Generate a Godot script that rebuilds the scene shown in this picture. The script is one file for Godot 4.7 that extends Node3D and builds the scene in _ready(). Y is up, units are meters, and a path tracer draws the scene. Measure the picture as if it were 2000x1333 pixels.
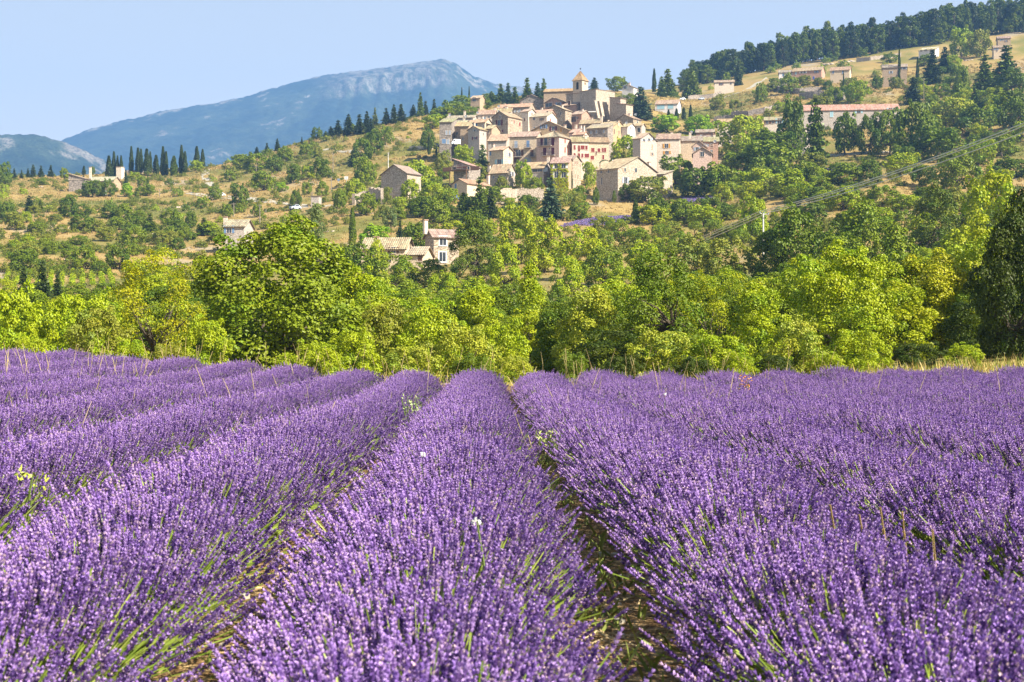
extends Node3D

# A lavender field below a hill village, with a hazy mountain behind. Metres, y up, the camera looks along -z.

var rng := RandomNumberGenerator.new()
var M := {}            # materials by name
var count := {}        # names used so far
var wob := FastNoiseLite.new()
var fine := FastNoiseLite.new()

# The lie of the land: heights at bearings (x per metre of distance) and distances from the field's near edge
const BEARINGS: Array = [-0.8999, -0.5399, -0.3600, -0.2700, -0.1980, -0.1440, -0.0900, -0.0360, 0.0180, 0.0720, 0.1260, 0.1800, 0.2340, 0.2880, 0.3600, 0.5399, 0.8999]
const DISTANCES: Array = [38.0, 46.0, 70.0, 110.0, 160.0, 230.0, 310.0, 390.0, 470.0, 550.0, 640.0, 760.0, 900.0, 1200.0, 2000.0, 3400.0]
const HEIGHTS: Array = [
	[-0.03, -0.19, -0.19, 0.83, 3.40, 8.37, 17.44, 28.56, 40.02, 51.51, 63.13, 67.87, 67.18, 63.21, 46.83, 41.87],
	[-0.03, -0.19, -0.31, 0.83, 3.40, 7.95, 17.44, 28.56, 40.86, 52.49, 64.28, 67.87, 67.18, 63.21, 46.83, 41.87],
	[0.04, -0.14, -0.44, 0.43, 2.82, 7.13, 16.33, 27.86, 40.02, 52.49, 65.43, 69.24, 67.18, 63.21, 46.83, 41.87],
	[-0.03, -0.24, -0.57, 0.23, 2.82, 7.54, 16.33, 27.16, 39.17, 52.49, 66.12, 70.60, 68.79, 67.52, 50.43, 41.87],
	[-0.13, -0.36, -0.57, 0.23, 2.82, 7.95, 16.88, 28.56, 41.70, 55.45, 71.63, 77.42, 76.87, 76.14, 54.02, 41.87],
	[-0.21, -0.44, -0.69, 0.23, 2.82, 8.37, 18.55, 31.36, 45.92, 61.37, 80.81, 91.05, 86.56, 84.76, 61.21, 41.87],
	[-0.27, -0.54, -0.74, 0.23, 3.11, 9.19, 20.22, 33.46, 49.29, 67.29, 88.84, 101.13, 99.47, 97.68, 75.59, 41.87],
	[-0.29, -0.57, -0.82, 0.23, 3.40, 10.02, 20.78, 34.86, 51.82, 70.84, 92.96, 112.84, 115.61, 114.91, 89.97, 41.87],
	[-0.32, -0.60, -0.82, 0.43, 3.69, 10.85, 21.90, 34.86, 51.82, 73.20, 97.55, 120.73, 131.73, 132.13, 104.34, 41.87],
	[-0.29, -0.57, -0.74, 0.63, 4.26, 11.67, 21.90, 33.46, 49.29, 72.22, 97.55, 122.91, 141.41, 149.34, 118.71, 41.87],
	[-0.24, -0.47, -0.57, 1.02, 4.84, 12.09, 21.90, 34.16, 50.98, 70.25, 92.96, 121.00, 151.07, 175.15, 140.26, 41.87],
	[-0.18, -0.41, -0.31, 1.42, 5.41, 12.91, 24.12, 37.66, 54.35, 74.19, 97.55, 127.26, 160.09, 192.34, 161.81, 41.87],
	[-0.13, -0.31, -0.06, 2.01, 5.99, 13.74, 25.79, 40.46, 57.72, 78.13, 102.13, 133.25, 168.47, 205.23, 176.16, 41.87],
	[-0.07, -0.17, 0.19, 2.41, 6.85, 14.57, 26.35, 41.16, 58.56, 80.10, 105.57, 137.33, 176.84, 218.11, 190.52, 41.87],
	[0.04, 0.03, 0.69, 3.40, 8.00, 15.81, 27.46, 42.56, 61.09, 83.06, 110.15, 144.13, 188.10, 233.14, 204.87, 41.87],
	[0.15, 0.22, 1.32, 4.39, 9.44, 17.87, 30.24, 46.05, 65.30, 87.98, 115.88, 150.92, 194.54, 243.87, 219.22, 41.87],
	[0.17, 0.39, 1.58, 4.78, 10.01, 18.70, 31.35, 47.45, 66.99, 89.95, 118.17, 153.64, 197.76, 248.16, 226.39, 41.87],
]
const MOUNTAIN: Array = [[-0.6827, 0.1053], [-0.4670, 0.1214], [-0.3592, 0.1250], [-0.3377, 0.1232], [-0.3179, 0.1246], [-0.3125, 0.1275], [-0.2927, 0.1347], [-0.2694, 0.1404], [-0.2406, 0.1469], [-0.2154, 0.1508], [-0.1903, 0.1555], [-0.1687, 0.1619], [-0.1508, 0.1669], [-0.1292, 0.1716], [-0.1077, 0.1744], [-0.0861, 0.1769], [-0.0718, 0.1794], [-0.0538, 0.1819], [-0.0481, 0.1827], [-0.0395, 0.1798], [-0.0330, 0.1748], [-0.0251, 0.1698], [-0.0108, 0.1651], [0.0000, 0.1637], [0.0180, 0.1619], [0.0359, 0.1590], [0.0718, 0.1519], [0.1796, 0.1304], [0.3593, 0.1053]]
const LOW_HILL: Array = [[-0.6824, 0.1375], [-0.4669, 0.1322], [-0.3592, 0.1300], [-0.3376, 0.1300], [-0.3197, 0.1264], [-0.3054, 0.1211], [-0.2874, 0.1124], [-0.2659, 0.1010], [-0.2444, 0.0902], [-0.2085, 0.0730]]

const ROADS: Array = [
	["gravel_track", "pale gravel track that climbs past the cypress row", 3.2, "gravel", [[-128.7, -601.0], [-125.8, -583.2], [-119.4, -558.2], [-110.3, -523.6], [-101.5, -491.2], [-94.6, -470.0]]],
	["country_road", "pale road across the slope below the cypress hill", 3.5, "gravel", [[-124.3, -516.3], [-111.0, -498.1], [-99.1, -479.5], [-87.1, -457.1], [-74.9, -433.9], [-61.8, -409.5], [-50.8, -392.7]]],
	["dirt_track", "white dirt track near the lone hillside trees", 3.0, "gravel", [[-77.8, -595.0], [-73.3, -583.2], [-69.1, -569.4], [-64.7, -562.6], [-59.2, -549.3]]],
	["hill_road", "pale road that climbs the slope above the village", 3.2, "gravel", [[102.7, -715.1], [116.2, -735.4], [128.1, -759.3], [138.4, -787.1], [146.7, -812.6]]],
	["lane", "grey lane under the dark roadside trees", 4.0, "gravel", [[99.1, -459.8], [104.1, -452.5], [110.1, -450.7], [116.8, -451.6], [124.1, -454.3]]],
]

const LAVENDER_ROWS: Array = [
	[-18.21, -36.5, -39.1, "twelfth lavender row left of the central row"],
	[-16.71, -32.8, -38.8, "eleventh lavender row left of the central row"],
	[-15.21, -29.0, -38.5, "tenth lavender row left of the central row"],
	[-13.71, -25.3, -38.1, "ninth lavender row left of the central row"],
	[-12.21, -21.5, -37.8, "eighth lavender row left of the central row"],
	[-10.71, -17.8, -37.4, "seventh lavender row left of the central row"],
	[-9.21, -14.0, -37.0, "sixth lavender row left of the central row"],
	[-7.71, -10.3, -36.7, "fifth lavender row left of the central row"],
	[-6.21, -6.5, -36.4, "fourth lavender row left of the central row"],
	[-4.71, -2.8, -36.0, "third lavender row left of the central row"],
	[-3.21, -2.6, -36.0, "second lavender row left of the central row"],
	[-1.71, -2.6, -36.0, "lavender row just left of the central row, beside a strip of bare soil"],
	[-0.21, -2.6, -36.0, "central lavender row pointing straight at the village"],
	[1.39, -2.6, -36.0, "lavender row just right of the central row, behind the shaded furrow"],
	[2.89, -2.6, -36.0, "second lavender row right of the central row, with green stems along its shaded flank"],
	[4.39, -2.6, -36.0, "third lavender row right of the central row"],
	[5.89, -5.7, -36.0, "fourth lavender row right of the central row"],
	[7.39, -9.5, -36.0, "fifth lavender row right of the central row"],
	[8.89, -13.2, -36.0, "sixth lavender row right of the central row"],
	[10.39, -17.0, -36.0, "seventh lavender row right of the central row"],
	[11.89, -20.7, -36.0, "eighth lavender row right of the central row"],
	[13.39, -24.5, -36.0, "ninth lavender row right of the central row"],
	[14.89, -28.2, -36.0, "tenth lavender row right of the central row"],
	[16.39, -32.0, -36.0, "eleventh lavender row right of the central row"],
]

const HOUSES: Array = [
	["villa", "small villa with an arched window behind two thin cypresses", "house", -15.37, -644.05, -0.3491, 4.45, 7.00, 93.03, 100.76, "x", 1.61, "tan", 0, "", [["f", -0.49, -0.54, 1.60, 1.80, "window", ""]], [], ""],
	["house", "long grey house with a blue chair on its balcony under the bell tower", "house", 19.84, -592.80, -0.5236, 8.15, 11.00, 82.17, 90.91, "z", 1.88, "rose", 0, "village houses", [["f", -2.15, -1.00, 3.00, 1.60, "window", ""], ["f", 2.41, -0.92, 1.20, 1.30, "window", "blue"]], [[-2.00, 0.00, 1.20], [2.00, -2.00, 1.00]], ""],
	["house", "brown fronted house with one tall shutter and a bright rear face", "house", 26.24, -584.16, -0.6109, 6.92, 10.20, 79.83, 88.45, "x", 2.35, "rose", 0, "village houses", [["f", 0.01, 0.51, 1.10, 2.60, "window", "brown"], ["r", -3.94, -0.69, 0.70, 2.60, "window", ""], ["r", -2.23, -0.48, 0.70, 2.60, "window", ""], ["r", -0.51, -0.27, 0.70, 2.60, "window", ""], ["r", 1.22, -0.06, 0.70, 2.60, "window", ""], ["r", 2.96, 0.16, 0.70, 2.60, "window", ""]], [], ""],
	["house", "low brown house with a dark archway behind the white awning", "house", 34.86, -577.81, -0.5236, 5.54, 5.59, 78.30, 86.00, "x", 1.29, "tan", 0, "village houses", [["f", -0.45, -1.00, 2.00, 2.00, "door", ""], ["r", -0.01, -1.09, 0.80, 1.00, "window", ""]], [], ""],
	["house", "stone gabled house with a bright side wall below the choir", "house", 46.26, -564.92, -0.6109, 7.94, 6.45, 73.52, 80.33, "z", 1.83, "stone", 0, "village houses", [["f", 0.95, -1.17, 0.70, 0.90, "window", ""], ["r", -0.01, -1.04, 0.80, 1.20, "window", ""]], [[1.00, 1.00, 0.90]], ""],
	["house", "plain tan gable with a bright strip of wall below the brown fronted house", "house", 18.35, -570.90, -0.5236, 9.73, 5.70, 76.62, 84.62, "z", 2.24, "stone", 0, "village houses", [], [[-2.00, -1.00, 0.80], [3.00, 2.00, 0.80]], ""],
	["house", "brown walled house with a dark open doorway", "house", 27.47, -564.34, -0.5585, 4.39, 7.49, 74.78, 82.13, "x", 1.72, "rose", 0, "village houses", [["f", -1.27, -1.95, 2.20, 2.20, "door", ""]], [[1.00, 1.00, 0.80]], ""],
	["house", "wide low tiled house at the back of the village on the west", "house", 1.79, -578.11, -0.3142, 13.65, 8.40, 77.99, 86.73, "x", 1.93, "stone", 0, "village houses", [["f", -3.77, -0.13, 0.80, 0.90, "window", ""]], [[2.00, 0.00, 0.90], [-5.00, 0.00, 0.80]], ""],
	["house", "grey walled house on the slope west of the church", "house", 8.78, -603.17, -0.2443, 10.42, 3.94, 85.95, 93.70, "z", 2.40, "grey_stone", 0, "village houses", [], [[-2.00, 0.00, 0.80]], ""],
	["house", "brown tiled house with satellite dishes behind the tall stone house", "house", -4.01, -558.57, -0.2618, 8.30, 3.09, 73.16, 82.35, "x", 1.60, "grey_stone", 0, "village houses", [], [[2.00, 0.00, 0.90]], ""],
	["house", "cream house with a short white wall and tiled roof above the ochre gable", "house", 6.31, -548.10, -0.5585, 3.22, 5.31, 70.87, 80.95, "x", 1.22, "pale", 0, "village houses", [["f", 0.00, -3.20, 0.70, 1.20, "window", "brown"], ["r", -0.01, -0.65, 0.80, 0.80, "window", ""]], [], ""],
	["house", "long white house with a red shuttered window among the upper roofs", "house", 12.01, -547.46, -0.5236, 7.59, 8.24, 70.14, 78.76, "x", 1.89, "pale", 0, "village houses", [["f", -1.77, -0.77, 0.80, 1.00, "window", ""], ["f", 1.57, -1.20, 0.80, 1.00, "window", "brown"], ["r", -1.26, -1.40, 0.80, 1.40, "window", "red"]], [[2.00, 0.00, 0.90]], ""],
	["house", "low rose tiled house behind the long white house", "house", 11.62, -557.12, -0.4363, 9.14, 7.03, 72.96, 81.57, "x", 1.62, "rose", 0, "village houses", [], [[0.00, 0.00, 1.00]], ""],
	["house", "tall narrow stone house with maroon shutters and a bright side wall", "house", -1.73, -513.83, -0.5760, 6.81, 9.48, 60.64, 73.74, "z", 2.10, "stone", 0, "village houses", [["f", -0.32, -2.09, 1.30, 2.00, "window", "maroon"], ["f", 0.12, -5.04, 1.20, 0.80, "window", "maroon"], ["f", 0.01, 0.08, 0.60, 0.80, "window", ""], ["r", -0.71, -1.54, 0.60, 1.30, "window", "red"], ["r", 3.03, -2.02, 1.00, 1.60, "window", "red"]], [[0.00, -2.00, 1.00]], ""],
	["house", "cream house with one blue shutter left of the tall stone house", "house", -11.58, -515.96, -0.5236, 7.13, 5.03, 61.28, 72.29, "x", 1.50, "cream", 0, "village houses", [["f", 0.01, -0.67, 0.80, 1.30, "window", "blue"], ["f", 2.92, -1.61, 0.50, 1.30, "window", ""]], [[1.00, 0.00, 1.00], [-3.00, 0.00, 0.80]], ""],
	["house", "dark roofed long house at the western back of the village", "house", -18.95, -541.54, -0.2094, 10.57, 5.00, 67.05, 77.62, "x", 1.15, "grey", 2, "village houses", [], [[-5.00, 0.00, 0.70], [1.00, 0.00, 1.40]], ""],
	["house", "pale tiled house in front of the dark roofed long house", "house", -20.79, -531.33, -0.2618, 8.55, 4.61, 64.47, 74.12, "x", 1.20, "white", 0, "village houses", [["f", -1.88, -0.35, 0.70, 0.60, "window", ""]], [[3.00, 0.00, 1.20]], ""],
	["house", "wide tiled house with two round dishes in the western rows", "house", -9.30, -534.38, -0.2094, 6.48, 3.50, 66.41, 78.10, "x", 1.60, "pale", 0, "village houses", [], [[3.00, 0.00, 1.10]], ""],
	["house", "grey gable house with three blue shuttered windows and a white porch", "house", -22.20, -494.31, -0.1745, 4.33, 8.00, 55.15, 69.24, "m", 2.40, "grey_stone", 0, "village houses", [["f", 0.36, -3.65, 0.70, 1.50, "window", "greyblue"], ["f", 1.53, -3.67, 0.70, 1.50, "window", "greyblue"], ["f", -0.54, -6.61, 1.40, 1.60, "door", "blue"], ["f", 0.90, -6.82, 1.00, 1.60, "door", "greyblue"]], [], ""],
	["house", "rubble stone house with a small window above the parked white van", "house", -17.99, -498.28, -0.3491, 3.07, 8.00, 56.47, 68.38, "x", 1.84, "rubble", 0, "village houses", [["f", 0.38, -2.43, 0.90, 1.10, "window", ""], ["f", 0.77, -4.92, 1.60, 1.30, "window", "greyblue"]], [], ""],
	["house", "plain tan corner house like a blunt tower beside the vine", "house", -15.28, -492.24, -0.2618, 2.93, 8.00, 55.25, 67.57, "x", 1.84, "tan", 0, "village houses", [["f", -0.55, -4.31, 0.50, 1.20, "window", ""]], [], ""],
	["house", "grey gabled house half hidden by a climbing vine", "house", -11.89, -487.11, -0.5585, 4.60, 4.46, 54.48, 65.99, "z", 1.20, "grey", 0, "village houses", [["f", 0.42, -0.39, 0.60, 0.70, "window", "greyblue"], ["f", 0.42, -3.00, 1.00, 1.00, "window", "maroon"], ["r", 0.31, -1.46, 0.50, 0.80, "window", ""]], [[0.00, 2.00, 0.90]], ""],
	["house", "blank tan house wedged between the vine house and the tall stone house", "house", -6.82, -499.72, -0.4363, 2.58, 7.00, 57.48, 67.76, "x", 1.61, "tan", 0, "village houses", [["f", 0.10, -1.18, 0.40, 1.20, "window", ""]], [], ""],
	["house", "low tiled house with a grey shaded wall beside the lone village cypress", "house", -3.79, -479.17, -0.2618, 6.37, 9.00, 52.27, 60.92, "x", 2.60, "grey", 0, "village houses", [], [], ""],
	["house", "ochre gabled house with blue, maroon and orange shutters", "house", 14.57, -493.67, -0.3491, 14.61, 11.00, 54.00, 65.91, "z", 3.36, "ochre", 0, "village houses", [["f", -1.91, 1.64, 1.20, 1.40, "window", "blue"], ["f", 1.52, 0.79, 1.20, 1.40, "window", "maroon"], ["f", 4.37, 0.13, 0.70, 1.50, "window", "orange"], ["f", -5.25, 1.45, 0.80, 0.50, "window", ""]], [[4.00, 0.00, 1.20], [7.00, -3.00, 1.60]], ""],
	["house", "low house with a dark loft opening right of the ochre gable", "house", 22.15, -479.65, -0.5236, 2.89, 6.77, 51.10, 63.90, "x", 1.56, "pink", 0, "village houses", [["r", -1.89, -1.54, 1.00, 1.50, "window", "brown"], ["r", 1.11, -1.38, 0.90, 1.70, "window", "brown"]], [[1.00, 0.00, 1.20]], ""],
	["hotel", "cream three storey hotel with four small iron balconies", "hotel", 4.59, -459.44, -0.2443, 8.91, 9.00, 47.30, 59.71, "x", 2.07, "cream", 0, "", [["f", -2.43, -0.24, 0.50, 0.60, "window", ""], ["f", -2.26, -2.40, 1.00, 2.20, "balcony", "greyblue"], ["f", 1.69, -2.36, 1.00, 2.20, "balcony", "blue"], ["f", -1.59, -5.20, 1.60, 2.20, "balcony", "brown"], ["f", 2.95, -5.33, 1.10, 2.20, "balcony", "brown"], ["f", -2.09, -7.31, 2.00, 1.90, "door", "brown"], ["f", 1.61, -7.57, 2.00, 1.60, "door", "greyblue"]], [[-3.00, -1.00, 0.80]], ""],
	["hotel", "pink hotel with maroon shutters and one long balcony per floor", "hotel", 13.44, -449.88, -0.5236, 8.02, 8.95, 44.42, 58.43, "h", 2.20, "pink", 0, "", [["f", -2.17, -1.37, 0.90, 2.40, "longbalcony", "maroon"], ["f", -0.71, -1.46, 1.10, 2.40, "window", "dark"], ["f", 1.84, -1.62, 1.20, 2.40, "window", "maroon"], ["f", 0.66, -0.82, 0.50, 0.50, "window", ""], ["f", -1.08, -4.48, 1.20, 2.40, "longbalcony", "maroon"], ["f", 1.84, -4.65, 1.20, 2.40, "window", "maroon"], ["f", 0.66, -3.62, 0.50, 0.50, "window", ""], ["r", -0.55, -0.93, 0.80, 1.50, "window", "red"], ["r", 2.91, -0.55, 0.80, 1.50, "window", "red"], ["r", -0.55, -3.89, 0.80, 1.80, "window", "red"], ["r", 3.26, -3.50, 0.80, 1.80, "window", "red"]], [[0.00, 0.00, 0.80]], ""],
	["house", "white house with four rows of red shutters beside the pink hotel", "house", 21.32, -452.36, 0.0524, 5.17, 9.00, 44.09, 57.18, "x", 2.07, "pale", 0, "village houses", [["f", -1.86, -1.79, 0.60, 1.40, "window", "red"], ["f", -0.48, -2.11, 0.70, 1.90, "window", "red"], ["f", 0.65, -1.78, 1.20, 1.20, "window", "red"], ["f", 1.86, -1.85, 0.70, 1.30, "window", "red"], ["f", -1.85, -4.20, 0.60, 1.20, "window", "red"], ["f", -0.48, -4.52, 0.70, 1.70, "window", "red"], ["f", 0.57, -4.35, 0.60, 1.20, "window", "red"], ["f", 2.02, -4.34, 1.40, 1.20, "window", "red"]], [[2.00, 1.50, 1.00]], ""],
	["house", "stone fronted house with scattered red shutters right of the white house", "house", 27.20, -454.33, 0.0524, 6.41, 9.00, 43.99, 57.26, "x", 2.07, "cream", 0, "village houses", [["f", -1.91, -2.45, 1.10, 1.30, "window", "red"], ["f", 0.04, -2.52, 0.90, 1.20, "window", "red"], ["f", 1.26, -2.43, 0.60, 1.30, "window", "red"], ["f", 1.99, -2.43, 0.70, 1.30, "window", "red"], ["f", -0.85, -3.41, 0.50, 1.10, "window", "brown"], ["f", -2.07, -4.87, 1.10, 1.20, "window", "red"], ["f", 1.42, -4.69, 0.60, 1.40, "window", "red"]], [], ""],
	["house", "cream house with small windows behind the red shuttered houses", "house", 22.74, -470.60, -0.5236, 3.98, 3.71, 48.84, 62.18, "x", 1.00, "pale", 0, "village houses", [["r", -0.38, -0.84, 0.90, 1.40, "window", "brown"]], [[1.00, 0.00, 1.60]], ""],
	["house", "dark rubble walled house with a green tree at its foot", "house", 31.15, -504.18, -0.4363, 7.93, 5.52, 56.56, 68.66, "m", 2.20, "grey_stone", 0, "village houses", [["r", 0.24, -2.16, 0.50, 1.60, "window", ""]], [], ""],
	["house", "amber fronted house under a row of roof dishes", "house", 36.96, -525.96, -0.5760, 6.21, 10.17, 62.36, 71.90, "x", 2.34, "ochre", 0, "village houses", [["f", 0.76, -0.01, 0.60, 0.80, "window", ""], ["r", -3.92, -1.92, 0.70, 2.00, "window", "brown"], ["r", -0.43, -1.91, 0.70, 1.60, "window", "brown"]], [[-1.00, 0.00, 1.10], [3.00, 1.00, 0.90]], ""],
	["house", "narrow cream house with its bright side to the sun below the stone gable", "house", 43.13, -527.66, -0.5760, 2.99, 6.79, 63.32, 72.26, "x", 1.56, "white", 0, "village houses", [["r", -1.41, -0.34, 0.70, 1.00, "window", ""]], [], ""],
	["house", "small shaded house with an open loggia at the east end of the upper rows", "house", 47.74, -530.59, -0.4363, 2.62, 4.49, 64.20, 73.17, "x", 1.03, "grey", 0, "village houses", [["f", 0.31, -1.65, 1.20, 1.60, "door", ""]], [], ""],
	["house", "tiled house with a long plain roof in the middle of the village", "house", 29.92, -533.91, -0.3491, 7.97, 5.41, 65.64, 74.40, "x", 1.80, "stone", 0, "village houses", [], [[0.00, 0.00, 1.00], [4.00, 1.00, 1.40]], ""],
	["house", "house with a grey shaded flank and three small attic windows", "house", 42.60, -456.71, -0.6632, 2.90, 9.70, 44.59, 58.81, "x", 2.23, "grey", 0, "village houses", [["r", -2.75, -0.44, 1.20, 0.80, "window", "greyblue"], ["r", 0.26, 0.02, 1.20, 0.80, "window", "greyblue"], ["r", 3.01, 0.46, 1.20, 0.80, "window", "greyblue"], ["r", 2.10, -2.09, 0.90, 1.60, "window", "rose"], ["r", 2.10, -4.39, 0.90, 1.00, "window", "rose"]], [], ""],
	["house", "white fronted house with orange shutters and a long tiled roof", "house", 51.45, -467.47, -0.1396, 7.44, 10.00, 47.46, 59.91, "x", 2.30, "pale", 0, "village houses", [["f", -0.57, -2.25, 1.10, 1.40, "window", "orange"], ["f", -0.40, -4.41, 1.10, 1.00, "window", "orange"]], [[-3.00, 1.00, 0.90], [1.00, 0.00, 1.40], [7.00, 0.00, 1.20]], ""],
	["house", "long low tiled house with a white roof dish east of the orange shutters", "house", 62.10, -479.36, -0.1745, 10.67, 9.00, 51.13, 60.92, "x", 2.07, "cream", 0, "village houses", [["f", -0.92, -0.20, 0.90, 0.70, "window", ""], ["f", 1.11, -1.10, 0.70, 0.70, "window", ""]], [[6.00, 1.00, 1.00]], ""],
	["house", "small rose house above the long low tiled house", "house", 67.21, -495.47, -0.1745, 5.97, 6.00, 55.59, 66.00, "x", 1.38, "rose", 0, "village houses", [], [[5.00, 0.00, 0.90]], ""],
	["house", "rose gabled house with an arched window among the eastern roofs", "house", 59.39, -450.78, -0.1745, 3.98, 9.00, 45.00, 55.65, "z", 1.70, "pink", 0, "village houses", [["f", -0.55, -0.91, 0.90, 1.10, "window", "greyblue"]], [], ""],
	["house", "blank rose house with two satellite dishes on its wall", "house", 63.84, -456.26, -0.1396, 4.34, 8.00, 46.75, 57.84, "x", 1.84, "rose", 0, "village houses", [["f", 0.08, -0.77, 0.80, 1.00, "window", ""]], [], ""],
	["house", "pale pink gabled house with one two paned window at the eastern edge", "house", 56.88, -424.84, -0.1396, 5.54, 9.00, 39.44, 50.38, "z", 1.80, "pink", 0, "village houses", [["f", -0.07, -0.26, 1.10, 1.40, "window", ""], ["f", 2.62, 0.45, 0.70, 0.90, "window", ""]], [], ""],
	["house", "cream gabled house with blue shutters standing below the hotels", "house", -3.28, -435.65, -0.5760, 5.05, 5.42, 42.79, 52.86, "x", 1.30, "cream", 0, "village houses", [["f", 1.03, -3.63, 1.40, 1.50, "window", "paleblue"], ["f", -2.15, -0.94, 0.60, 1.30, "window", "blue"], ["r", 0.70, -1.22, 0.90, 1.40, "window", "greyblue"], ["r", 0.56, 0.64, 0.40, 0.60, "window", "red"], ["r", 0.70, -3.87, 0.90, 1.60, "door", "offwhite"]], [[-3.00, 0.00, 0.80]], ""],
	["house", "low stone house with a broad tiled roof below the cream gabled house", "house", -2.66, -411.75, -0.5236, 5.81, 5.30, 37.77, 43.57, "x", 2.60, "rubble", 0, "village houses", [["r", 0.58, -0.30, 1.00, 1.20, "window", "greyblue"]], [[-4.00, 1.00, 0.90]], ""],
	["house", "dark gabled house with a wooden balcony on posts", "house", -13.15, -417.02, -0.3840, 4.55, 9.00, 38.52, 46.05, "n", 2.00, "grey_stone", 0, "village houses", [["f", -0.48, -0.33, 1.60, 1.00, "window", "red"], ["f", 1.30, -0.40, 1.40, 1.00, "window", "red"], ["f", 0.00, -1.09, 5.50, 1.20, "deck", "brown"]], [], ""],
	["house", "pale house with two blank sunlit walls behind the fir trees", "house", -11.29, -393.72, -0.6632, 5.49, 10.22, 33.72, 38.45, "z", 1.40, "cream", 0, "village houses", [["f", -1.27, -0.61, 0.70, 1.40, "window", "blue"], ["r", 3.30, -0.78, 0.60, 1.00, "window", ""]], [[2.00, -5.00, 1.60]], ""],
	["house", "house wrapped in yellow green creeper with white shutters", "house", 14.78, -418.92, -0.2094, 5.14, 8.98, 37.96, 46.86, "x", 2.06, "tan", 0, "village houses", [["f", -0.83, -0.82, 1.20, 1.40, "window", "offwhite"], ["f", 1.14, -0.86, 1.20, 1.40, "window", "offwhite"], ["f", -0.90, -3.34, 1.20, 1.80, "window", "offwhite"], ["f", 1.21, -3.39, 1.20, 1.80, "window", "offwhite"]], [[-4.00, 1.00, 1.00]], "ivy"],
	["house", "sunlit house with a tiled roof joined to the creeper clad house", "house", 17.28, -423.43, -0.5585, 4.53, 5.25, 38.99, 48.43, "x", 1.60, "stone", 0, "village houses", [["r", 0.14, -0.65, 0.60, 1.00, "window", "brown"], ["r", -1.09, -0.76, 0.60, 1.00, "window", "brown"]], [], ""],
	["house", "low terrace house with an awning left of the creeper clad house", "house", 7.53, -422.90, -0.3491, 6.70, 8.00, 39.42, 45.80, "x", 2.20, "grey", 0, "village houses", [["f", 1.44, -0.53, 3.00, 1.20, "window", "greyblue"]], [], ""],
	["stone_barn", "big two storey stone barn standing alone at the foot of the village", "barn", 31.96, -396.42, -0.8203, 8.07, 16.01, 32.31, 42.62, "x", 3.60, "rubble", 0, "", [["f", -2.09, -0.37, 0.80, 1.30, "window", ""], ["f", 0.61, -0.50, 0.70, 1.30, "window", ""], ["f", -1.99, -3.19, 0.50, 2.00, "window", ""], ["r", -5.12, -0.35, 0.80, 1.00, "window", "tan"], ["r", -0.74, -0.11, 1.00, 1.20, "window", ""], ["r", -4.91, -3.14, 1.20, 1.70, "window", "greyblue"]], [[2.00, -7.00, 1.40]], ""],
	["shed", "lean to stone shed with a tiled roof against the barn", "shed", 41.78, -403.68, -0.6981, 5.91, 4.65, 34.62, 42.17, "m", 1.40, "rubble", 0, "", [], [], ""],
	["barn", "old stone barn with a blank gable on the golden western slope", "barn", -30.96, -397.14, -0.5585, 8.99, 6.51, 33.55, 41.64, "z", 2.60, "rubble", 0, "", [], [], ""],
	["farmhouse", "stone farmhouse with a red tiled roof and white framed windows", "house", -11.87, -240.71, -1.1170, 3.79, 4.58, 9.82, 15.28, "z", 1.30, "stone", 0, "", [["r", -0.62, -0.69, 1.20, 1.50, "framed", ""], ["r", -0.71, -3.39, 1.20, 1.60, "framed", ""]], [[0.00, 3.00, 1.40]], ""],
	["house", "low cream house with a pinkish tiled roof half hidden by trees", "house", -21.00, -240.86, -0.1047, 7.34, 9.00, 8.87, 13.13, "x", 2.07, "cream", 0, "", [["f", 1.77, -0.24, 0.80, 1.00, "window", "brown"]], [[-2.00, 0.00, 0.80]], ""],
	["outbuilding", "small cream outbuilding with a tiled roof beside the stone farmhouse", "outbuilding", -15.08, -235.19, -0.2094, 2.43, 6.00, 8.93, 12.01, "x", 1.38, "cream", 0, "", [["f", 0.69, -0.50, 0.80, 1.20, "door", "brown"]], [], ""],
	["house", "small grey house with one blue shutter on the lower western slope", "house", -58.25, -303.70, -0.1047, 4.21, 7.00, 14.81, 21.02, "x", 1.61, "grey", 0, "", [["f", -1.11, -0.63, 1.00, 1.60, "window", "blue"]], [[-3.00, 0.00, 0.80]], ""],
	["farmhouse", "farmhouse with a tall white chimney wall below the cypress row", "house", -158.57, -524.81, -0.1047, 6.41, 9.00, 46.51, 52.70, "n", 2.00, "grey_stone", 0, "", [], [[3.20, 0.00, 3.20]], ""],
	["house", "low house with a terracotta roof hidden behind dark trees", "house", -151.04, -526.65, -0.1396, 9.89, 8.00, 46.85, 52.14, "x", 1.84, "tan", 0, "", [], [], ""],
	["chapel", "small pale stone tomb house among the cypresses", "tomb", -164.48, -597.68, -0.1745, 2.29, 3.00, 59.11, 65.10, "f", 0.30, "pale", 0, "", [], [], ""],
	["house", "blue shuttered white cottage in the trees right of the church", "house", 57.58, -694.23, -0.4363, 6.07, 6.51, 106.71, 113.70, "z", 1.50, "white", 0, "", [["f", -1.45, 0.06, 0.90, 1.20, "window", "paleblue"], ["f", 1.19, 0.62, 0.60, 0.70, "window", ""]], [[0.00, 1.00, 1.20]], ""],
	["house", "low white building with a pale pink tiled roof right of the church", "house", 70.96, -646.63, -0.2618, 10.19, 11.00, 92.49, 98.24, "x", 2.53, "white", 0, "", [["f", -2.54, -1.31, 3.40, 2.00, "door", "aqua"], ["f", 1.86, -1.25, 2.60, 2.00, "door", "aqua"]], [], ""],
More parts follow.
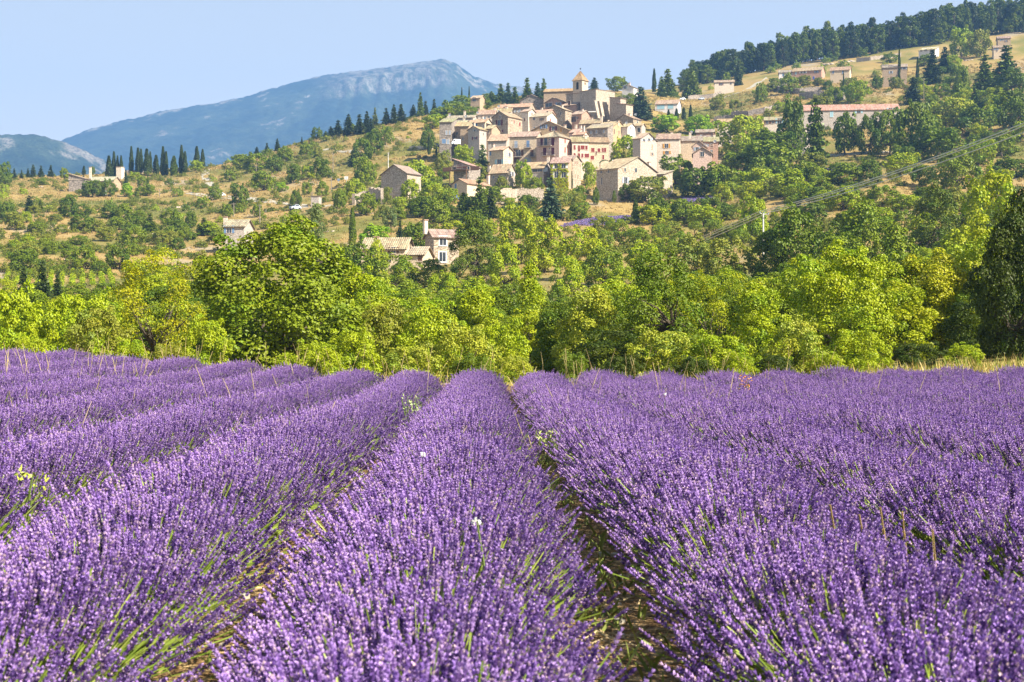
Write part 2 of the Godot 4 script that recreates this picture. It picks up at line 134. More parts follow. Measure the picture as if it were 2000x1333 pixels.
	["house", "cream villa with a maroon window behind the parked camper van", "house", 111.58, -749.17, -0.1396, 10.06, 7.00, 118.08, 125.31, "x", 1.61, "pale", 0, "", [["f", -1.58, -0.92, 1.00, 1.30, "window", "maroon"], ["f", 3.45, -0.76, 0.80, 1.00, "window", ""]], [], ""],
	["house", "white end house of the long pink terrace on the slope", "house", 143.02, -745.78, -0.1745, 6.54, 8.00, 122.69, 129.74, "x", 1.84, "white", 0, "", [["f", -1.17, -1.19, 0.80, 1.40, "window", "blue"], ["f", 2.75, -0.78, 0.80, 1.20, "window", "paleblue"]], [], ""],
	["house", "rose villa with blue shutters and a tiled roof on the slope", "house", 154.79, -743.29, -0.3840, 15.03, 11.00, 123.36, 130.03, "x", 2.53, "rose", 0, "", [["f", -5.65, -0.99, 0.80, 1.40, "window", "paleblue"], ["f", -2.74, -0.65, 1.00, 1.20, "window", "offwhite"], ["f", -1.15, -0.75, 1.00, 1.20, "window", "offwhite"], ["f", 4.90, -0.88, 0.90, 1.20, "window", "blue"], ["f", 3.60, -3.96, 0.90, 1.60, "window", "royal"], ["r", -0.88, -0.57, 0.80, 1.30, "window", ""]], [], ""],
	["house", "small cream house at the right end of the rose villa", "house", 164.92, -714.69, -0.3142, 9.47, 11.00, 118.14, 125.25, "x", 2.53, "cream", 0, "", [["f", -3.23, -0.84, 0.80, 1.30, "window", "blue"], ["f", 1.51, -1.09, 0.80, 1.80, "window", "blue"]], [], ""],
	["house", "villa on two levels with a tiled lean to and twin cypresses in front", "house", 179.49, -668.59, -0.2618, 11.05, 9.00, 109.15, 118.77, "x", 2.07, "tan", 0, "", [["f", -1.59, -2.29, 0.80, 1.20, "window", "greyblue"], ["f", 4.38, -0.66, 1.00, 1.20, "window", "greyblue"], ["f", -0.43, -5.20, 1.20, 1.60, "window", "brown"]], [], ""],
	["house", "pale box shaped house with a row of dark windows near the pine wood", "house", 234.09, -800.34, -0.4887, 8.96, 11.00, 146.19, 151.53, "m", 3.30, "white", 0, "", [["f", -3.07, -0.19, 0.90, 0.90, "window", ""], ["f", -0.55, -0.12, 1.40, 0.90, "window", ""], ["f", 2.25, -0.23, 1.00, 0.90, "window", ""]], [], ""],
	["terrace_house", "long grey terrace with a salmon tiled roof and pale blue shutters", "terrace", 126.84, -536.34, -0.1047, 35.60, 9.00, 70.86, 79.52, "x", 2.60, "grey", 1, "", [["f", -6.87, -1.53, 1.30, 2.20, "window", "paleblue"], ["f", 3.06, -0.53, 1.30, 1.60, "window", "paleblue"], ["f", 14.64, -0.33, 1.30, 1.60, "window", "paleblue"]], [[-13.00, 0.00, 1.20], [-5.00, 0.00, 1.20], [6.00, 0.00, 1.20], [11.00, 0.00, 1.20]], ""],
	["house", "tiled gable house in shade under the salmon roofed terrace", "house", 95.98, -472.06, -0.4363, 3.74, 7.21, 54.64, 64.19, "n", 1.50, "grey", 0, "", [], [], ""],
	["house", "low house with white shutters among the terraced stone walls", "house", 96.27, -524.07, -0.2094, 6.26, 7.00, 65.70, 74.14, "x", 1.61, "pale", 0, "", [["f", -2.20, -0.78, 0.90, 1.30, "window", "brown"], ["f", -0.18, -0.65, 0.90, 1.30, "window", "brown"], ["f", 2.21, -0.35, 1.40, 1.80, "window", "paleblue"]], [], ""],
	["house", "cream house at the upper edge of the slope beside the last trees", "house", 254.28, -744.06, -0.2094, 6.08, 7.00, 135.36, 142.49, "x", 1.61, "cream", 0, "", [["f", -1.77, -0.60, 0.90, 1.40, "window", "blue"]], [], ""],
	["house", "tiled cottage just under the pine wood at the far edge", "house", 272.07, -789.12, -0.2094, 6.71, 7.00, 148.97, 156.12, "x", 1.61, "tan", 0, "", [["f", -1.20, -0.66, 0.90, 1.10, "window", "blue"]], [], ""],
	["house", "grey cottage with a broad eave beside the cypress hedge east of the village", "house", 78.36, -523.90, -0.1745, 5.18, 7.00, 63.03, 73.39, "x", 1.61, "pale", 0, "village houses", [], [], ""],
	["hut", "small flat roofed hut on the western slope", "hut", -55.52, -403.64, -0.1396, 2.23, 3.00, 32.83, 36.03, "f", 0.20, "grey", 0, "", [], [], ""],
]
const WALLS: Array = [
	["dry stone garden wall in front of the fir trees below the village", [[-3.34, -371.32], [1.35, -374.30], [8.36, -375.05]], 3.6, 0.7, "rubble"],
	["broken stone wall of a ruin beside a small green tree", [[-43.24, -388.01], [-41.50, -392.69], [-39.24, -392.69]], 3.2, 0.8, "rubble"],
	["tall ruined stone wall standing free on the western slope", [[-39.24, -392.69], [-36.82, -388.01], [-34.52, -378.06]], 4.2, 0.8, "rubble"],
	["low dark wall in front of the stone barn", [[29.30, -391.90], [32.03, -394.26], [34.78, -398.22]], 1.8, 0.6, "grey_stone"],
	["grey terrace wall under the white end house", [[129.91, -715.09], [131.79, -692.59], [135.63, -672.14], [146.24, -672.14]], 2.6, 0.7, "grey_stone"],
	["long curved dry stone terrace wall below the slope houses", [[129.80, -643.24], [135.45, -639.39], [140.86, -636.84], [145.40, -623.00]], 3.4, 0.8, "grey_stone"],
	["crumbling terrace wall above the low shuttered house", [[96.01, -621.76], [102.13, -615.58], [108.55, -614.35], [118.57, -623.00]], 2.6, 1.0, "grey_stone"],
	["dark terrace wall beside the parked cars on the slope", [[90.29, -730.98], [96.45, -733.91], [103.30, -733.91], [108.16, -738.32]], 2.2, 0.7, "grey_stone"],
	["pale dry stone wall across the upper meadow", [[198.95, -822.44], [205.39, -817.52], [214.62, -819.16], [223.88, -820.79]], 2.0, 1.0, "rubble"],
	["grey retaining wall along the east end of the village", [[86.46, -609.46], [91.57, -607.03], [96.46, -602.20]], 2.6, 0.7, "grey_stone"],
	["stone churchyard wall at the apse of the church", [[53.65, -633.04], [55.81, -631.78], [57.50, -625.50]], 3.4, 0.7, "rubble"],
	["parapet wall under the parked white van", [[-24.36, -521.51], [-21.50, -520.47], [-18.70, -520.47]], 2.2, 0.6, "grey"],
	["cemetery wall that links the row of cypresses", [[-172.65, -630.51], [-165.40, -630.51], [-157.28, -634.31], [-143.78, -615.58]], 1.6, 0.6, "grey_stone"],
	["village wall behind the barn roof", [[46.15, -490.19], [50.30, -491.17], [52.94, -491.17]], 3.0, 0.7, "grey_stone"],
	["low wall of the terrace with a pergola west of the village", [[-38.53, -536.30], [-33.52, -533.10], [-29.57, -530.97]], 1.2, 0.5, "pale"],
]
const CHURCH: Array = [
	["nave", "x", "tan", 20.41, -597.73, -0.2094, 12.76, 9.00, 83.81, 96.18, 1.80],
	["bell_tower", "h", "cream", 28.01, -583.19, -0.5760, 4.35, 4.79, 80.33, 99.24, 3.60],
	["tower_base", "m", "stone", 28.36, -583.20, -0.5760, 11.35, 5.03, 79.64, 93.63, 1.00],
	["choir", "f", "rubble", 34.76, -579.02, -0.8378, 9.00, 11.00, 77.85, 93.59, 0.30],
	["apse", "n", "rubble", 42.44, -571.32, -0.8378, 6.00, 3.25, 76.17, 89.59, 1.00],
	["sacristy", "n", "rubble", 44.91, -567.24, -0.8029, 5.00, 4.14, 74.88, 86.55, 0.80],
]
const CLOCK: Array = [26.31, 92.85, -577.00]
const BUTTRESSES: Array = [[34.94, 89.14, -569.00], [38.61, 89.14, -569.00], [42.50, 89.14, -569.00]]
const DISHES: Array = [
	[-5.18, 85.19, -566.00, "white dish at the west end of the wide low tiled house"],
	[-5.15, 81.22, -552.00, "white dish on the brown tiled house behind the tall stone house"],
	[-12.70, 77.15, -528.00, "white dish on the west end of the western rows of roofs"],
	[-17.13, 76.11, -530.00, "white dish in the middle of the dark roofed long house"],
	[-23.20, 77.16, -534.00, "white dish at the west end of the dark roofed long house"],
	[-9.67, 72.26, -508.00, "white dish above the cream house with one blue shutter"],
	[1.18, 80.54, -548.00, "first of two white dishes above the bright side of the tall stone house"],
	[2.56, 80.54, -548.00, "second of two white dishes above the bright side of the tall stone house"],
	[48.06, 80.08, -553.00, "white dish on the stone gabled house below the choir"],
	[41.51, 71.72, -516.00, "white dish above the amber fronted house"],
	[59.00, 62.10, -468.00, "white dish on the ridge of the long low tiled house"],
	[63.61, 56.34, -446.00, "lone white dish on the blank rose house"],
	[60.40, 55.22, -446.00, "west one of a pair of white dishes under the blank rose house"],
	[61.36, 55.06, -446.00, "east one of a pair of white dishes under the blank rose house"],
	[85.83, 61.54, -460.00, "white dish on the shaded roof beneath the grey terrace"],
]
const CANOPIES: Array = [
	["arched_canopy", 28.77, 48.94, -440.00, 3.50, "aqua", "arched blue canopy beside the stone fronted house", "canopy"],
	["awning", 33.51, 49.17, -442.00, 4.60, "offwhite", "white awning beside the arched blue canopy", "awning"],
	["awning", 31.91, 82.21, -566.00, 3.00, "offwhite", "small white awning under the church tower", "awning"],
]

const TREES: Array = [
	["maple", "mid", -8.7, -53.0, 6.7, 5.6, "big dense maple, the tallest tree behind the lavender, its shady side dark", "tree", 0],
	["ash", "gold", -12.3, -49.0, 3.5, 4.3, "yellow green ash with orange tinted leaves and bare twigs", "tree", 0],
	["bramble", "lime", -16.7, -47.0, 2.5, 2.7, "lime green bush behind the far west end of the lavender", "bush", 0],
	["bramble", "lime", -16.0, -49.0, 2.6, 2.4, "low lime bush second from the west end of the lavender", "bush", 0],
	["bramble", "olive", -13.4, -46.0, 2.3, 2.1, "pale olive bush at the foot of the orange tinted ash", "bush", 0],
	["bramble", "lime", -16.8, -56.0, 3.0, 2.9, "lime bush behind the pale olive bush", "bush", 0],
	["bramble", "lime", -10.2, -47.0, 1.9, 1.9, "bright bush between the ash and the big maple", "bush", 0],
	["thicket", "lime", -5.9, -56.0, 2.8, 4.2, "leafy lime tree touching the east side of the big maple", "tree", 0],
	["bramble", "olive", -4.2, -49.0, 2.6, 2.7, "olive bush with grey twigs east of the big maple", "bush", 0],
	["bramble", "lime", -5.0, -45.0, 2.1, 1.7, "low bright bramble below the big maple", "bush", 0],
	["bramble", "lime", -2.7, -47.0, 2.5, 2.5, "broad lime bramble left of the central lavender row", "bush", 0],
	["bramble", "cream", -1.6, -45.0, 2.4, 1.9, "pale flowering bramble at the head of the central lavender row", "bush", 0],
	["thicket", "lime", -1.4, -58.0, 2.9, 3.6, "yellow green thicket behind the pale flowering bramble", "tree", 0],
	["bramble", "lime", -0.3, -48.0, 2.1, 2.0, "lime bramble right of the central lavender row", "bush", 0],
	["bramble", "cream", -3.1, -43.0, 1.9, 1.2, "low pale bramble at the lavender edge left of the centre", "bush", 0],
	["bramble", "deep", -1.1, -42.0, 1.7, 0.9, "low dark bramble at the head of the middle furrow", "bush", 0],
	["bramble", "cream", 0.0, -42.5, 1.4, 0.9, "small pale bramble under the steep yellow cone shaped tree", "bush", 0],
	["cone", "lime", 0.9, -68.0, 2.7, 5.1, "yellow green cone shaped tree", "tree", 0],
	["thicket", "deep", 1.6, -52.0, 2.4, 2.8, "dark leafy tree right of the yellow cone shaped tree", "tree", 0],
	["thicket", "cream", 2.7, -50.0, 2.7, 3.3, "tall bush covered with pale seed heads", "tree", 0],
	["thicket", "dark", 3.2, -47.0, 2.7, 1.8, "thicket with leaves darkened for shade, low at the edge of the lavender", "bush", 0],  # leaf colour darkened for the shade low in the hedge
	["ivytree", "deep", 5.2, -50.0, 3.4, 4.4, "tall ivy clad tree with bare grey branches at the middle of the hedge", "tree", 0],
	["bramble", "cream", 4.9, -46.0, 2.8, 1.7, "pale bramble hanging over a dark hollow under the ivy clad tree", "bush", 0],
	["ash", "yellow", 8.1, -56.0, 3.4, 4.1, "thin yellow tree with sparse leaves and grey twigs", "tree", 0],
	["bramble", "lime", 6.5, -45.0, 2.3, 1.5, "bright bush in front of the thin yellow tree", "bush", 0],
	["thicket", "lime", 8.6, -50.0, 2.7, 3.2, "leafy green bush with a dark hollow beneath", "bush", 0],
	["thicket", "yellow", 11.7, -58.0, 3.1, 4.1, "yellow green tree behind the hollow bush", "tree", 0],
	["maple", "lime", 12.0, -52.0, 3.9, 4.5, "broad lime tree with cream leaf tips in the eastern hedge", "tree", 0],
	["bramble", "cream", 9.3, -46.0, 2.3, 1.9, "pale leafed bramble in the eastern hedge", "bush", 0],
	["bramble", "lime", 11.3, -46.0, 2.3, 1.5, "bush that arches over dry grass in the eastern hedge", "bush", 0],
	["thicket", "lime", 15.8, -60.0, 2.8, 4.4, "green tree between the lime tree and the golden tree", "tree", 0],
	["maple", "gold", 17.7, -60.0, 4.5, 4.3, "golden green tree with a dark underside", "tree", 0],
	["bramble", "dark", 13.7, -48.0, 1.9, 0.9, "dark low bush under the golden tree", "bush", 0],
	["bramble", "lime", 14.9, -47.0, 1.5, 0.8, "small bush beside the dry grass bank", "bush", 0],
	["maple", "dark", 17.9, -50.0, 3.4, 5.3, "very dark tree in shade at the east end of the hedge", "tree", 0],  # its shade is put into the dark leaf tint
	["maple", "dark", 22.1, -58.0, 4.6, 7.3, "tall dark tree half cut off at the east end", "tree", 0],  # leaf tint darkened for shade, like the tree beside it
	["thicket", "yellow", 22.1, -66.0, 3.6, 5.6, "yellow leafed tree behind the very dark tree", "tree", 0],
	["thicket", "dark", 17.6, -54.0, 2.5, 2.3, "dark bush in the shade of the very dark tree", "bush", 0],  # shade of the neighbouring tree painted as leaf tint
	["bramble", "lime", -6.0, -43.5, 1.7, 1.2, "low lime bush below the poplar", "bush", 0],
	["bramble", "lime", -6.9, -43.5, 1.3, 0.8, "small lime bush under the maple crown", "bush", 0],
	["bramble", "olive", -10.5, -43.5, 1.4, 1.0, "low olive bush under the ash", "bush", 0],
	["bramble", "lime", -11.7, -43.5, 1.4, 1.1, "low lime bush left of the ash trunk", "bush", 0],
	["bramble", "lime", -14.7, -43.5, 1.4, 1.1, "low lime bush at the west end", "bush", 0],
	["bramble", "deep", 1.9, -43.5, 1.4, 1.0, "low dark bush right of the middle furrow", "bush", 0],
	["bramble", "dark", 3.4, -43.5, 1.4, 0.9, "low dark bush under the tall pale seed heads", "bush", 0],  # darker leaf tint paints the shade at the hedge foot
	["bramble", "dark", 5.6, -43.5, 1.4, 0.8, "low dark bush right of the ivy clad tree", "bush", 0],  # shade under the hedge put into the leaf tint
	["bramble", "lime", 7.0, -43.5, 1.3, 0.9, "low lime bush left of the hollow", "bush", 0],
	["bramble", "dark", 8.1, -43.5, 1.4, 0.8, "low dark bush in the eastern hedge", "bush", 0],  # leaf tint darkened to stand for shade low in the hedge
	["bramble", "lime", 9.7, -43.5, 1.3, 0.8, "low lime bush at the start of the dry grass", "bush", 0],
	["poplar", "sage", -28.7, -208.0, 3.0, 12.1, "slim grey green poplar rising behind the big maple", "tree", 1],
	["conifer", "black", -51.2, -149.0, 2.8, 4.9, "dark pine on the edge of the vineyard, westmost of three", "tree", 1],
	["conifer", "black", -51.2, -155.0, 2.9, 5.5, "dark pine on the edge of the vineyard, middle of three", "tree", 1],
	["conifer", "black", -50.2, -157.0, 2.3, 3.9, "dark pine on the edge of the vineyard, eastmost of three", "tree", 1],
	["conifer", "black", -53.9, -179.0, 2.6, 2.3, "small dark pine alone by the vineyard", "tree", 1],
	["oak", "deep", -20.7, -186.0, 7.4, 6.5, "round green tree below the low cream house", "tree", 1],
	["oak", "yellow", -19.1, -200.5, 4.3, 6.5, "yellow green tree against the pinkish roof", "tree", 1],
	["oak", "mid", -15.1, -187.0, 6.4, 4.9, "leafy tree in front of the small outbuilding", "tree", 1],
	["oak", "mid", -10.5, -187.5, 4.7, 3.8, "walnut tree below the stone farmhouse", "tree", 1],
	["oak", "lime", -7.6, -161.5, 4.1, 3.5, "small lime tree below the farmhouse terrace", "tree", 1],
	["yew", "deep", -5.0, -183.5, 7.9, 9.1, "tall feathery dark tree right of the stone farmhouse", "tree", 1],
	["oak", "lime", -1.0, -177.0, 5.1, 5.8, "climber covered tree in the middle of the valley", "tree", 1],
	["oak", "yellow", 0.8, -223.5, 7.6, 9.4, "big yellow green oak below the garden wall", "tree", 1],
	["oak", "yellow", 4.6, -206.5, 7.1, 8.1, "second big oak beside the yellow green one", "tree", 1],
	["oak", "yellow", 9.6, -191.5, 6.5, 7.1, "leaning oak with a dark shaded flank", "tree", 1],
	["oak", "lime", 6.1, -154.5, 4.4, 5.0, "lime tree under the leaning oak", "tree", 1],
	["oak", "mid", 11.4, -175.5, 5.7, 5.0, "green tree behind the bush with seed heads", "tree", 1],
	["oak", "lime", -13.5, -147.5, 4.8, 3.5, "lime tree in the hollow behind the maple", "tree", 1],
	["oak", "mid", -10.4, -144.0, 5.2, 3.3, "green tree in the hollow below the outbuilding", "tree", 1],
	["oak", "lime", -3.9, -145.5, 4.7, 3.4, "lime tree in the hollow below the feathery tree", "tree", 1],
	["oak", "mid", 0.0, -142.5, 4.6, 2.9, "green tree in the hollow left of the cone shaped tree", "tree", 1],
	["oak", "mid", -20.7, -159.5, 5.2, 4.6, "green tree between the maple and the poplar", "tree", 1],
	["oak", "deep", 30.9, -154.5, 7.2, 8.4, "big dark oak beside the white power pole", "tree", 1],
	["oak", "deep", 28.2, -157.0, 5.1, 5.9, "dark tree left of the white power pole foot", "tree", 1],
	["oak", "mid", 45.4, -183.0, 8.6, 8.2, "grey green bushy tree on the eastern slope", "tree", 1],
	["yew", "deep", 57.0, -191.0, 8.3, 9.4, "big dark juniper on the eastern slope", "tree", 1],
	["oak", "yellow", 53.4, -158.0, 7.4, 10.8, "tall yellow green tree on the eastern slope", "tree", 1],
	["oak", "lime", 42.5, -251.5, 6.3, 8.1, "lime tree left of the power pole top", "tree", 1],
	["oak", "mid", 34.7, -150.5, 6.0, 5.7, "green tree under the power line", "tree", 1],
	["oak", "mid", 38.7, -143.5, 5.7, 6.2, "soft green tree among the eastern bushes", "tree", 1],
	["oak", "lime", 28.0, -129.5, 5.1, 4.2, "lime tree behind the broad lime hedge tree", "tree", 1],
	["oak", "yellow", 39.6, -126.5, 5.0, 5.4, "yellow green tree behind the golden one", "tree", 1],
	["oak", "olive", 24.3, -160.5, 6.4, 5.5, "pale thin tree behind the ivy clad tree", "tree", 1],
	["oak", "olive", 22.6, -179.5, 6.5, 5.5, "pale leafed tree in the middle of the orchard slope", "tree", 1],
	["oak", "lime", 17.7, -189.0, 6.1, 4.7, "lime tree above the ivy clad tree", "tree", 1],
	["orchard", "mid", 19.7, -267.6, 4.4, 3.7, "first small fruit tree of the orchard from the west", "fruit tree", 1],
	["orchard", "mid", 21.7, -246.0, 4.1, 3.5, "second small fruit tree of the orchard from the west", "fruit tree", 1],
	["orchard", "mid", 15.0, -231.5, 4.2, 3.7, "third small fruit tree of the orchard from the west", "fruit tree", 1],
	["orchard", "mid", 27.3, -261.8, 4.1, 3.6, "fourth small fruit tree of the orchard from the west", "fruit tree", 1],
	["orchard", "mid", 35.6, -276.3, 3.4, 2.6, "fifth small fruit tree of the orchard from the west", "fruit tree", 1],
	["orchard", "mid", 37.8, -266.0, 3.3, 3.6, "sixth small fruit tree of the orchard from the west", "fruit tree", 1],
	["orchard", "mid", 26.8, -226.0, 4.1, 4.0, "seventh small fruit tree of the orchard from the west", "fruit tree", 1],
	["orchard", "mid", 22.7, -206.5, 3.7, 3.7, "eighth small fruit tree of the orchard from the west", "fruit tree", 1],
	["orchard", "mid", 38.1, -252.0, 3.6, 3.4, "ninth small fruit tree of the orchard from the west", "fruit tree", 1],
	["orchard", "mid", 36.7, -229.0, 3.3, 3.7, "tenth small fruit tree of the orchard from the west", "fruit tree", 1],
	["round", "deep", -31.2, -529.9, 6.5, 8.5, "round dark plane tree by the pergola west of the village", "tree", 2],
	["cypress", "black", -29.9, -513.2, 1.5, 7.3, "tall cypress in front of the round dark plane tree", "tree", 2],
	["cypress", "black", -26.9, -506.1, 0.9, 4.0, "short cypress right of the round plane tree", "tree", 2],
	["cypress", "black", -22.0, -510.2, 1.1, 4.1, "cypress beside the parked white van", "tree", 2],
	["round", "mid", -23.8, -499.1, 4.7, 5.2, "round bush under the grey gable house", "tree", 2],
	["round", "lime", -16.0, -470.0, 7.8, 6.7, "bright green tree below the parapet wall", "tree", 2],
	["round", "olive", -21.8, -452.5, 5.9, 7.1, "olive green tree with a visible trunk west of the dark gabled house", "tree", 2],
	["round", "deep", -13.1, -505.1, 7.6, 5.3, "dark rounded tree under the vine house", "tree", 2],
	["round", "yellow", -6.9, -502.1, 4.3, 5.7, "small yellow tree in front of the low tiled house", "tree", 2],
	["conifer", "sage", -9.2, -440.9, 6.3, 10.3, "grey green conifer beside the cream gabled house", "tree", 2],
	["round", "olive", -10.2, -434.8, 5.3, 4.9, "pale tree beside the wooden balcony", "tree", 2],
	["round", "mid", -20.8, -438.3, 4.4, 3.7, "bush under the olive green tree", "tree", 2],
	["round", "mid", -21.2, -393.5, 4.5, 6.3, "small round tree above the blue car", "tree", 2],
	["conifer", "deep", -15.8, -333.3, 5.5, 6.4, "dark fir left of the pale house", "tree", 2],
	["conifer", "deep", -7.5, -329.4, 5.2, 10.3, "tallest fir in front of the pale house", "tree", 2],
	["conifer", "black", -5.0, -330.7, 4.3, 6.8, "dark fir right of the tallest fir", "tree", 2],
	["conifer", "deep", -11.3, -331.4, 5.0, 6.8, "fir directly before the pale house", "tree", 2],
	["round", "lime", 3.2, -407.1, 5.6, 7.8, "bright green tree left of the creeper clad house", "tree", 2],
	["round", "mid", 6.5, -399.8, 5.2, 4.7, "bush under the creeper clad house", "tree", 2],
	["round", "olive", -2.9, -406.3, 3.5, 3.6, "umbrella shaped pine beside the low stone house", "tree", 2],
	["cypress", "black", -2.4, -413.6, 0.7, 3.7, "first of three cypresses beside the low stone house", "tree", 2],
	["cypress", "black", -1.2, -413.6, 0.7, 4.1, "second of three cypresses beside the low stone house", "tree", 2],
	["cypress", "black", 0.0, -411.2, 0.7, 3.7, "third of three cypresses beside the low stone house", "tree", 2],
	["round", "mid", -1.3, -392.7, 4.0, 3.4, "rounded bush under the three cypresses", "tree", 2],
	["conifer", "blue", 8.7, -320.9, 6.5, 10.0, "blue green cedar below the creeper clad house", "tree", 2],
	["cypress", "black", 13.6, -426.2, 0.8, 4.8, "cypress before the white shutters, westmost", "tree", 2],
	["cypress", "black", 16.2, -426.2, 0.9, 5.4, "cypress at the corner of the creeper clad house", "tree", 2],
	["cypress", "black", 17.2, -424.5, 0.8, 5.4, "cypress just right of the creeper clad house", "tree", 2],
	["cypress", "black", 17.6, -419.4, 0.8, 5.1, "shortest cypress right of the creeper clad house", "tree", 2],
	["orchard", "olive", 11.0, -331.4, 5.2, 6.5, "grey green almond tree with a dark trunk on the dry meadow", "tree", 2],
	["orchard", "olive", 14.3, -337.4, 5.3, 6.0, "second grey green almond tree on the dry meadow", "tree", 2],
	["round", "mid", 17.6, -375.8, 4.9, 5.1, "bush between the almond trees and the barn", "tree", 2],
	["round", "lime", 23.8, -436.6, 4.7, 7.8, "tree climbing up the wall left of the stone barn", "tree", 2],
	["round", "deep", 22.2, -376.6, 2.4, 4.8, "dark bush at the corner of the stone barn", "tree", 2],
	["round", "deep", 27.7, -385.7, 1.2, 3.6, "ivy clump on the stone barn wall", "tree", 2],
	["round", "lime", 40.2, -491.2, 12.7, 11.1, "big yellow green plane tree in the village square", "tree", 2],
	["round", "deep", 44.0, -490.2, 7.8, 7.0, "dark lower tree beside the big plane tree", "tree", 2],
	["round", "lime", 59.1, -498.1, 9.0, 8.0, "round topped tree lit on one side below the orange shutters", "tree", 2],
	["conifer", "olive", 51.9, -501.1, 3.6, 7.5, "thin sparse fir in front of the grey flanked house", "tree", 2],
	["round", "olive", 36.6, -388.8, 11.8, 7.2, "broad olive bush in front of the stone barn", "tree", 2],
	["round", "deep", 31.5, -389.6, 5.6, 5.0, "dark shrub against the barn gable", "tree", 2],
	["round", "mid", 49.7, -432.2, 12.1, 8.3, "big green tree right of the barn", "tree", 2],
	["round", "deep", 51.6, -396.6, 12.8, 8.3, "broad dark tree right of the lean to shed", "tree", 2],
	["round", "mid", 57.3, -393.5, 12.7, 9.0, "big green tree mass below the pink gabled house", "tree", 2],
	["cypress", "deep", 27.1, -311.5, 2.2, 5.1, "pointed dark juniper above the purple strip", "tree", 2],
	["round", "deep", 31.5, -309.6, 6.2, 6.0, "dark bush above the purple strip", "tree", 2],
	["round", "mid", 37.5, -311.5, 6.3, 5.4, "green bush right of the purple strip", "tree", 2],
	["round", "deep", 44.8, -319.6, 6.4, 5.1, "dark bush below the broad dark tree", "tree", 2],
	["round", "yellow", 53.9, -365.4, 5.3, 5.2, "tree with orange tips beside the purple patch", "tree", 2],
	["round", "lime", 30.8, -536.3, 4.2, 3.9, "small bright tree at the foot of the dark rubble wall", "tree", 2],
	["round", "bright", 61.5, -570.6, 13.1, 7.2, "bright green row tree above the east houses, west one", "tree", 2],
	["round", "bright", 75.0, -574.0, 14.1, 7.7, "bright green row tree above the east houses, east one", "tree", 2],
	["cypress", "black", 68.5, -623.0, 2.0, 4.3, "dark hedge cypress, westmost of four", "tree", 2],
	["cypress", "black", 72.3, -625.5, 2.3, 4.9, "dark hedge cypress, second of four", "tree", 2],
	["cypress", "black", 75.6, -626.7, 2.3, 5.5, "dark hedge cypress, third of four", "tree", 2],
	["cypress", "black", 78.9, -629.3, 2.0, 6.4, "dark hedge cypress, eastmost of four", "tree", 2],
	["round", "lime", 79.3, -488.2, 17.6, 13.7, "great yellow green tree at the east edge of the village", "tree", 2],
	["round", "mid", 75.4, -419.4, 18.1, 11.0, "broad green tree below the great yellow green one", "tree", 2],
	["round", "mid", 67.4, -426.2, 12.3, 7.6, "green tree left of the pink gabled house", "tree", 2],
	["conifer", "deep", 92.3, -433.1, 9.7, 21.4, "tall dark fir before the grey terrace", "tree", 2],
	["round", "deep", 90.2, -458.0, 9.2, 19.6, "dark tree left of the tall fir", "tree", 2],
	["round", "lime", 64.4, -373.6, 10.8, 6.6, "lime tree above the purple patches", "tree", 2],
	["round", "lime", 67.6, -344.9, 9.9, 6.8, "lime bush between the two purple patches", "tree", 2],
	["round", "mid", 75.7, -363.2, 8.4, 6.5, "green bush left of the far purple patch", "tree", 2],
	["round", "deep", 106.0, -452.5, 10.1, 13.3, "round dark roadside tree, westmost of the row", "tree", 2],
	["round", "deep", 112.4, -448.0, 8.4, 12.6, "round dark roadside tree, second of the row", "tree", 2],
	["round", "mid", 118.6, -447.1, 8.7, 13.9, "soft green roadside tree, third of the row", "tree", 2],
	["round", "deep", 122.4, -432.2, 13.1, 17.6, "big dark roadside tree at the east of the row", "tree", 2],
	["round", "mid", 90.1, -391.9, 8.5, 3.7, "low green bush right of the far purple patch", "tree", 2],
	["round", "mid", 113.2, -647.1, 7.0, 9.5, "small tree with a trunk on the terrace wall", "tree", 2],
	["round", "mid", 132.1, -680.2, 11.3, 9.7, "spreading tree before the white end house", "tree", 2],
	["round", "mid", 140.4, -620.5, 7.6, 7.0, "tree under the rose villa", "tree", 2],
	["round", "olive", 128.4, -584.4, 8.4, 7.0, "grey green tree on the long terrace wall", "tree", 2],
	["cypress", "black", 147.3, -633.0, 1.1, 11.3, "very thin cypress right of the rose villa", "tree", 2],
	["round", "lime", 147.6, -611.9, 10.1, 9.2, "lime tree beside the very thin cypress", "tree", 2],
	["cypress", "black", 180.5, -664.1, 1.9, 17.0, "tall cypress in front of the two level villa", "tree", 2],
	["cypress", "black", 191.7, -673.5, 1.9, 11.0, "shorter cypress right of the two level villa", "tree", 2],
	["round", "deep", 169.2, -660.2, 5.7, 6.1, "dark shrub at the corner of the two level villa", "tree", 2],
	["conifer", "black", 165.2, -586.8, 9.3, 11.5, "dark fir below the two level villa", "tree", 2],
	["round", "lime", 244.1, -773.0, 15.6, 16.0, "big yellow green tree near the pine wood", "tree", 2],
	["round", "olive", 249.3, -759.3, 12.6, 14.6, "olive brown tree next to the big yellow green one", "tree", 2],
	["conifer", "black", 191.7, -649.7, 11.2, 15.6, "dark pine beside the pale box house", "tree", 2],
	["conifer", "black", 212.9, -700.9, 10.1, 13.2, "second dark pine beside the pale box house", "tree", 2],
	["round", "lime", 215.9, -695.4, 8.0, 9.1, "bright bush under the pines", "tree", 2],
	["round", "mid", 195.3, -618.0, 7.6, 11.4, "small tree on the dry slope", "tree", 2],
	["conifer", "deep", 199.4, -601.0, 12.1, 17.4, "large pine on the eastern slope", "tree", 2],
	["conifer", "deep", 213.5, -615.6, 15.5, 19.2, "largest pine on the eastern slope", "tree", 2],
	["round", "mid", 181.9, -604.6, 8.7, 5.8, "round bush on the dry slope", "tree", 2],
	["round", "cream", 156.7, -506.1, 17.5, 11.7, "tree sprinkled with white blossom", "tree", 2],
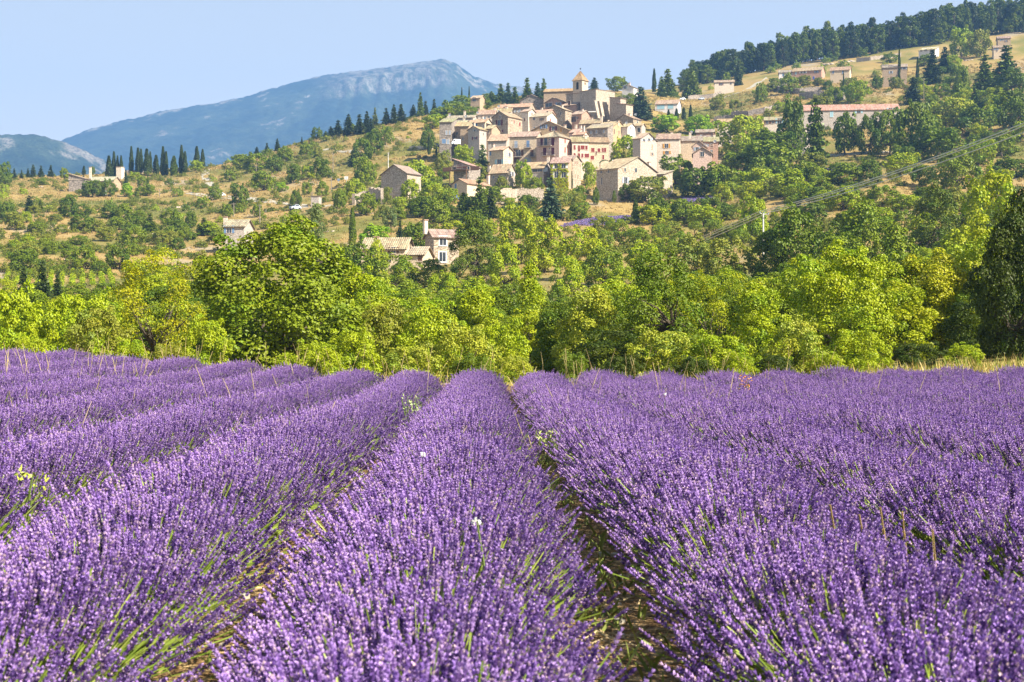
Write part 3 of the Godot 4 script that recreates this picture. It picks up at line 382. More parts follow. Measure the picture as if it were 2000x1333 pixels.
	["round", "deep", 159.0, -489.2, 14.1, 10.4, "dark tree right of the white blossom", "tree", 2],
	["round", "deep", 173.6, -494.1, 12.8, 13.6, "dark autumn tinted tree at the eastern edge", "tree", 2],
	["conifer", "deep", 180.7, -555.9, 8.0, 8.5, "young pine on the eastern slope", "tree", 2],
	["conifer", "mid", 191.2, -561.5, 7.7, 8.8, "light green young pine on the eastern slope", "tree", 2],
	["round", "yellow", 176.4, -558.2, 8.8, 8.0, "yellow tree on the eastern slope", "tree", 2],
	["round", "mid", 55.6, -751.7, 11.4, 7.8, "green tree behind the bell tower", "tree", 2],
	["conifer", "blue", 42.8, -741.3, 6.9, 7.7, "cedar top behind the choir", "tree", 2],
	["conifer", "blue", 55.0, -608.2, 13.6, 14.2, "big blue green cedar right of the church", "tree", 2],
	["round", "mid", 54.4, -653.6, 7.5, 5.3, "tree at the apse of the church", "tree", 2],
	["round", "yellow", 53.5, -620.5, 6.7, 5.7, "yellow green bush at the apse", "tree", 2],
	["cypress", "black", 76.5, -766.9, 2.8, 12.6, "tall cypress at the edge of the pine wood", "tree", 2],
	["conifer", "mid", 82.6, -754.7, 11.4, 14.0, "light green pine near the tall cypress", "tree", 2],
	["conifer", "deep", 77.3, -736.8, 6.9, 11.0, "dark pine next to the tall cypress", "tree", 2],
	["conifer", "mid", 93.7, -745.7, 12.3, 15.9, "light pine above the low white building", "tree", 2],
	["round", "mid", 117.7, -780.8, 6.2, 7.8, "tree beside the camper van", "tree", 2],
	["conifer", "black", 123.9, -780.8, 6.2, 13.9, "dark pine above the camper van", "tree", 2],
	["conifer", "deep", -5.4, -689.8, 7.0, 9.8, "fir left of the church, westmost", "tree", 2],
	["conifer", "blue", -1.9, -674.8, 6.3, 10.6, "blue fir left of the church", "tree", 2],
	["conifer", "deep", 1.4, -657.5, 6.6, 9.4, "fir left of the church, third from the west", "tree", 2],
	["conifer", "deep", 6.9, -644.5, 7.4, 13.1, "tallest fir left of the church", "tree", 2],
	["conifer", "blue", 11.5, -640.7, 6.0, 10.8, "narrow blue fir left of the church", "tree", 2],
	["conifer", "deep", 14.3, -642.0, 6.0, 12.4, "fir just left of the nave roof", "tree", 2],
	["conifer", "deep", -9.9, -689.8, 6.5, 6.9, "small fir at the west end of the church firs", "tree", 2],
	["round", "mid", -11.4, -705.2, 10.2, 5.5, "leafy tree left of the church firs", "tree", 2],
	["round", "mid", -23.9, -699.5, 11.6, 7.0, "leafy tree under the two thin cypresses", "tree", 2],
	["cypress", "black", -25.6, -726.6, 1.3, 10.7, "thin cypress beside the small villa, west one", "tree", 2],
	["cypress", "black", -22.0, -731.0, 1.3, 10.5, "thin cypress beside the small villa, east one", "tree", 2],
	["round", "mid", -14.0, -648.4, 9.8, 6.0, "leafy tree in front of the small villa", "tree", 2],
	["round", "mid", -25.9, -628.0, 12.2, 7.6, "leafy tree above the western roofs", "tree", 2],
	["round", "mid", -18.9, -620.5, 9.8, 5.3, "leafy tree behind the wide tiled house", "tree", 2],
	["round", "mid", -31.4, -624.2, 11.2, 6.2, "leafy tree on the ridge west of the village", "tree", 2],
	["round", "lime", -33.4, -599.8, 9.5, 5.9, "lime tree on the ridge west of the village", "tree", 2],
	["conifer", "black", -37.9, -694.0, 4.5, 8.7, "dark pine on the ridge nearest the village", "tree", 2],
	["round", "lime", -27.8, -407.1, 11.1, 9.3, "bright bush that hides the side of the old stone barn", "tree", 2],
	["round", "lime", -28.0, -388.8, 6.2, 5.6, "lime tree below the old stone barn", "tree", 2],
	["round", "lime", -34.1, -422.0, 3.6, 6.1, "dark ivy on the gable of the old stone barn", "tree", 2],
	["round", "lime", -45.4, -407.9, 6.8, 5.9, "bright round bush left of the old barn", "tree", 2],
	["round", "mid", -45.9, -443.6, 8.0, 9.2, "tall green tree left of the old barn", "tree", 2],
	["round", "lime", -35.8, -403.0, 7.3, 4.8, "bright bush under the old barn", "tree", 2],
	["round", "olive", -33.6, -380.3, 3.3, 4.6, "olive shrub beside the ruin", "tree", 2],
	["round", "mid", -35.9, -352.5, 5.8, 5.4, "small green tree standing in the ruin", "tree", 2],
	["round", "mid", -45.6, -377.3, 3.8, 5.4, "green bush left of the ruin", "tree", 2],
	["cypress", "deep", -32.5, -289.8, 1.8, 7.7, "tall lone cypress on the western slope", "tree", 2],
	["round", "sage", -27.5, -321.6, 3.9, 5.0, "grey green tree below the ruin", "tree", 2],
	["round", "bright", -26.6, -277.4, 6.4, 4.3, "bright bush above the pinkish roof", "tree", 2],
	["conifer", "black", -22.9, -291.0, 1.9, 4.8, "dark slim fir above the outbuilding", "tree", 2],
	["round", "deep", -17.2, -258.1, 5.9, 6.3, "dark tree left of the stone farmhouse", "tree", 2],
	["round", "mid", -17.5, -324.1, 7.2, 5.6, "green tree above the stone farmhouse", "tree", 2],
	["round", "deep", -21.4, -349.7, 5.8, 4.5, "dark green tree below the lime tree", "tree", 2],
	["round", "yellow", -12.3, -296.9, 7.5, 3.4, "yellow bush on the roof line of the stone farmhouse", "tree", 2],
	["round", "deep", -52.0, -536.3, 8.5, 9.2, "tree under the ridge pines", "tree", 2],
	["round", "mid", -49.2, -557.1, 6.0, 7.5, "tree on the golden slope near the pines", "tree", 2],
	["round", "deep", -54.5, -519.4, 8.6, 8.9, "large dark oak on the golden slope", "tree", 2],
	["conifer", "black", -57.3, -508.1, 3.7, 4.5, "dark pine beside the large dark oak", "tree", 2],
	["conifer", "black", -210.2, -601.0, 3.0, 4.7, "skyline pine, westmost on the western hill", "tree", 3],
	["conifer", "black", -207.1, -601.0, 2.2, 4.1, "small skyline pine, second from the west", "tree", 3],
	["conifer", "black", -206.0, -605.8, 2.8, 4.7, "skyline pine, third from the west", "tree", 3],
	["conifer", "black", -203.8, -605.8, 3.5, 6.3, "tallest skyline pine of the western cluster", "tree", 3],
	["conifer", "black", -201.7, -609.5, 3.5, 5.7, "skyline pine, fifth from the west", "tree", 3],
	["conifer", "black", -199.5, -615.6, 3.8, 6.1, "isolated skyline pine on the western hill", "tree", 3],
	["round", "deep", -200.6, -561.5, 7.3, 8.8, "big dark tree at the western edge of the hill", "tree", 3],
	["round", "mid", -187.1, -595.0, 4.7, 4.7, "round skyline bush on the western hill", "tree", 3],
	["cypress", "black", -189.3, -629.3, 2.0, 4.3, "short dark skyline tree near the farmhouse", "tree", 3],
	["round", "deep", -184.7, -626.7, 2.7, 4.0, "small dark skyline bush near the farmhouse", "tree", 3],
	["cypress", "black", -170.9, -603.4, 3.3, 9.9, "broad cypress at the west end of the cemetery", "tree", 3],
	["cypress", "black", -171.8, -614.3, 2.4, 10.8, "tall cypress at the west end of the cemetery", "tree", 3],
	["cypress", "black", -169.9, -613.1, 2.0, 9.0, "slim cypress at the west end of the cemetery", "tree", 3],
	["cypress", "black", -168.0, -611.9, 2.2, 9.2, "cypress right of the pale tomb house", "tree", 3],
	["conifer", "black", -153.2, -544.9, 4.3, 7.8, "dark conifer below the cemetery corner", "tree", 3],
	["cypress", "black", -168.6, -630.5, 2.5, 12.0, "single cypress, first of the cemetery row", "tree", 3],
	["cypress", "black", -165.6, -630.5, 3.0, 11.3, "cypress pair in the cemetery row, west one", "tree", 3],
	["cypress", "black", -163.3, -626.7, 2.3, 10.5, "cypress pair in the cemetery row, east one", "tree", 3],
	["cypress", "black", -159.2, -620.5, 3.4, 11.1, "thick cypress in the cemetery row", "tree", 3],
	["cypress", "black", -158.3, -623.0, 2.0, 9.6, "slim cypress beside the thick one", "tree", 3],
	["cypress", "black", -153.3, -613.1, 3.3, 8.8, "lower broad cypress in the cemetery row", "tree", 3],
	["cypress", "black", -149.1, -608.2, 2.8, 12.4, "tallest cypress of the cemetery row", "tree", 3],
	["cypress", "black", -147.5, -607.0, 2.4, 10.2, "cypress leaning on the tallest one", "tree", 3],
	["cypress", "deep", -142.5, -599.8, 3.7, 8.1, "ragged short cypress in the cemetery row", "tree", 3],
	["cypress", "black", -139.5, -601.0, 2.8, 12.2, "tall twin cypress east of the row, west one", "tree", 3],
	["cypress", "black", -137.5, -598.6, 2.4, 9.4, "tall twin cypress east of the row, east one", "tree", 3],
	["cypress", "black", -140.7, -635.6, 3.2, 10.0, "last pair of cypresses by the track, west one", "tree", 3],
	["cypress", "black", -137.3, -631.8, 2.5, 8.6, "last pair of cypresses by the track, east one", "tree", 3],
	["round", "lime", -134.9, -608.2, 6.6, 4.8, "lime bush under the last pair of cypresses", "tree", 3],
	["cypress", "black", -172.6, -563.8, 1.0, 4.6, "thin cypress before the farmhouse, west one", "tree", 3],
	["cypress", "black", -169.1, -561.5, 1.2, 4.4, "thin cypress before the farmhouse, east one", "tree", 3],
	["round", "deep", -149.6, -502.1, 5.4, 5.7, "dark rounded farm tree, west one", "tree", 3],
	["round", "deep", -146.2, -502.1, 5.1, 5.9, "dark rounded farm tree, middle one", "tree", 3],
	["round", "deep", -142.4, -502.1, 5.4, 6.1, "dark rounded farm tree, east one", "tree", 3],
	["conifer", "black", -147.3, -542.8, 2.5, 7.0, "dark fir below the cemetery wall", "tree", 3],
	["conifer", "deep", -137.8, -538.4, 1.7, 7.3, "thin dark fir below the cemetery wall", "tree", 3],
	["round", "lime", -155.9, -587.9, 6.3, 3.7, "pale bush below the cemetery wall", "tree", 3],
	["round", "bright", -135.6, -501.1, 5.4, 4.6, "bright bush right of the farm trees", "tree", 3],
	["round", "mid", -128.1, -502.1, 4.7, 4.2, "bush in the middle of the western hill", "tree", 3],
	["round", "mid", -131.1, -503.1, 4.3, 3.6, "second bush in the middle of the western hill", "tree", 3],
	["round", "deep", -127.9, -410.3, 5.9, 6.6, "large dark oak in the western meadow", "tree", 3],
	["conifer", "black", -142.9, -421.1, 4.2, 5.4, "dark pine in the western meadow", "tree", 3],
	["round", "deep", -142.0, -399.8, 6.3, 5.7, "dark thicket at the western edge", "tree", 3],
	["conifer", "mid", -143.8, -433.9, 2.8, 3.6, "small green pine in the western meadow", "tree", 3],
	["round", "mid", -110.8, -405.4, 6.1, 4.9, "green twin crowned tree on the western slope", "tree", 3],
	["conifer", "deep", -92.5, -363.2, 5.0, 5.6, "spreading pine on the western slope", "tree", 3],
	["round", "mid", -87.0, -328.1, 5.9, 4.5, "round green oak on the western slope", "tree", 3],
	["round", "deep", -73.2, -264.9, 5.0, 4.4, "dark oak above the vineyard", "tree", 3],
	["round", "mid", -80.1, -266.5, 4.8, 4.4, "green tree above the vineyard", "tree", 3],
	["round", "deep", -88.8, -259.2, 6.0, 4.5, "dark wood at the west end of the vineyard", "tree", 3],
	["round", "mid", -82.9, -344.2, 3.0, 3.4, "small green tree left of the grey house", "tree", 3],
	["round", "mid", -78.3, -340.1, 3.4, 3.6, "green tree left of the grey house", "tree", 3],
	["round", "deep", -84.9, -375.8, 3.5, 4.6, "dark tree on the terrace above the grey house", "tree", 3],
	["conifer", "deep", -76.3, -352.5, 5.1, 4.3, "dark pine behind the grey house", "tree", 3],
	["round", "deep", -81.3, -425.4, 5.8, 6.7, "round topped dark tree beside the country road", "tree", 3],
	["round", "deep", -61.4, -404.6, 3.5, 5.1, "egg shaped dark tree beside the country road", "tree", 3],
	["round", "mid", -82.4, -470.0, 8.1, 6.6, "broad tree on the open golden slope", "tree", 3],
	["round", "mid", -96.4, -492.2, 2.7, 3.5, "little tree on the open golden slope", "tree", 3],
	["round", "deep", -72.9, -474.8, 5.5, 6.6, "oak in the middle of the golden slope", "tree", 3],
	["round", "deep", -64.2, -477.6, 6.9, 6.8, "dark oak on the golden slope near the white track", "tree", 3],
	["round", "mid", -84.1, -582.1, 7.5, 5.7, "oak near the skyline of the golden slope", "tree", 3],
	["round", "deep", -89.9, -540.6, 7.8, 6.8, "wide oak under the skyline", "tree", 3],
	["round", "mid", -101.1, -562.6, 10.5, 7.2, "leafy tree under the skyline", "tree", 3],
	["round", "mid", -112.0, -587.9, 8.5, 5.4, "leafy bush under the skyline", "tree", 3],
	["round", "mid", -91.0, -572.9, 7.0, 6.5, "tall bush under the skyline", "tree", 3],
	["round", "lime", -69.6, -485.3, 5.9, 4.1, "lime bush on the golden slope", "tree", 3],
	["round", "olive", -77.7, -569.4, 4.1, 4.9, "olive tree near the dirt track", "tree", 3],
	["round", "mid", -63.6, -440.1, 3.5, 4.1, "small bush above the country road", "tree", 3],
	["round", "mid", -56.8, -427.1, 4.0, 4.6, "green tree above the hut", "tree", 3],
	["round", "bright", -73.7, -454.3, 4.6, 3.1, "bright low bush on the golden slope", "tree", 3],
	["round", "olive", -46.4, -383.4, 4.1, 5.2, "olive tree below the road sign", "tree", 3],
	["round", "mid", -98.0, -470.0, 5.4, 4.5, "tree beside the white car on the road", "tree", 3],
	["round", "mid", -78.5, -391.1, 3.7, 3.9, "tree below the country road", "tree", 3],
	["round", "mid", -69.5, -388.0, 3.6, 3.5, "bush below the country road", "tree", 3],
	["conifer", "black", -122.4, -633.0, 3.0, 3.6, "small skyline pine on the golden slope, west one", "tree", 3],
	["conifer", "black", -113.7, -634.3, 4.1, 4.5, "skyline pine on the golden slope, bushy", "tree", 3],
	["conifer", "black", -109.6, -636.8, 3.7, 5.2, "skyline pine on the golden slope, middle", "tree", 3],
	["conifer", "black", -105.4, -639.4, 3.7, 5.7, "skyline pine on the golden slope, layered", "tree", 3],
	["conifer", "black", -94.2, -638.1, 1.6, 3.4, "tiny skyline pine on the western hill", "tree", 3],
	["round", "deep", -87.0, -635.6, 5.5, 5.5, "dark skyline oak on the western hill", "tree", 3],
	["conifer", "deep", -81.5, -623.0, 4.0, 3.9, "skyline pine next to the dark oak", "tree", 3],
	["conifer", "black", -80.5, -633.0, 4.6, 4.9, "skyline pine, second after the dark oak", "tree", 3],
	["conifer", "black", -77.5, -634.3, 5.9, 6.8, "skyline pine with a broad crown", "tree", 3],
	["conifer", "black", -71.3, -620.5, 6.3, 9.5, "tall pyramid pine on the skyline", "tree", 3],
	["conifer", "black", -65.8, -614.3, 6.2, 8.9, "tall broad pine on the skyline", "tree", 3],
	["conifer", "black", -62.9, -616.8, 4.9, 9.4, "second tall pine on the skyline", "tree", 3],
	["conifer", "black", -60.4, -609.5, 4.8, 6.4, "lower pine under the tall skyline pair", "tree", 3],
	["conifer", "sage", -61.4, -638.1, 3.7, 8.2, "pale thin pine on the skyline", "tree", 3],
	["conifer", "black", -56.0, -634.3, 5.0, 7.7, "dark pine on the skyline, first of a close trio", "tree", 3],
	["conifer", "black", -52.5, -633.0, 4.6, 9.0, "dark pine on the skyline, second of a close trio", "tree", 3],
	["conifer", "black", -49.9, -640.7, 6.0, 8.5, "dark pine on the skyline, third of a close trio", "tree", 3],
	["conifer", "black", -47.1, -678.9, 5.4, 7.5, "low dark pine on the skyline", "tree", 3],
	["conifer", "deep", -43.3, -673.5, 4.8, 12.5, "tall spiky fir on the skyline", "tree", 3],
	["conifer", "black", -42.5, -699.5, 5.0, 8.5, "dark pine right of the spiky fir", "tree", 3],
]
const TREE_GROUPS: Array = ["trees and bushes behind the lavender", "trees in the valley below the village", "trees in and around the village", "trees on the western hill"]
const SCRUB: Array = [
	["thicket", 0, -33.9, -92.0, 5.0, 3.6, 2, 1, 3, 0, 2],
	["thicket", 0, -22.9, -59.5, 2.5, 2.3, 2, 1, 3, 1, 2],
	["thicket", 3, -20.9, -58.0, 2.5, 2.3, 2, 1, 3, 0, 2],
	["thicket", 3, -27.7, -73.5, 3.4, 2.7, 2, 1, 3, 1, 2],
	["thicket", 0, -23.4, -73.3, 4.2, 2.7, 2, 2, 3, 0, 2],
	["thicket", 0, -20.3, -60.2, 3.4, 2.6, 2, 2, 3, 1, 2],
	["thicket", 3, -18.3, -58.7, 2.8, 2.0, 2, 2, 3, 0, 2],
	["thicket", 3, -25.8, -73.8, 4.1, 2.9, 2, 2, 3, 1, 2],
	["thicket", 3, -17.4, -61.4, 2.7, 2.9, 2, 1, 32, 0, 1],
	["thicket", 1, -15.7, -61.5, 2.7, 2.8, 2, 2, 32, 0, 1],
	["thicket", 0, -13.7, -59.8, 2.9, 2.9, 2, 0, 32, 0, 2],
	["thicket", 0, -16.1, -73.8, 4.1, 3.3, 2, 0, 32, 1, 2],
	["thicket", 0, -13.3, -70.3, 4.0, 3.5, 2, 1, 31, 0, 2],
	["thicket", 0, -11.5, -57.6, 3.0, 2.8, 2, 1, 31, 1, 2],
	["thicket", 3, -10.2, -57.9, 2.8, 3.1, 2, 2, 31, 0, 1],
	["thicket", 0, -11.5, -71.6, 3.5, 3.4, 2, 2, 31, 0, 2],
	["thicket", 0, -8.8, -58.2, 2.8, 3.0, 2, 2, 31, 1, 2],
	["thicket", 3, -7.8, -61.9, 3.0, 3.1, 2, 0, 31, 0, 3],
	["thicket", 3, -9.2, -93.9, 5.1, 4.3, 2, 0, 31, 1, 3],
	["thicket", 3, -6.4, -70.9, 4.0, 3.6, 2, 0, 31, 2, 3],
	["thicket", 4, -5.7, -57.0, 2.4, 2.8, 2, 0, 31, 0, 1],
	["thicket", 0, -2.5, -72.9, 3.1, 3.6, 2, 1, 34, 0, 2],
	["thicket", 0, -4.2, -59.9, 2.5, 2.8, 2, 1, 34, 1, 2],
	["thicket", 1, -4.1, -92.5, 4.6, 3.5, 2, 1, 34, 0, 3],
	["thicket", 1, -2.5, -59.1, 2.5, 2.7, 2, 1, 34, 1, 3],
	["thicket", 1, -6.3, -90.4, 5.0, 4.0, 2, 1, 34, 2, 3],
	["thicket", 1, 1.1, -89.3, 3.9, 3.9, 2, 2, 34, 0, 2],
	["thicket", 1, -0.9, -59.8, 2.8, 2.8, 2, 2, 34, 1, 2],
	["thicket", 4, 0.6, -58.5, 3.1, 2.7, 2, 2, 34, 0, 2],
	["thicket", 4, 2.2, -58.1, 3.3, 2.8, 2, 2, 34, 1, 2],
	["thicket", 0, 3.7, -56.5, 2.4, 3.3, 2, 1, 33, 0, 1],
	["thicket", 3, 5.1, -57.5, 2.9, 3.7, 2, 1, 33, 0, 3],
	["thicket", 3, 5.3, -74.6, 3.4, 4.0, 2, 1, 33, 1, 3],
	["thicket", 3, 6.2, -91.0, 4.9, 4.3, 2, 1, 33, 2, 3],
	["thicket", 4, 6.8, -59.5, 2.5, 4.0, 2, 0, 33, 0, 2],
	["thicket", 4, 8.4, -69.4, 3.4, 4.0, 2, 0, 33, 1, 2],
	["thicket", 0, 11.1, -89.2, 4.0, 4.7, 2, 0, 33, 0, 5],
	["thicket", 0, 8.3, -60.6, 2.9, 3.5, 2, 0, 33, 1, 5],
	["thicket", 0, 11.0, -75.0, 3.9, 4.3, 2, 0, 33, 2, 5],
	["thicket", 0, 13.8, -89.2, 3.7, 4.7, 2, 0, 33, 3, 5],
	["thicket", 0, 9.4, -56.8, 3.1, 2.9, 2, 0, 33, 4, 5],
	["thicket", 1, 18.1, -89.3, 4.2, 4.8, 2, 1, 36, 0, 3],
	["thicket", 1, 10.6, -56.0, 3.0, 3.5, 2, 1, 36, 1, 3],
	["thicket", 1, 16.4, -91.6, 5.3, 4.1, 2, 1, 36, 2, 3],
	["thicket", 1, 16.3, -71.0, 3.2, 3.8, 2, 2, 36, 0, 2],
	["thicket", 1, 12.3, -56.9, 3.1, 3.6, 2, 2, 36, 1, 2],
	["thicket", 3, 14.7, -60.5, 3.4, 3.1, 2, 2, 36, 0, 1],
	["thicket", 4, 20.4, -72.8, 4.0, 3.1, 2, 1, 35, 0, 2],
	["thicket", 4, 15.6, -57.3, 3.3, 3.2, 2, 1, 35, 1, 2],
	["thicket", 1, 18.2, -61.4, 3.2, 3.0, 2, 2, 35, 0, 2],
	["thicket", 1, 29.0, -94.5, 4.5, 2.3, 2, 2, 35, 1, 2],
	["thicket", 1, 18.9, -57.9, 2.8, 2.8, 2, 0, 35, 0, 4],
	["thicket", 1, 24.4, -73.0, 3.7, 2.5, 2, 0, 35, 1, 4],
	["thicket", 1, 32.7, -90.6, 3.8, 2.5, 2, 0, 35, 2, 4],
	["thicket", 1, 35.8, -93.3, 4.5, 2.4, 2, 0, 35, 3, 4],
	["thicket", 4, 21.2, -59.6, 3.4, 2.4, 2, 0, 35, 0, 1],
	["thicket", 0, 30.5, -92.1, 4.1, 2.3, 2, 0, 35, 0, 3],
	["thicket", 0, 26.6, -74.1, 4.0, 2.5, 2, 0, 35, 1, 3],
	["thicket", 0, 22.0, -57.3, 2.9, 2.5, 2, 0, 35, 2, 3],
	["thicket", 0, -20.5, -70.7, 3.2, 3.4, 2, 1, 32, 0, 1],
	["thicket", 4, -19.7, -74.4, 4.0, 3.3, 2, 2, 32, 0, 1],
	["thicket", 0, -17.7, -73.1, 4.0, 4.0, 2, 2, 32, 0, 1],
	["thicket", 0, -9.6, -70.1, 3.1, 4.0, 2, 0, 31, 0, 3],
	["thicket", 0, -11.9, -93.0, 4.0, 4.6, 2, 0, 31, 1, 3],
	["thicket", 0, -8.2, -71.4, 3.9, 3.8, 2, 0, 31, 2, 3],
	["thicket", 3, -1.5, -95.0, 4.2, 3.9, 2, 1, 34, 0, 2],
	["thicket", 3, -4.5, -71.7, 3.4, 3.5, 2, 1, 34, 1, 2],
	["thicket", 0, 1.4, -71.3, 4.0, 3.0, 2, 2, 34, 0, 4],
	["thicket", 0, -0.5, -74.5, 3.3, 3.8, 2, 2, 34, 1, 4],
	["thicket", 0, 3.5, -90.1, 3.8, 3.0, 2, 2, 34, 2, 4],
	["thicket", 0, 3.0, -69.2, 3.8, 2.9, 2, 2, 34, 3, 4],
	["thicket", 1, 6.9, -71.9, 4.0, 3.9, 2, 2, 33, 0, 1],
	["thicket", 4, 12.3, -69.9, 3.9, 3.8, 2, 1, 36, 0, 1],
	["thicket", 0, 15.3, -74.1, 3.4, 3.9, 2, 1, 36, 0, 1],
	["thicket", 1, 23.3, -93.0, 4.8, 3.4, 2, 0, 36, 0, 2],
	["thicket", 1, 18.3, -72.7, 3.7, 3.9, 2, 0, 36, 1, 2],
	["thicket", 3, 23.0, -74.1, 4.1, 2.9, 2, 0, 35, 0, 2],
	["thicket", 3, 26.8, -70.0, 3.7, 3.0, 2, 0, 35, 1, 2],
	["thicket", 1, -32.1, -94.7, 3.9, 3.6, 2, 2, 3, 0, 1],
	["thicket", 4, -28.4, -91.3, 5.0, 3.3, 2, 2, 3, 0, 1],
	["thicket", 1, -26.0, -92.1, 4.5, 3.6, 2, 1, 32, 0, 1],
	["thicket", 3, -23.7, -93.4, 5.0, 4.6, 2, 2, 32, 0, 1],
	["thicket", 1, -20.5, -90.9, 3.8, 4.3, 2, 0, 32, 0, 1],
	["thicket", 1, -18.8, -92.7, 4.6, 4.5, 2, 1, 31, 0, 1],
	["thicket", 4, -16.3, -93.0, 5.3, 4.0, 2, 2, 31, 0, 1],
	["thicket", 1, -14.3, -94.1, 4.6, 4.1, 2, 2, 31, 0, 1],
	["thicket", 0, 8.8, -92.6, 4.3, 4.2, 2, 2, 33, 0, 1],
	["thicket", 0, 20.3, -89.7, 3.8, 4.2, 2, 2, 36, 0, 1],
	["thicket", 3, 25.6, -92.3, 4.3, 3.0, 2, 1, 35, 0, 1],
	["round", 0, -77.7, -344.2, 3.9, 2.1, 1, 1, 4, 0, 3],
	["round", 0, -82.4, -351.8, 6.0, 3.9, 1, 1, 4, 1, 3],
	["round", 0, -72.9, -310.2, 3.5, 2.6, 1, 1, 4, 2, 3],
	["round", 0, -112.8, -373.6, 7.0, 4.4, 1, 2, 5, 0, 1],
	["shrub", 3, -78.7, -383.4, 2.0, 1.7, 1, 1, 4, 0, 3],
	["round", 3, -75.2, -353.2, 5.8, 3.4, 1, 1, 4, 1, 3],
	["shrub", 3, -94.5, -401.4, 4.2, 2.6, 1, 1, 4, 2, 3],
	["round", 2, -86.5, -385.7, 3.3, 2.4, 1, 1, 4, 0, 5],
	["round", 2, -78.5, -328.7, 3.8, 3.0, 1, 1, 4, 1, 5],
	["round", 2, -80.8, -327.4, 4.6, 3.2, 1, 1, 4, 2, 5],
	["round", 2, -94.2, -371.3, 3.7, 2.2, 1, 1, 4, 3, 5],
	["round", 2, -85.1, -335.3, 3.0, 2.0, 1, 1, 4, 4, 5],
	["round", 2, -114.8, -362.5, 3.6, 2.5, 1, 2, 5, 0, 3],
	["round", 2, -103.6, -317.7, 5.0, 3.5, 1, 2, 5, 1, 3],
	["round", 2, -95.9, -334.7, 4.8, 3.4, 1, 2, 5, 2, 3],
	["round", 1, -66.2, -319.6, 5.8, 3.1, 1, 1, 4, 0, 3],
	["round", 1, -91.9, -383.4, 6.3, 4.6, 1, 1, 4, 1, 3],
	["shrub", 1, -75.7, -307.1, 2.6, 1.8, 1, 1, 4, 2, 3],
	["round", 1, -82.4, -258.1, 3.4, 1.8, 1, 3, 3, 0, 8],
	["round", 1, -89.1, -285.8, 3.7, 2.1, 1, 3, 3, 1, 8],
	["shrub", 1, -84.6, -285.2, 2.0, 1.3, 1, 3, 3, 2, 8],
	["shrub", 1, -94.3, -306.5, 2.1, 1.3, 1, 3, 3, 3, 8],
	["round", 1, -96.7, -307.7, 2.9, 2.4, 1, 3, 3, 4, 8],
	["round", 1, -95.7, -295.7, 3.6, 2.8, 1, 3, 3, 5, 8],
	["round", 1, -98.6, -299.8, 3.7, 3.3, 1, 3, 3, 6, 8],
	["shrub", 1, -86.7, -307.7, 2.6, 1.3, 1, 3, 3, 7, 8],
	["round", 3, -135.7, -397.4, 4.3, 3.1, 1, 2, 37, 0, 3],
	["round", 3, -110.3, -324.1, 4.1, 2.6, 1, 2, 37, 1, 3],
	["round", 3, -110.3, -315.8, 3.8, 2.4, 1, 2, 37, 2, 3],
	["round", 0, -125.5, -413.6, 6.1, 3.6, 1, 0, 5, 0, 3],
	["round", 0, -115.8, -409.5, 6.1, 3.9, 1, 0, 5, 1, 3],
	["round", 0, -95.3, -360.4, 6.8, 4.7, 1, 0, 5, 2, 3],
	["round", 2, -128.9, -401.4, 4.5, 2.4, 1, 1, 5, 0, 1],
	["round", 1, -120.2, -360.4, 5.6, 3.0, 1, 2, 37, 0, 1],
	["round", 1, -104.9, -379.6, 5.5, 3.7, 1, 0, 5, 0, 3],
	["round", 1, -107.3, -409.5, 4.9, 2.9, 1, 0, 5, 1, 3],
	["round", 1, -88.1, -330.0, 3.1, 1.9, 1, 0, 5, 2, 3],
	["round", 2, -126.7, -363.2, 5.4, 4.7, 1, 2, 37, 0, 1],
	["round", 0, -136.8, -388.0, 4.1, 3.5, 1, 2, 37, 0, 1],
	["round", 1, -100.0, -328.7, 4.8, 2.3, 1, 2, 5, 0, 1],
	["round", 2, -97.4, -287.0, 4.4, 4.0, 1, 1, 3, 0, 2],
	["round", 2, -104.2, -296.9, 3.1, 1.6, 1, 1, 3, 1, 2],
	["round", 3, -99.5, -283.0, 3.0, 1.8, 1, 1, 3, 0, 1],
	["round", 2, -107.7, -371.3, 3.8, 3.4, 1, 0, 5, 0, 1],
	["round", 1, -83.7, -245.0, 2.4, 1.9, 1, 1, 3, 0, 1],
	["round", 1, -76.6, -287.0, 3.5, 2.6, 1, 0, 3, 0, 1],
	["shrub", 0, -100.0, -295.1, 2.5, 1.5, 1, 1, 3, 0, 2],
	["shrub", 0, -96.7, -277.4, 2.1, 1.5, 1, 1, 3, 1, 2],
	["shrub", 0, -66.5, -253.5, 2.0, 1.1, 1, 3, 32, 0, 2],
	["shrub", 0, -71.5, -283.5, 1.9, 1.5, 1, 3, 32, 1, 2],
	["round", 0, -73.7, -254.5, 3.7, 2.6, 1, 0, 3, 0, 1],
	["round", 0, -94.5, -317.7, 3.0, 1.8, 1, 3, 3, 0, 1],
	["shrub", 1, -150.4, -448.0, 1.9, 1.1, 0, 0, 37, 0, 2],
	["shrub", 1, -157.0, -471.9, 3.1, 2.1, 0, 0, 37, 1, 2],
	["shrub", 3, -111.0, -443.6, 2.5, 1.8, 0, 2, 1, 0, 1],
	["shrub", 1, -116.3, -495.1, 4.6, 2.9, 0, 1, 2, 0, 2],
	["shrub", 1, -110.4, -463.5, 2.9, 1.9, 0, 1, 2, 1, 2],
	["shrub", 1, -151.6, -502.1, 3.2, 2.5, 0, 2, 0, 0, 1],
	["shrub", 2, -156.7, -444.5, 4.0, 2.9, 0, 1, 37, 0, 1],
	["shrub", 0, -152.8, -515.3, 3.8, 3.1, 0, 2, 0, 0, 1],
	["round", 1, -144.1, -554.8, 4.7, 4.1, 0, 2, 1, 0, 1],
	["shrub", 3, -173.9, -486.3, 3.5, 2.7, 0, 1, 37, 0, 1],
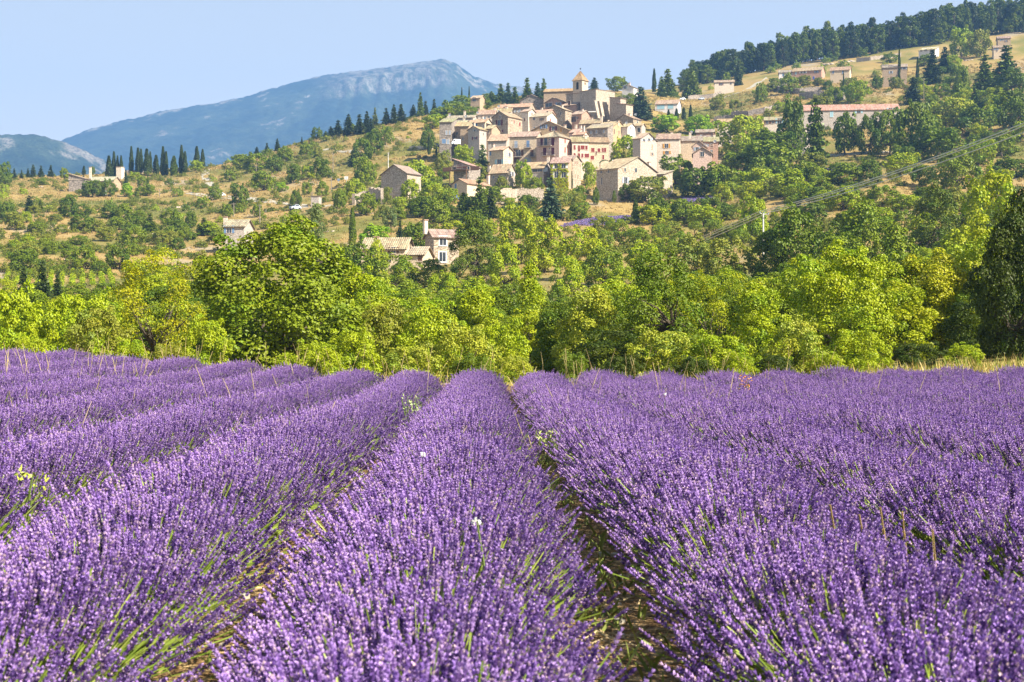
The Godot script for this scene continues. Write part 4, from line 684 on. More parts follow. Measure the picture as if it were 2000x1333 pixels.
	["round", 2, -141.1, -420.3, 3.8, 2.3, 0, 0, 37, 0, 1],
	["shrub", 0, -202.6, -570.6, 5.2, 3.8, 0, 3, 37, 0, 1],
	["shrub", 3, -141.2, -433.9, 3.1, 1.9, 0, 1, 5, 0, 1],
	["shrub", 2, -125.2, -422.8, 3.4, 2.2, 0, 0, 5, 0, 1],
	["shrub", 3, -174.5, -508.1, 3.3, 2.4, 0, 3, 37, 0, 2],
	["shrub", 3, -187.8, -526.7, 3.8, 2.8, 0, 3, 37, 1, 2],
	["shrub", 0, -131.6, -546.0, 3.8, 2.7, 0, 0, 1, 0, 1],
	["shrub", 3, -98.5, -454.3, 4.0, 2.4, 0, 1, 6, 0, 1],
	["round", 1, -186.1, -561.5, 5.1, 2.7, 0, 1, 0, 0, 1],
	["shrub", 1, -129.2, -456.2, 3.7, 3.0, 0, 0, 5, 0, 1],
	["shrub", 2, -123.7, -547.1, 3.0, 2.0, 0, 1, 2, 0, 1],
	["shrub", 3, -149.0, -526.7, 3.7, 2.9, 0, 0, 0, 0, 1],
	["shrub", 0, -98.4, -429.6, 2.7, 2.3, 0, 2, 2, 0, 1],
	["shrub", 2, -111.5, -502.1, 3.2, 1.8, 0, 2, 2, 0, 1],
	["round", 1, -107.6, -542.8, 5.7, 4.1, 0, 0, 2, 0, 2],
	["shrub", 1, -113.0, -599.8, 4.3, 2.4, 0, 0, 2, 1, 2],
	["shrub", 2, -119.8, -592.6, 2.9, 1.7, 0, 0, 2, 0, 6],
	["shrub", 2, -113.1, -577.5, 3.7, 2.5, 0, 0, 2, 1, 6],
	["shrub", 2, -106.2, -550.4, 3.9, 2.4, 0, 0, 2, 2, 6],
	["shrub", 2, -117.7, -608.2, 3.3, 2.2, 0, 0, 2, 3, 6],
	["shrub", 2, -109.2, -579.8, 5.5, 2.8, 0, 0, 2, 4, 6],
	["shrub", 2, -113.7, -624.2, 4.3, 2.3, 0, 0, 2, 5, 6],
	["shrub", 3, -116.7, -555.9, 3.4, 1.8, 0, 0, 2, 0, 3],
	["shrub", 3, -124.9, -629.3, 3.2, 2.2, 0, 0, 2, 1, 3],
	["shrub", 3, -104.0, -569.4, 4.3, 2.4, 0, 0, 2, 2, 3],
	["shrub", 1, -79.4, -569.4, 3.8, 3.0, 0, 1, 28, 0, 4],
	["shrub", 1, -85.4, -614.3, 3.8, 2.0, 0, 1, 28, 1, 4],
	["shrub", 1, -87.0, -589.1, 3.2, 1.8, 0, 1, 28, 2, 4],
	["shrub", 1, -106.4, -619.3, 5.2, 2.7, 0, 1, 28, 3, 4],
	["round", 0, -94.7, -433.1, 4.3, 2.8, 1, 1, 6, 0, 1],
	["shrub", 1, -77.4, -405.4, 3.1, 2.9, 1, 2, 6, 0, 2],
	["shrub", 1, -83.7, -413.6, 2.6, 1.6, 1, 2, 6, 1, 2],
	["round", 3, -56.6, -369.8, 3.6, 2.6, 1, 2, 7, 0, 2],
	["shrub", 3, -58.2, -364.0, 2.8, 2.1, 1, 2, 7, 1, 2],
	["shrub", 1, -66.4, -380.3, 1.8, 1.3, 1, 0, 4, 0, 1],
	["shrub", 1, -50.9, -342.8, 2.1, 1.1, 1, 2, 7, 0, 3],
	["shrub", 1, -62.8, -375.0, 2.0, 0.9, 1, 2, 7, 1, 3],
	["round", 1, -48.5, -320.9, 3.2, 2.0, 1, 2, 7, 2, 3],
	["round", 2, -62.3, -358.9, 3.4, 2.0, 1, 0, 4, 0, 2],
	["shrub", 2, -54.3, -334.0, 2.7, 1.7, 1, 0, 4, 1, 2],
	["round", 3, -66.9, -362.5, 3.4, 2.5, 1, 0, 4, 0, 1],
	["shrub", 3, -84.2, -428.8, 2.7, 1.7, 1, 2, 6, 0, 1],
	["round", 1, -73.4, -368.4, 3.7, 2.0, 1, 3, 4, 0, 1],
	["shrub", 2, -70.1, -575.1, 4.1, 2.9, 0, 3, 28, 0, 3],
	["shrub", 2, -80.9, -619.3, 4.0, 2.4, 0, 3, 28, 1, 3],
	["shrub", 2, -70.2, -602.2, 2.4, 1.8, 0, 3, 28, 2, 3],
	["shrub", 2, -82.3, -568.3, 3.4, 1.6, 0, 1, 28, 0, 1],
	["shrub", 1, -60.0, -593.8, 2.4, 1.3, 0, 0, 28, 0, 1],
	["shrub", 1, -72.1, -640.7, 4.4, 3.3, 0, 3, 28, 0, 1],
	["shrub", 2, -62.6, -610.7, 3.1, 2.5, 0, 0, 28, 0, 1],
	["shrub", 3, -90.0, -494.1, 1.4, 0.9, 1, 3, 6, 0, 1],
	["shrub", 2, -69.2, -517.4, 2.0, 1.1, 1, 2, 28, 0, 2],
	["shrub", 2, -73.4, -520.5, 2.4, 1.7, 1, 2, 28, 1, 2],
	["shrub", 3, -67.0, -521.5, 0.9, 0.5, 1, 2, 28, 0, 1],
	["shrub", 3, -41.8, -572.9, 1.9, 1.1, 1, 3, 9, 0, 1],
	["shrub", 1, -56.7, -476.7, 1.5, 0.8, 1, 2, 28, 0, 1],
	["shrub", 1, -42.2, -586.8, 2.0, 1.3, 1, 3, 9, 0, 1],
	["shrub", 3, -79.3, -465.4, 1.5, 1.0, 1, 1, 7, 0, 1],
	["round", 0, -2.1, -343.5, 3.3, 2.1, 0, 3, 24, 0, 3],
	["round", 0, 0.5, -348.3, 3.9, 2.7, 0, 3, 24, 1, 3],
	["round", 0, 4.0, -356.1, 6.5, 4.3, 0, 3, 24, 2, 3],
	["round", 0, -15.2, -351.8, 3.8, 2.4, 0, 1, 11, 0, 1],
	["round", 0, -22.2, -345.5, 8.5, 5.1, 0, 0, 29, 0, 1],
	["round", 1, -5.1, -333.3, 3.7, 3.4, 0, 1, 24, 0, 1],
	["round", 1, -5.3, -366.9, 7.9, 4.4, 0, 0, 11, 0, 1],
	["round", 0, -8.3, -301.7, 7.6, 4.6, 0, 1, 24, 0, 1],
	["round", 1, 3.4, -329.4, 3.3, 2.1, 0, 3, 24, 0, 1],
	["round", 3, -4.7, -295.7, 3.9, 3.3, 0, 1, 24, 0, 1],
	["round", 3, -28.5, -361.1, 4.5, 3.6, 0, 0, 29, 0, 1],
	["round", 3, -16.4, -328.1, 5.7, 4.5, 0, 3, 10, 0, 1],
	["round", 3, 0.0, -312.7, 4.7, 3.2, 0, 3, 24, 0, 1],
	["round", 3, -16.3, -369.8, 5.0, 4.2, 0, 1, 11, 0, 2],
	["round", 3, -20.4, -372.1, 7.2, 5.5, 0, 1, 11, 1, 2],
	["round", 0, -12.0, -360.4, 4.7, 3.6, 0, 2, 11, 0, 2],
	["round", 0, -9.2, -333.3, 8.2, 5.3, 0, 2, 11, 1, 2],
	["round", 1, -27.2, -342.1, 4.4, 2.9, 0, 0, 29, 0, 1],
	["round", 3, -0.7, -366.2, 3.6, 2.2, 0, 0, 11, 0, 1],
	["round", 1, -12.5, -328.1, 4.3, 2.0, 0, 3, 10, 0, 1],
	["shrub", 1, 3.8, -428.8, 3.1, 2.8, 1, 1, 12, 0, 2],
	["shrub", 1, 1.6, -438.3, 1.6, 0.9, 1, 1, 12, 1, 2],
	["shrub", 2, 20.4, -404.6, 3.5, 1.9, 1, 1, 13, 0, 1],
	["shrub", 3, 19.6, -441.8, 2.3, 1.0, 1, 2, 12, 0, 1],
	["shrub", 2, 16.1, -423.7, 2.7, 2.5, 1, 2, 12, 0, 2],
	["shrub", 2, 20.0, -416.1, 2.2, 1.3, 1, 2, 12, 1, 2],
	["shrub", 3, 23.3, -430.5, 1.6, 1.1, 1, 1, 13, 0, 1],
	["shrub", 2, 8.8, -435.7, 3.8, 2.6, 1, 1, 12, 0, 2],
	["shrub", 2, 6.0, -403.8, 1.7, 1.1, 1, 1, 12, 1, 2],
	["shrub", 3, -3.8, -422.0, 2.7, 1.9, 1, 0, 11, 0, 3],
	["shrub", 3, -3.7, -449.8, 2.8, 1.3, 1, 0, 11, 1, 3],
	["shrub", 3, -0.9, -442.7, 2.6, 1.9, 1, 0, 11, 2, 3],
	["shrub", 2, 22.8, -437.4, 2.2, 1.0, 1, 0, 12, 0, 1],
	["shrub", 2, -0.9, -428.8, 1.6, 1.2, 1, 0, 11, 0, 1],
	["round", 3, 36.8, -325.4, 6.5, 4.2, 0, 0, 13, 0, 1],
	["round", 1, 15.2, -319.0, 5.8, 4.0, 0, 1, 13, 0, 1],
	["round", 1, 21.2, -251.5, 6.2, 3.1, 0, 2, 13, 0, 1],
	["round", 2, 37.6, -253.0, 4.3, 2.6, 0, 1, 14, 0, 2],
	["round", 2, 29.1, -240.0, 3.4, 1.6, 0, 1, 14, 1, 2],
	["round", 4, 24.8, -236.0, 4.7, 2.7, 0, 3, 33, 0, 1],
	["round", 0, 78.1, -328.1, 4.5, 3.7, 0, 0, 15, 0, 1],
	["round", 4, 30.5, -306.5, 7.5, 4.4, 0, 2, 13, 0, 1],
	["round", 4, 55.4, -292.7, 4.6, 3.1, 0, 0, 14, 0, 1],
	["round", 1, 75.1, -347.6, 6.3, 4.2, 0, 2, 15, 0, 2],
	["round", 1, 71.9, -303.5, 4.1, 2.5, 0, 2, 15, 1, 2],
	["round", 4, 45.2, -339.4, 5.5, 2.5, 0, 1, 14, 0, 1],
	["round", 0, 46.7, -311.5, 5.7, 3.8, 0, 1, 14, 0, 1],
	["round", 2, 18.4, -279.0, 5.6, 3.6, 0, 2, 13, 0, 2],
	["round", 2, 30.2, -273.5, 5.4, 3.2, 0, 2, 13, 1, 2],
	["round", 3, 79.6, -366.2, 6.4, 4.6, 0, 2, 15, 0, 5],
	["round", 3, 69.6, -338.0, 4.9, 2.6, 0, 2, 15, 1, 5],
	["round", 3, 67.3, -307.7, 5.7, 4.2, 0, 2, 15, 2, 5],
	["round", 3, 67.5, -334.7, 7.2, 4.5, 0, 2, 15, 3, 5],
	["round", 3, 70.3, -301.7, 8.0, 5.1, 0, 2, 15, 4, 5],
	["round", 1, 49.6, -296.9, 4.2, 2.4, 0, 1, 14, 0, 1],
	["round", 0, 59.4, -280.7, 6.6, 4.0, 0, 0, 14, 0, 1],
	["oak", 4, 12.4, -227.5, 4.0, 2.3, 0, 0, 24, 0, 1],
	["oak", 2, 21.3, -214.5, 2.5, 2.2, 0, 3, 33, 0, 2],
	["oak", 2, 14.5, -214.5, 4.2, 2.6, 0, 3, 33, 1, 2],
	["round", 1, 63.4, -320.3, 4.6, 2.9, 0, 0, 14, 0, 1],
	["round", 0, 44.7, -258.6, 5.5, 2.9, 0, 2, 14, 0, 1],
	["round", 4, 58.8, -349.0, 7.5, 5.2, 0, 3, 14, 0, 1],
	["round", 3, 40.8, -301.7, 8.0, 4.7, 0, 1, 14, 0, 1],
	["round", 1, 146.7, -425.4, 10.3, 7.6, 0, 0, 22, 0, 1],
	["round", 0, 95.2, -291.6, 5.4, 3.5, 0, 3, 26, 0, 2],
	["round", 0, 129.8, -370.6, 10.7, 5.5, 0, 3, 26, 1, 2],
	["oak", 2, 60.7, -186.5, 5.1, 3.6, 0, 2, 26, 0, 1],
	["round", 0, 98.8, -282.4, 5.0, 3.4, 0, 0, 26, 0, 2],
	["round", 0, 87.5, -246.5, 6.4, 4.5, 0, 0, 26, 1, 2],
	["oak", 1, 39.2, -152.0, 4.9, 2.7, 0, 0, 36, 0, 1],
	["round", 0, 87.4, -262.8, 4.7, 4.0, 0, 1, 26, 0, 2],
	["round", 0, 75.8, -231.0, 7.5, 4.3, 0, 1, 26, 1, 2],
	["round", 2, 65.7, -356.1, 7.5, 4.7, 0, 1, 15, 0, 1],
	["round", 1, 85.6, -364.7, 10.8, 5.3, 0, 0, 15, 0, 1],
	["round", 3, 67.9, -234.5, 5.7, 4.0, 0, 1, 23, 0, 3],
	["round", 3, 80.1, -289.8, 7.3, 3.6, 0, 1, 23, 1, 3],
	["round", 3, 68.9, -264.9, 6.4, 4.0, 0, 1, 23, 2, 3],
	["round", 4, 103.3, -378.1, 10.0, 6.9, 0, 0, 25, 0, 1],
	["round", 0, 82.0, -396.6, 7.5, 4.7, 0, 1, 15, 0, 3],
	["round", 0, 75.4, -367.6, 6.7, 4.7, 0, 1, 15, 1, 3],
	["round", 0, 72.7, -390.3, 8.7, 5.5, 0, 1, 15, 2, 3],
	["round", 0, 90.9, -314.6, 6.1, 3.4, 0, 3, 23, 0, 2],
	["round", 0, 103.2, -358.2, 6.2, 5.7, 0, 3, 23, 1, 2],
	["round", 0, 82.0, -448.0, 16.4, 10.8, 0, 1, 21, 0, 1],
	["round", 2, 80.4, -274.1, 7.8, 4.3, 0, 3, 23, 0, 2],
	["round", 2, 86.8, -278.5, 6.9, 5.2, 0, 3, 23, 1, 2],
	["oak", 1, 38.2, -158.5, 3.7, 2.1, 0, 3, 36, 0, 2],
	["oak", 1, 45.7, -183.0, 3.2, 2.1, 0, 3, 36, 1, 2],
	["round", 4, 110.9, -325.4, 7.7, 6.3, 0, 3, 26, 0, 1],
	["oak", 3, 49.1, -169.5, 3.2, 2.4, 0, 2, 23, 0, 3],
	["oak", 3, 47.8, -158.0, 2.7, 1.7, 0, 2, 23, 1, 3],
	["oak", 3, 49.1, -182.0, 3.4, 2.8, 0, 2, 23, 2, 3],
	["round", 1, 108.6, -348.3, 11.7, 9.4, 0, 3, 26, 0, 1],
	["oak", 3, 43.2, -135.5, 4.6, 3.5, 0, 3, 35, 0, 1],
	["round", 0, 127.7, -425.4, 17.2, 10.3, 0, 2, 22, 0, 3],
	["round", 0, 146.0, -449.8, 5.9, 4.7, 0, 2, 22, 1, 3],
	["round", 0, 153.1, -458.9, 5.4, 4.5, 0, 2, 22, 2, 3],
	["round", 1, 71.2, -258.6, 4.5, 3.5, 0, 1, 23, 0, 3],
	["oak", 1, 58.1, -215.0, 4.0, 2.3, 0, 1, 23, 1, 3],
	["round", 1, 79.6, -305.9, 7.9, 4.9, 0, 1, 23, 2, 3],
	["oak", 4, 34.5, -124.0, 2.2, 1.8, 0, 3, 35, 0, 2],
	["oak", 4, 41.0, -144.0, 5.1, 3.0, 0, 3, 35, 1, 2],
	["oak", 2, 40.0, -186.5, 4.0, 2.2, 0, 0, 27, 0, 1],
	["oak", 0, 44.6, -191.5, 6.4, 5.3, 0, 0, 27, 0, 2],
	["round", 0, 56.6, -236.0, 7.2, 5.2, 0, 0, 27, 1, 2],
	["oak", 3, 55.4, -159.5, 5.8, 2.9, 0, 2, 26, 0, 1],
	["round", 3, 133.9, -408.7, 11.1, 7.8, 0, 2, 22, 0, 1],
	["round", 4, 75.1, -243.5, 4.1, 3.9, 0, 0, 23, 0, 1],
	["oak", 0, 65.5, -213.5, 4.5, 2.4, 0, 2, 23, 0, 3],
	["oak", 0, 59.2, -208.5, 4.5, 2.8, 0, 2, 23, 1, 3],
	["oak", 0, 51.4, -160.5, 2.8, 1.8, 0, 2, 23, 2, 3],
	["round", 0, 91.4, -364.0, 8.0, 6.0, 0, 2, 25, 0, 1],
	["oak", 4, 69.1, -196.0, 5.4, 4.2, 0, 2, 26, 0, 2],
	["oak", 4, 51.9, -156.5, 3.1, 2.3, 0, 2, 26, 1, 2],
	["oak", 0, 47.3, -134.5, 2.8, 1.4, 0, 2, 26, 0, 1],
	["round", 0, 68.3, -316.5, 6.9, 4.3, 0, 2, 15, 0, 1],
	["round", 0, 115.1, -418.6, 9.4, 5.6, 0, 0, 25, 0, 1],
	["oak", 1, 55.5, -181.5, 5.5, 2.4, 0, 2, 23, 0, 1],
	["round", 1, 70.9, -409.5, 7.2, 5.9, 0, 1, 15, 0, 1],
	["round", 2, 89.9, -427.1, 8.6, 5.0, 0, 3, 15, 0, 1],
	["round", 1, 146.2, -475.7, 8.1, 4.3, 0, 2, 22, 0, 1],
	["round", 1, 180.8, -574.0, 11.0, 8.5, 0, 3, 22, 0, 2],
	["round", 1, 192.3, -625.5, 8.9, 6.2, 0, 3, 22, 1, 2],
	["round", 0, 209.4, -596.2, 11.7, 9.7, 0, 0, 38, 0, 1],
	["round", 3, 195.0, -578.6, 10.9, 6.1, 0, 2, 38, 0, 2],
	["round", 3, 189.5, -527.8, 12.6, 6.7, 0, 2, 38, 1, 2],
	["round", 1, 168.0, -569.4, 8.2, 5.5, 0, 1, 22, 0, 2],
	["round", 1, 144.8, -493.1, 9.1, 6.9, 0, 1, 22, 1, 2],
	["round", 0, 184.3, -552.6, 6.4, 4.8, 0, 0, 22, 0, 2],
	["round", 0, 177.2, -497.1, 7.1, 5.4, 0, 0, 22, 1, 2],
	["round", 1, 208.5, -616.8, 7.8, 6.2, 0, 2, 38, 0, 1],
	["round", 3, 167.2, -535.2, 6.7, 5.4, 0, 0, 22, 0, 3],
	["round", 3, 173.5, -512.2, 9.6, 7.6, 0, 0, 22, 1, 3],
	["round", 3, 165.5, -462.6, 9.3, 6.4, 0, 0, 22, 2, 3],
	["round", 3, 158.0, -536.3, 9.0, 6.9, 0, 1, 22, 0, 1],
	["round", 4, 157.8, -482.4, 7.7, 4.9, 0, 0, 22, 0, 1],
	["round", 4, 173.3, -601.0, 8.9, 6.3, 0, 0, 18, 0, 1],
	["round", 4, 187.3, -543.9, 13.6, 6.4, 0, 2, 38, 0, 1],
	["round", 2, 146.0, -712.2, 8.9, 5.5, 1, 2, 17, 0, 5],
	["round", 2, 151.5, -703.8, 7.7, 3.9, 1, 2, 17, 1, 5],
	["shrub", 2, 134.5, -626.7, 4.9, 3.5, 1, 2, 17, 2, 5],
	["shrub", 2, 140.9, -635.6, 4.8, 4.1, 1, 2, 17, 3, 5],
	["shrub", 2, 127.4, -658.8, 3.8, 2.2, 1, 2, 17, 4, 5],
	["round", 3, 114.7, -609.5, 7.0, 5.0, 1, 1, 21, 0, 1],
	["shrub", 1, 121.1, -593.8, 5.0, 2.6, 1, 3, 21, 0, 2],
	["round", 1, 126.7, -601.0, 7.0, 4.8, 1, 3, 21, 1, 2],
	["shrub", 3, 158.5, -635.6, 4.1, 2.8, 1, 3, 16, 0, 1],
	["shrub", 2, 117.4, -602.2, 4.0, 3.4, 1, 1, 21, 0, 2],
	["shrub", 2, 107.2, -592.6, 5.3, 4.0, 1, 1, 21, 1, 2],
	["round", 2, 141.9, -583.2, 5.1, 3.7, 1, 3, 16, 0, 1],
	["round", 1, 216.3, -747.2, 9.5, 5.9, 1, 2, 19, 0, 1],
	["shrub", 3, 120.5, -706.6, 3.5, 2.2, 1, 0, 20, 0, 1],
	["round", 0, 209.3, -695.4, 6.2, 3.7, 1, 2, 19, 0, 1],
	["round", 2, 102.0, -652.3, 6.5, 4.4, 1, 2, 20, 0, 2],
	["round", 2, 95.9, -665.5, 8.3, 6.2, 1, 2, 20, 1, 2],
	["round", 2, 128.3, -703.8, 8.8, 4.4, 1, 0, 20, 0, 1],
	["round", 1, 189.5, -705.2, 9.7, 5.1, 1, 1, 18, 0, 2],
	["shrub", 1, 173.4, -674.8, 5.9, 3.6, 1, 1, 18, 1, 2],
	["round", 1, 135.8, -733.9, 7.6, 5.3, 1, 1, 17, 0, 1],
	["round", 2, 157.1, -665.5, 8.9, 6.4, 1, 0, 17, 0, 1],
	["shrub", 2, 197.6, -754.7, 4.7, 3.9, 1, 1, 18, 0, 2],
	["shrub", 2, 183.6, -718.0, 5.2, 3.5, 1, 1, 18, 1, 2],
	["round", 0, 181.2, -634.3, 6.6, 5.2, 1, 0, 18, 0, 1],
	["round", 1, 210.4, -793.4, 9.7, 5.1, 1, 3, 18, 0, 1],
	["round", 0, 148.8, -670.8, 5.9, 5.3, 1, 0, 17, 0, 1],
	["round", 0, 146.7, -631.8, 8.0, 5.0, 1, 3, 16, 0, 1],
	["shrub", 2, 103.7, -710.8, 4.9, 3.2, 1, 1, 20, 0, 1],
	["round", 1, 212.1, -677.5, 7.4, 5.1, 1, 1, 38, 0, 1],
	["round", 2, 174.4, -647.1, 7.5, 5.5, 1, 2, 18, 0, 1],
	["shrub", 3, 172.5, -793.4, 5.3, 3.9, 1, 0, 17, 0, 1],
	["shrub", 1, 184.2, -791.8, 7.2, 4.7, 1, 0, 17, 0, 1],
	["round", 3, 94.1, -626.7, 6.1, 3.1, 1, 2, 20, 0, 1],
	["shrub", 1, 99.2, -765.4, 5.9, 3.0, 0, 0, 30, 0, 1],
	["shrub", 0, 83.7, -733.9, 5.4, 3.7, 0, 3, 30, 0, 1],
	["shrub", 0, 193.2, -856.0, 4.5, 3.5, 0, 0, 17, 0, 2],
	["shrub", 0, 207.9, -868.0, 3.6, 1.7, 0, 0, 17, 1, 2],
	["shrub", 1, 165.5, -827.4, 5.8, 5.2, 0, 1, 17, 0, 3],
	["shrub", 1, 161.9, -868.0, 5.2, 4.1, 0, 1, 17, 1, 3],
	["shrub", 1, 153.0, -842.4, 6.7, 4.0, 0, 1, 17, 2, 3],
	["shrub", 1, 118.8, -798.2, 4.2, 3.1, 0, 1, 20, 0, 1],
	["shrub", 3, 122.2, -796.6, 3.7, 3.2, 0, 1, 20, 0, 2],
	["shrub", 3, 108.4, -777.7, 3.5, 2.1, 0, 1, 20, 1, 2],
	["shrub", 1, 187.4, -849.2, 5.3, 3.6, 0, 3, 17, 0, 1],
	["shrub", 0, 212.9, -864.6, 7.2, 4.9, 0, 1, 18, 0, 1],
	["oak", 1, -50.4, -163.5, 4.8, 2.6, 0, 2, 3, 0, 2],
	["oak", 1, -44.2, -133.5, 2.6, 1.7, 0, 2, 3, 1, 2],
	["oak", 1, -10.3, -130.5, 4.4, 3.1, 0, 2, 10, 0, 1],
	["oak", 0, -29.4, -152.5, 4.5, 3.6, 0, 1, 31, 0, 1],
	["oak", 0, -44.8, -158.5, 5.2, 2.8, 0, 0, 3, 0, 1],
	["oak", 0, -50.5, -194.0, 5.5, 3.6, 0, 3, 32, 0, 1],
	["oak", 0, -25.8, -154.5, 4.8, 2.8, 0, 3, 31, 0, 1],
	["oak", 4, -67.4, -189.0, 4.0, 2.7, 0, 1, 3, 0, 1],
	["oak", 4, 5.9, -120.5, 2.3, 1.3, 0, 0, 34, 0, 1],
	["oak", 4, 20.9, -103.5, 3.2, 1.6, 0, 1, 36, 0, 3],
	["oak", 4, 26.0, -130.5, 3.5, 2.4, 0, 1, 36, 1, 3],
	["oak", 4, 18.9, -106.0, 3.2, 2.9, 0, 1, 36, 2, 3],
	["oak", 0, -17.1, -156.5, 3.0, 1.7, 0, 0, 31, 0, 1],
	["oak", 1, 17.6, -121.5, 3.1, 1.7, 0, 0, 33, 0, 1],
	["oak", 3, -46.6, -193.0, 5.5, 3.9, 0, 3, 32, 0, 1],
	["oak", 0, -4.2, -129.5, 2.9, 1.9, 0, 1, 34, 0, 1],
	["oak", 4, -32.5, -119.5, 3.5, 2.6, 0, 1, 32, 0, 1],
	["oak", 1, 12.2, -118.5, 2.9, 2.1, 0, 1, 33, 0, 1],
	["oak", 1, 15.7, -146.0, 3.2, 2.0, 0, 3, 33, 0, 1],
	["oak", 3, 11.7, -152.0, 4.1, 3.7, 0, 1, 33, 0, 1],
	["oak", 4, 27.2, -115.5, 3.5, 2.7, 0, 0, 36, 0, 1],
	["oak", 3, -16.3, -127.5, 2.9, 1.9, 0, 0, 31, 0, 1],
	["oak", 3, 27.5, -88.0, 2.2, 1.1, 0, 0, 35, 0, 1],
	["oak", 0, 23.8, -138.5, 3.4, 2.0, 0, 2, 27, 0, 1],
	["oak", 0, -36.7, -169.0, 5.5, 3.0, 0, 0, 32, 0, 1],
	["oak", 1, 37.5, -116.0, 2.6, 1.7, 0, 0, 35, 0, 1],
	["oak", 3, -64.0, -194.5, 4.8, 2.3, 0, 1, 3, 0, 1],
	["oak", 1, -6.9, -140.5, 3.3, 2.4, 0, 1, 34, 0, 1],
	["oak", 0, 4.0, -128.5, 3.5, 2.5, 0, 0, 34, 0, 1],
]
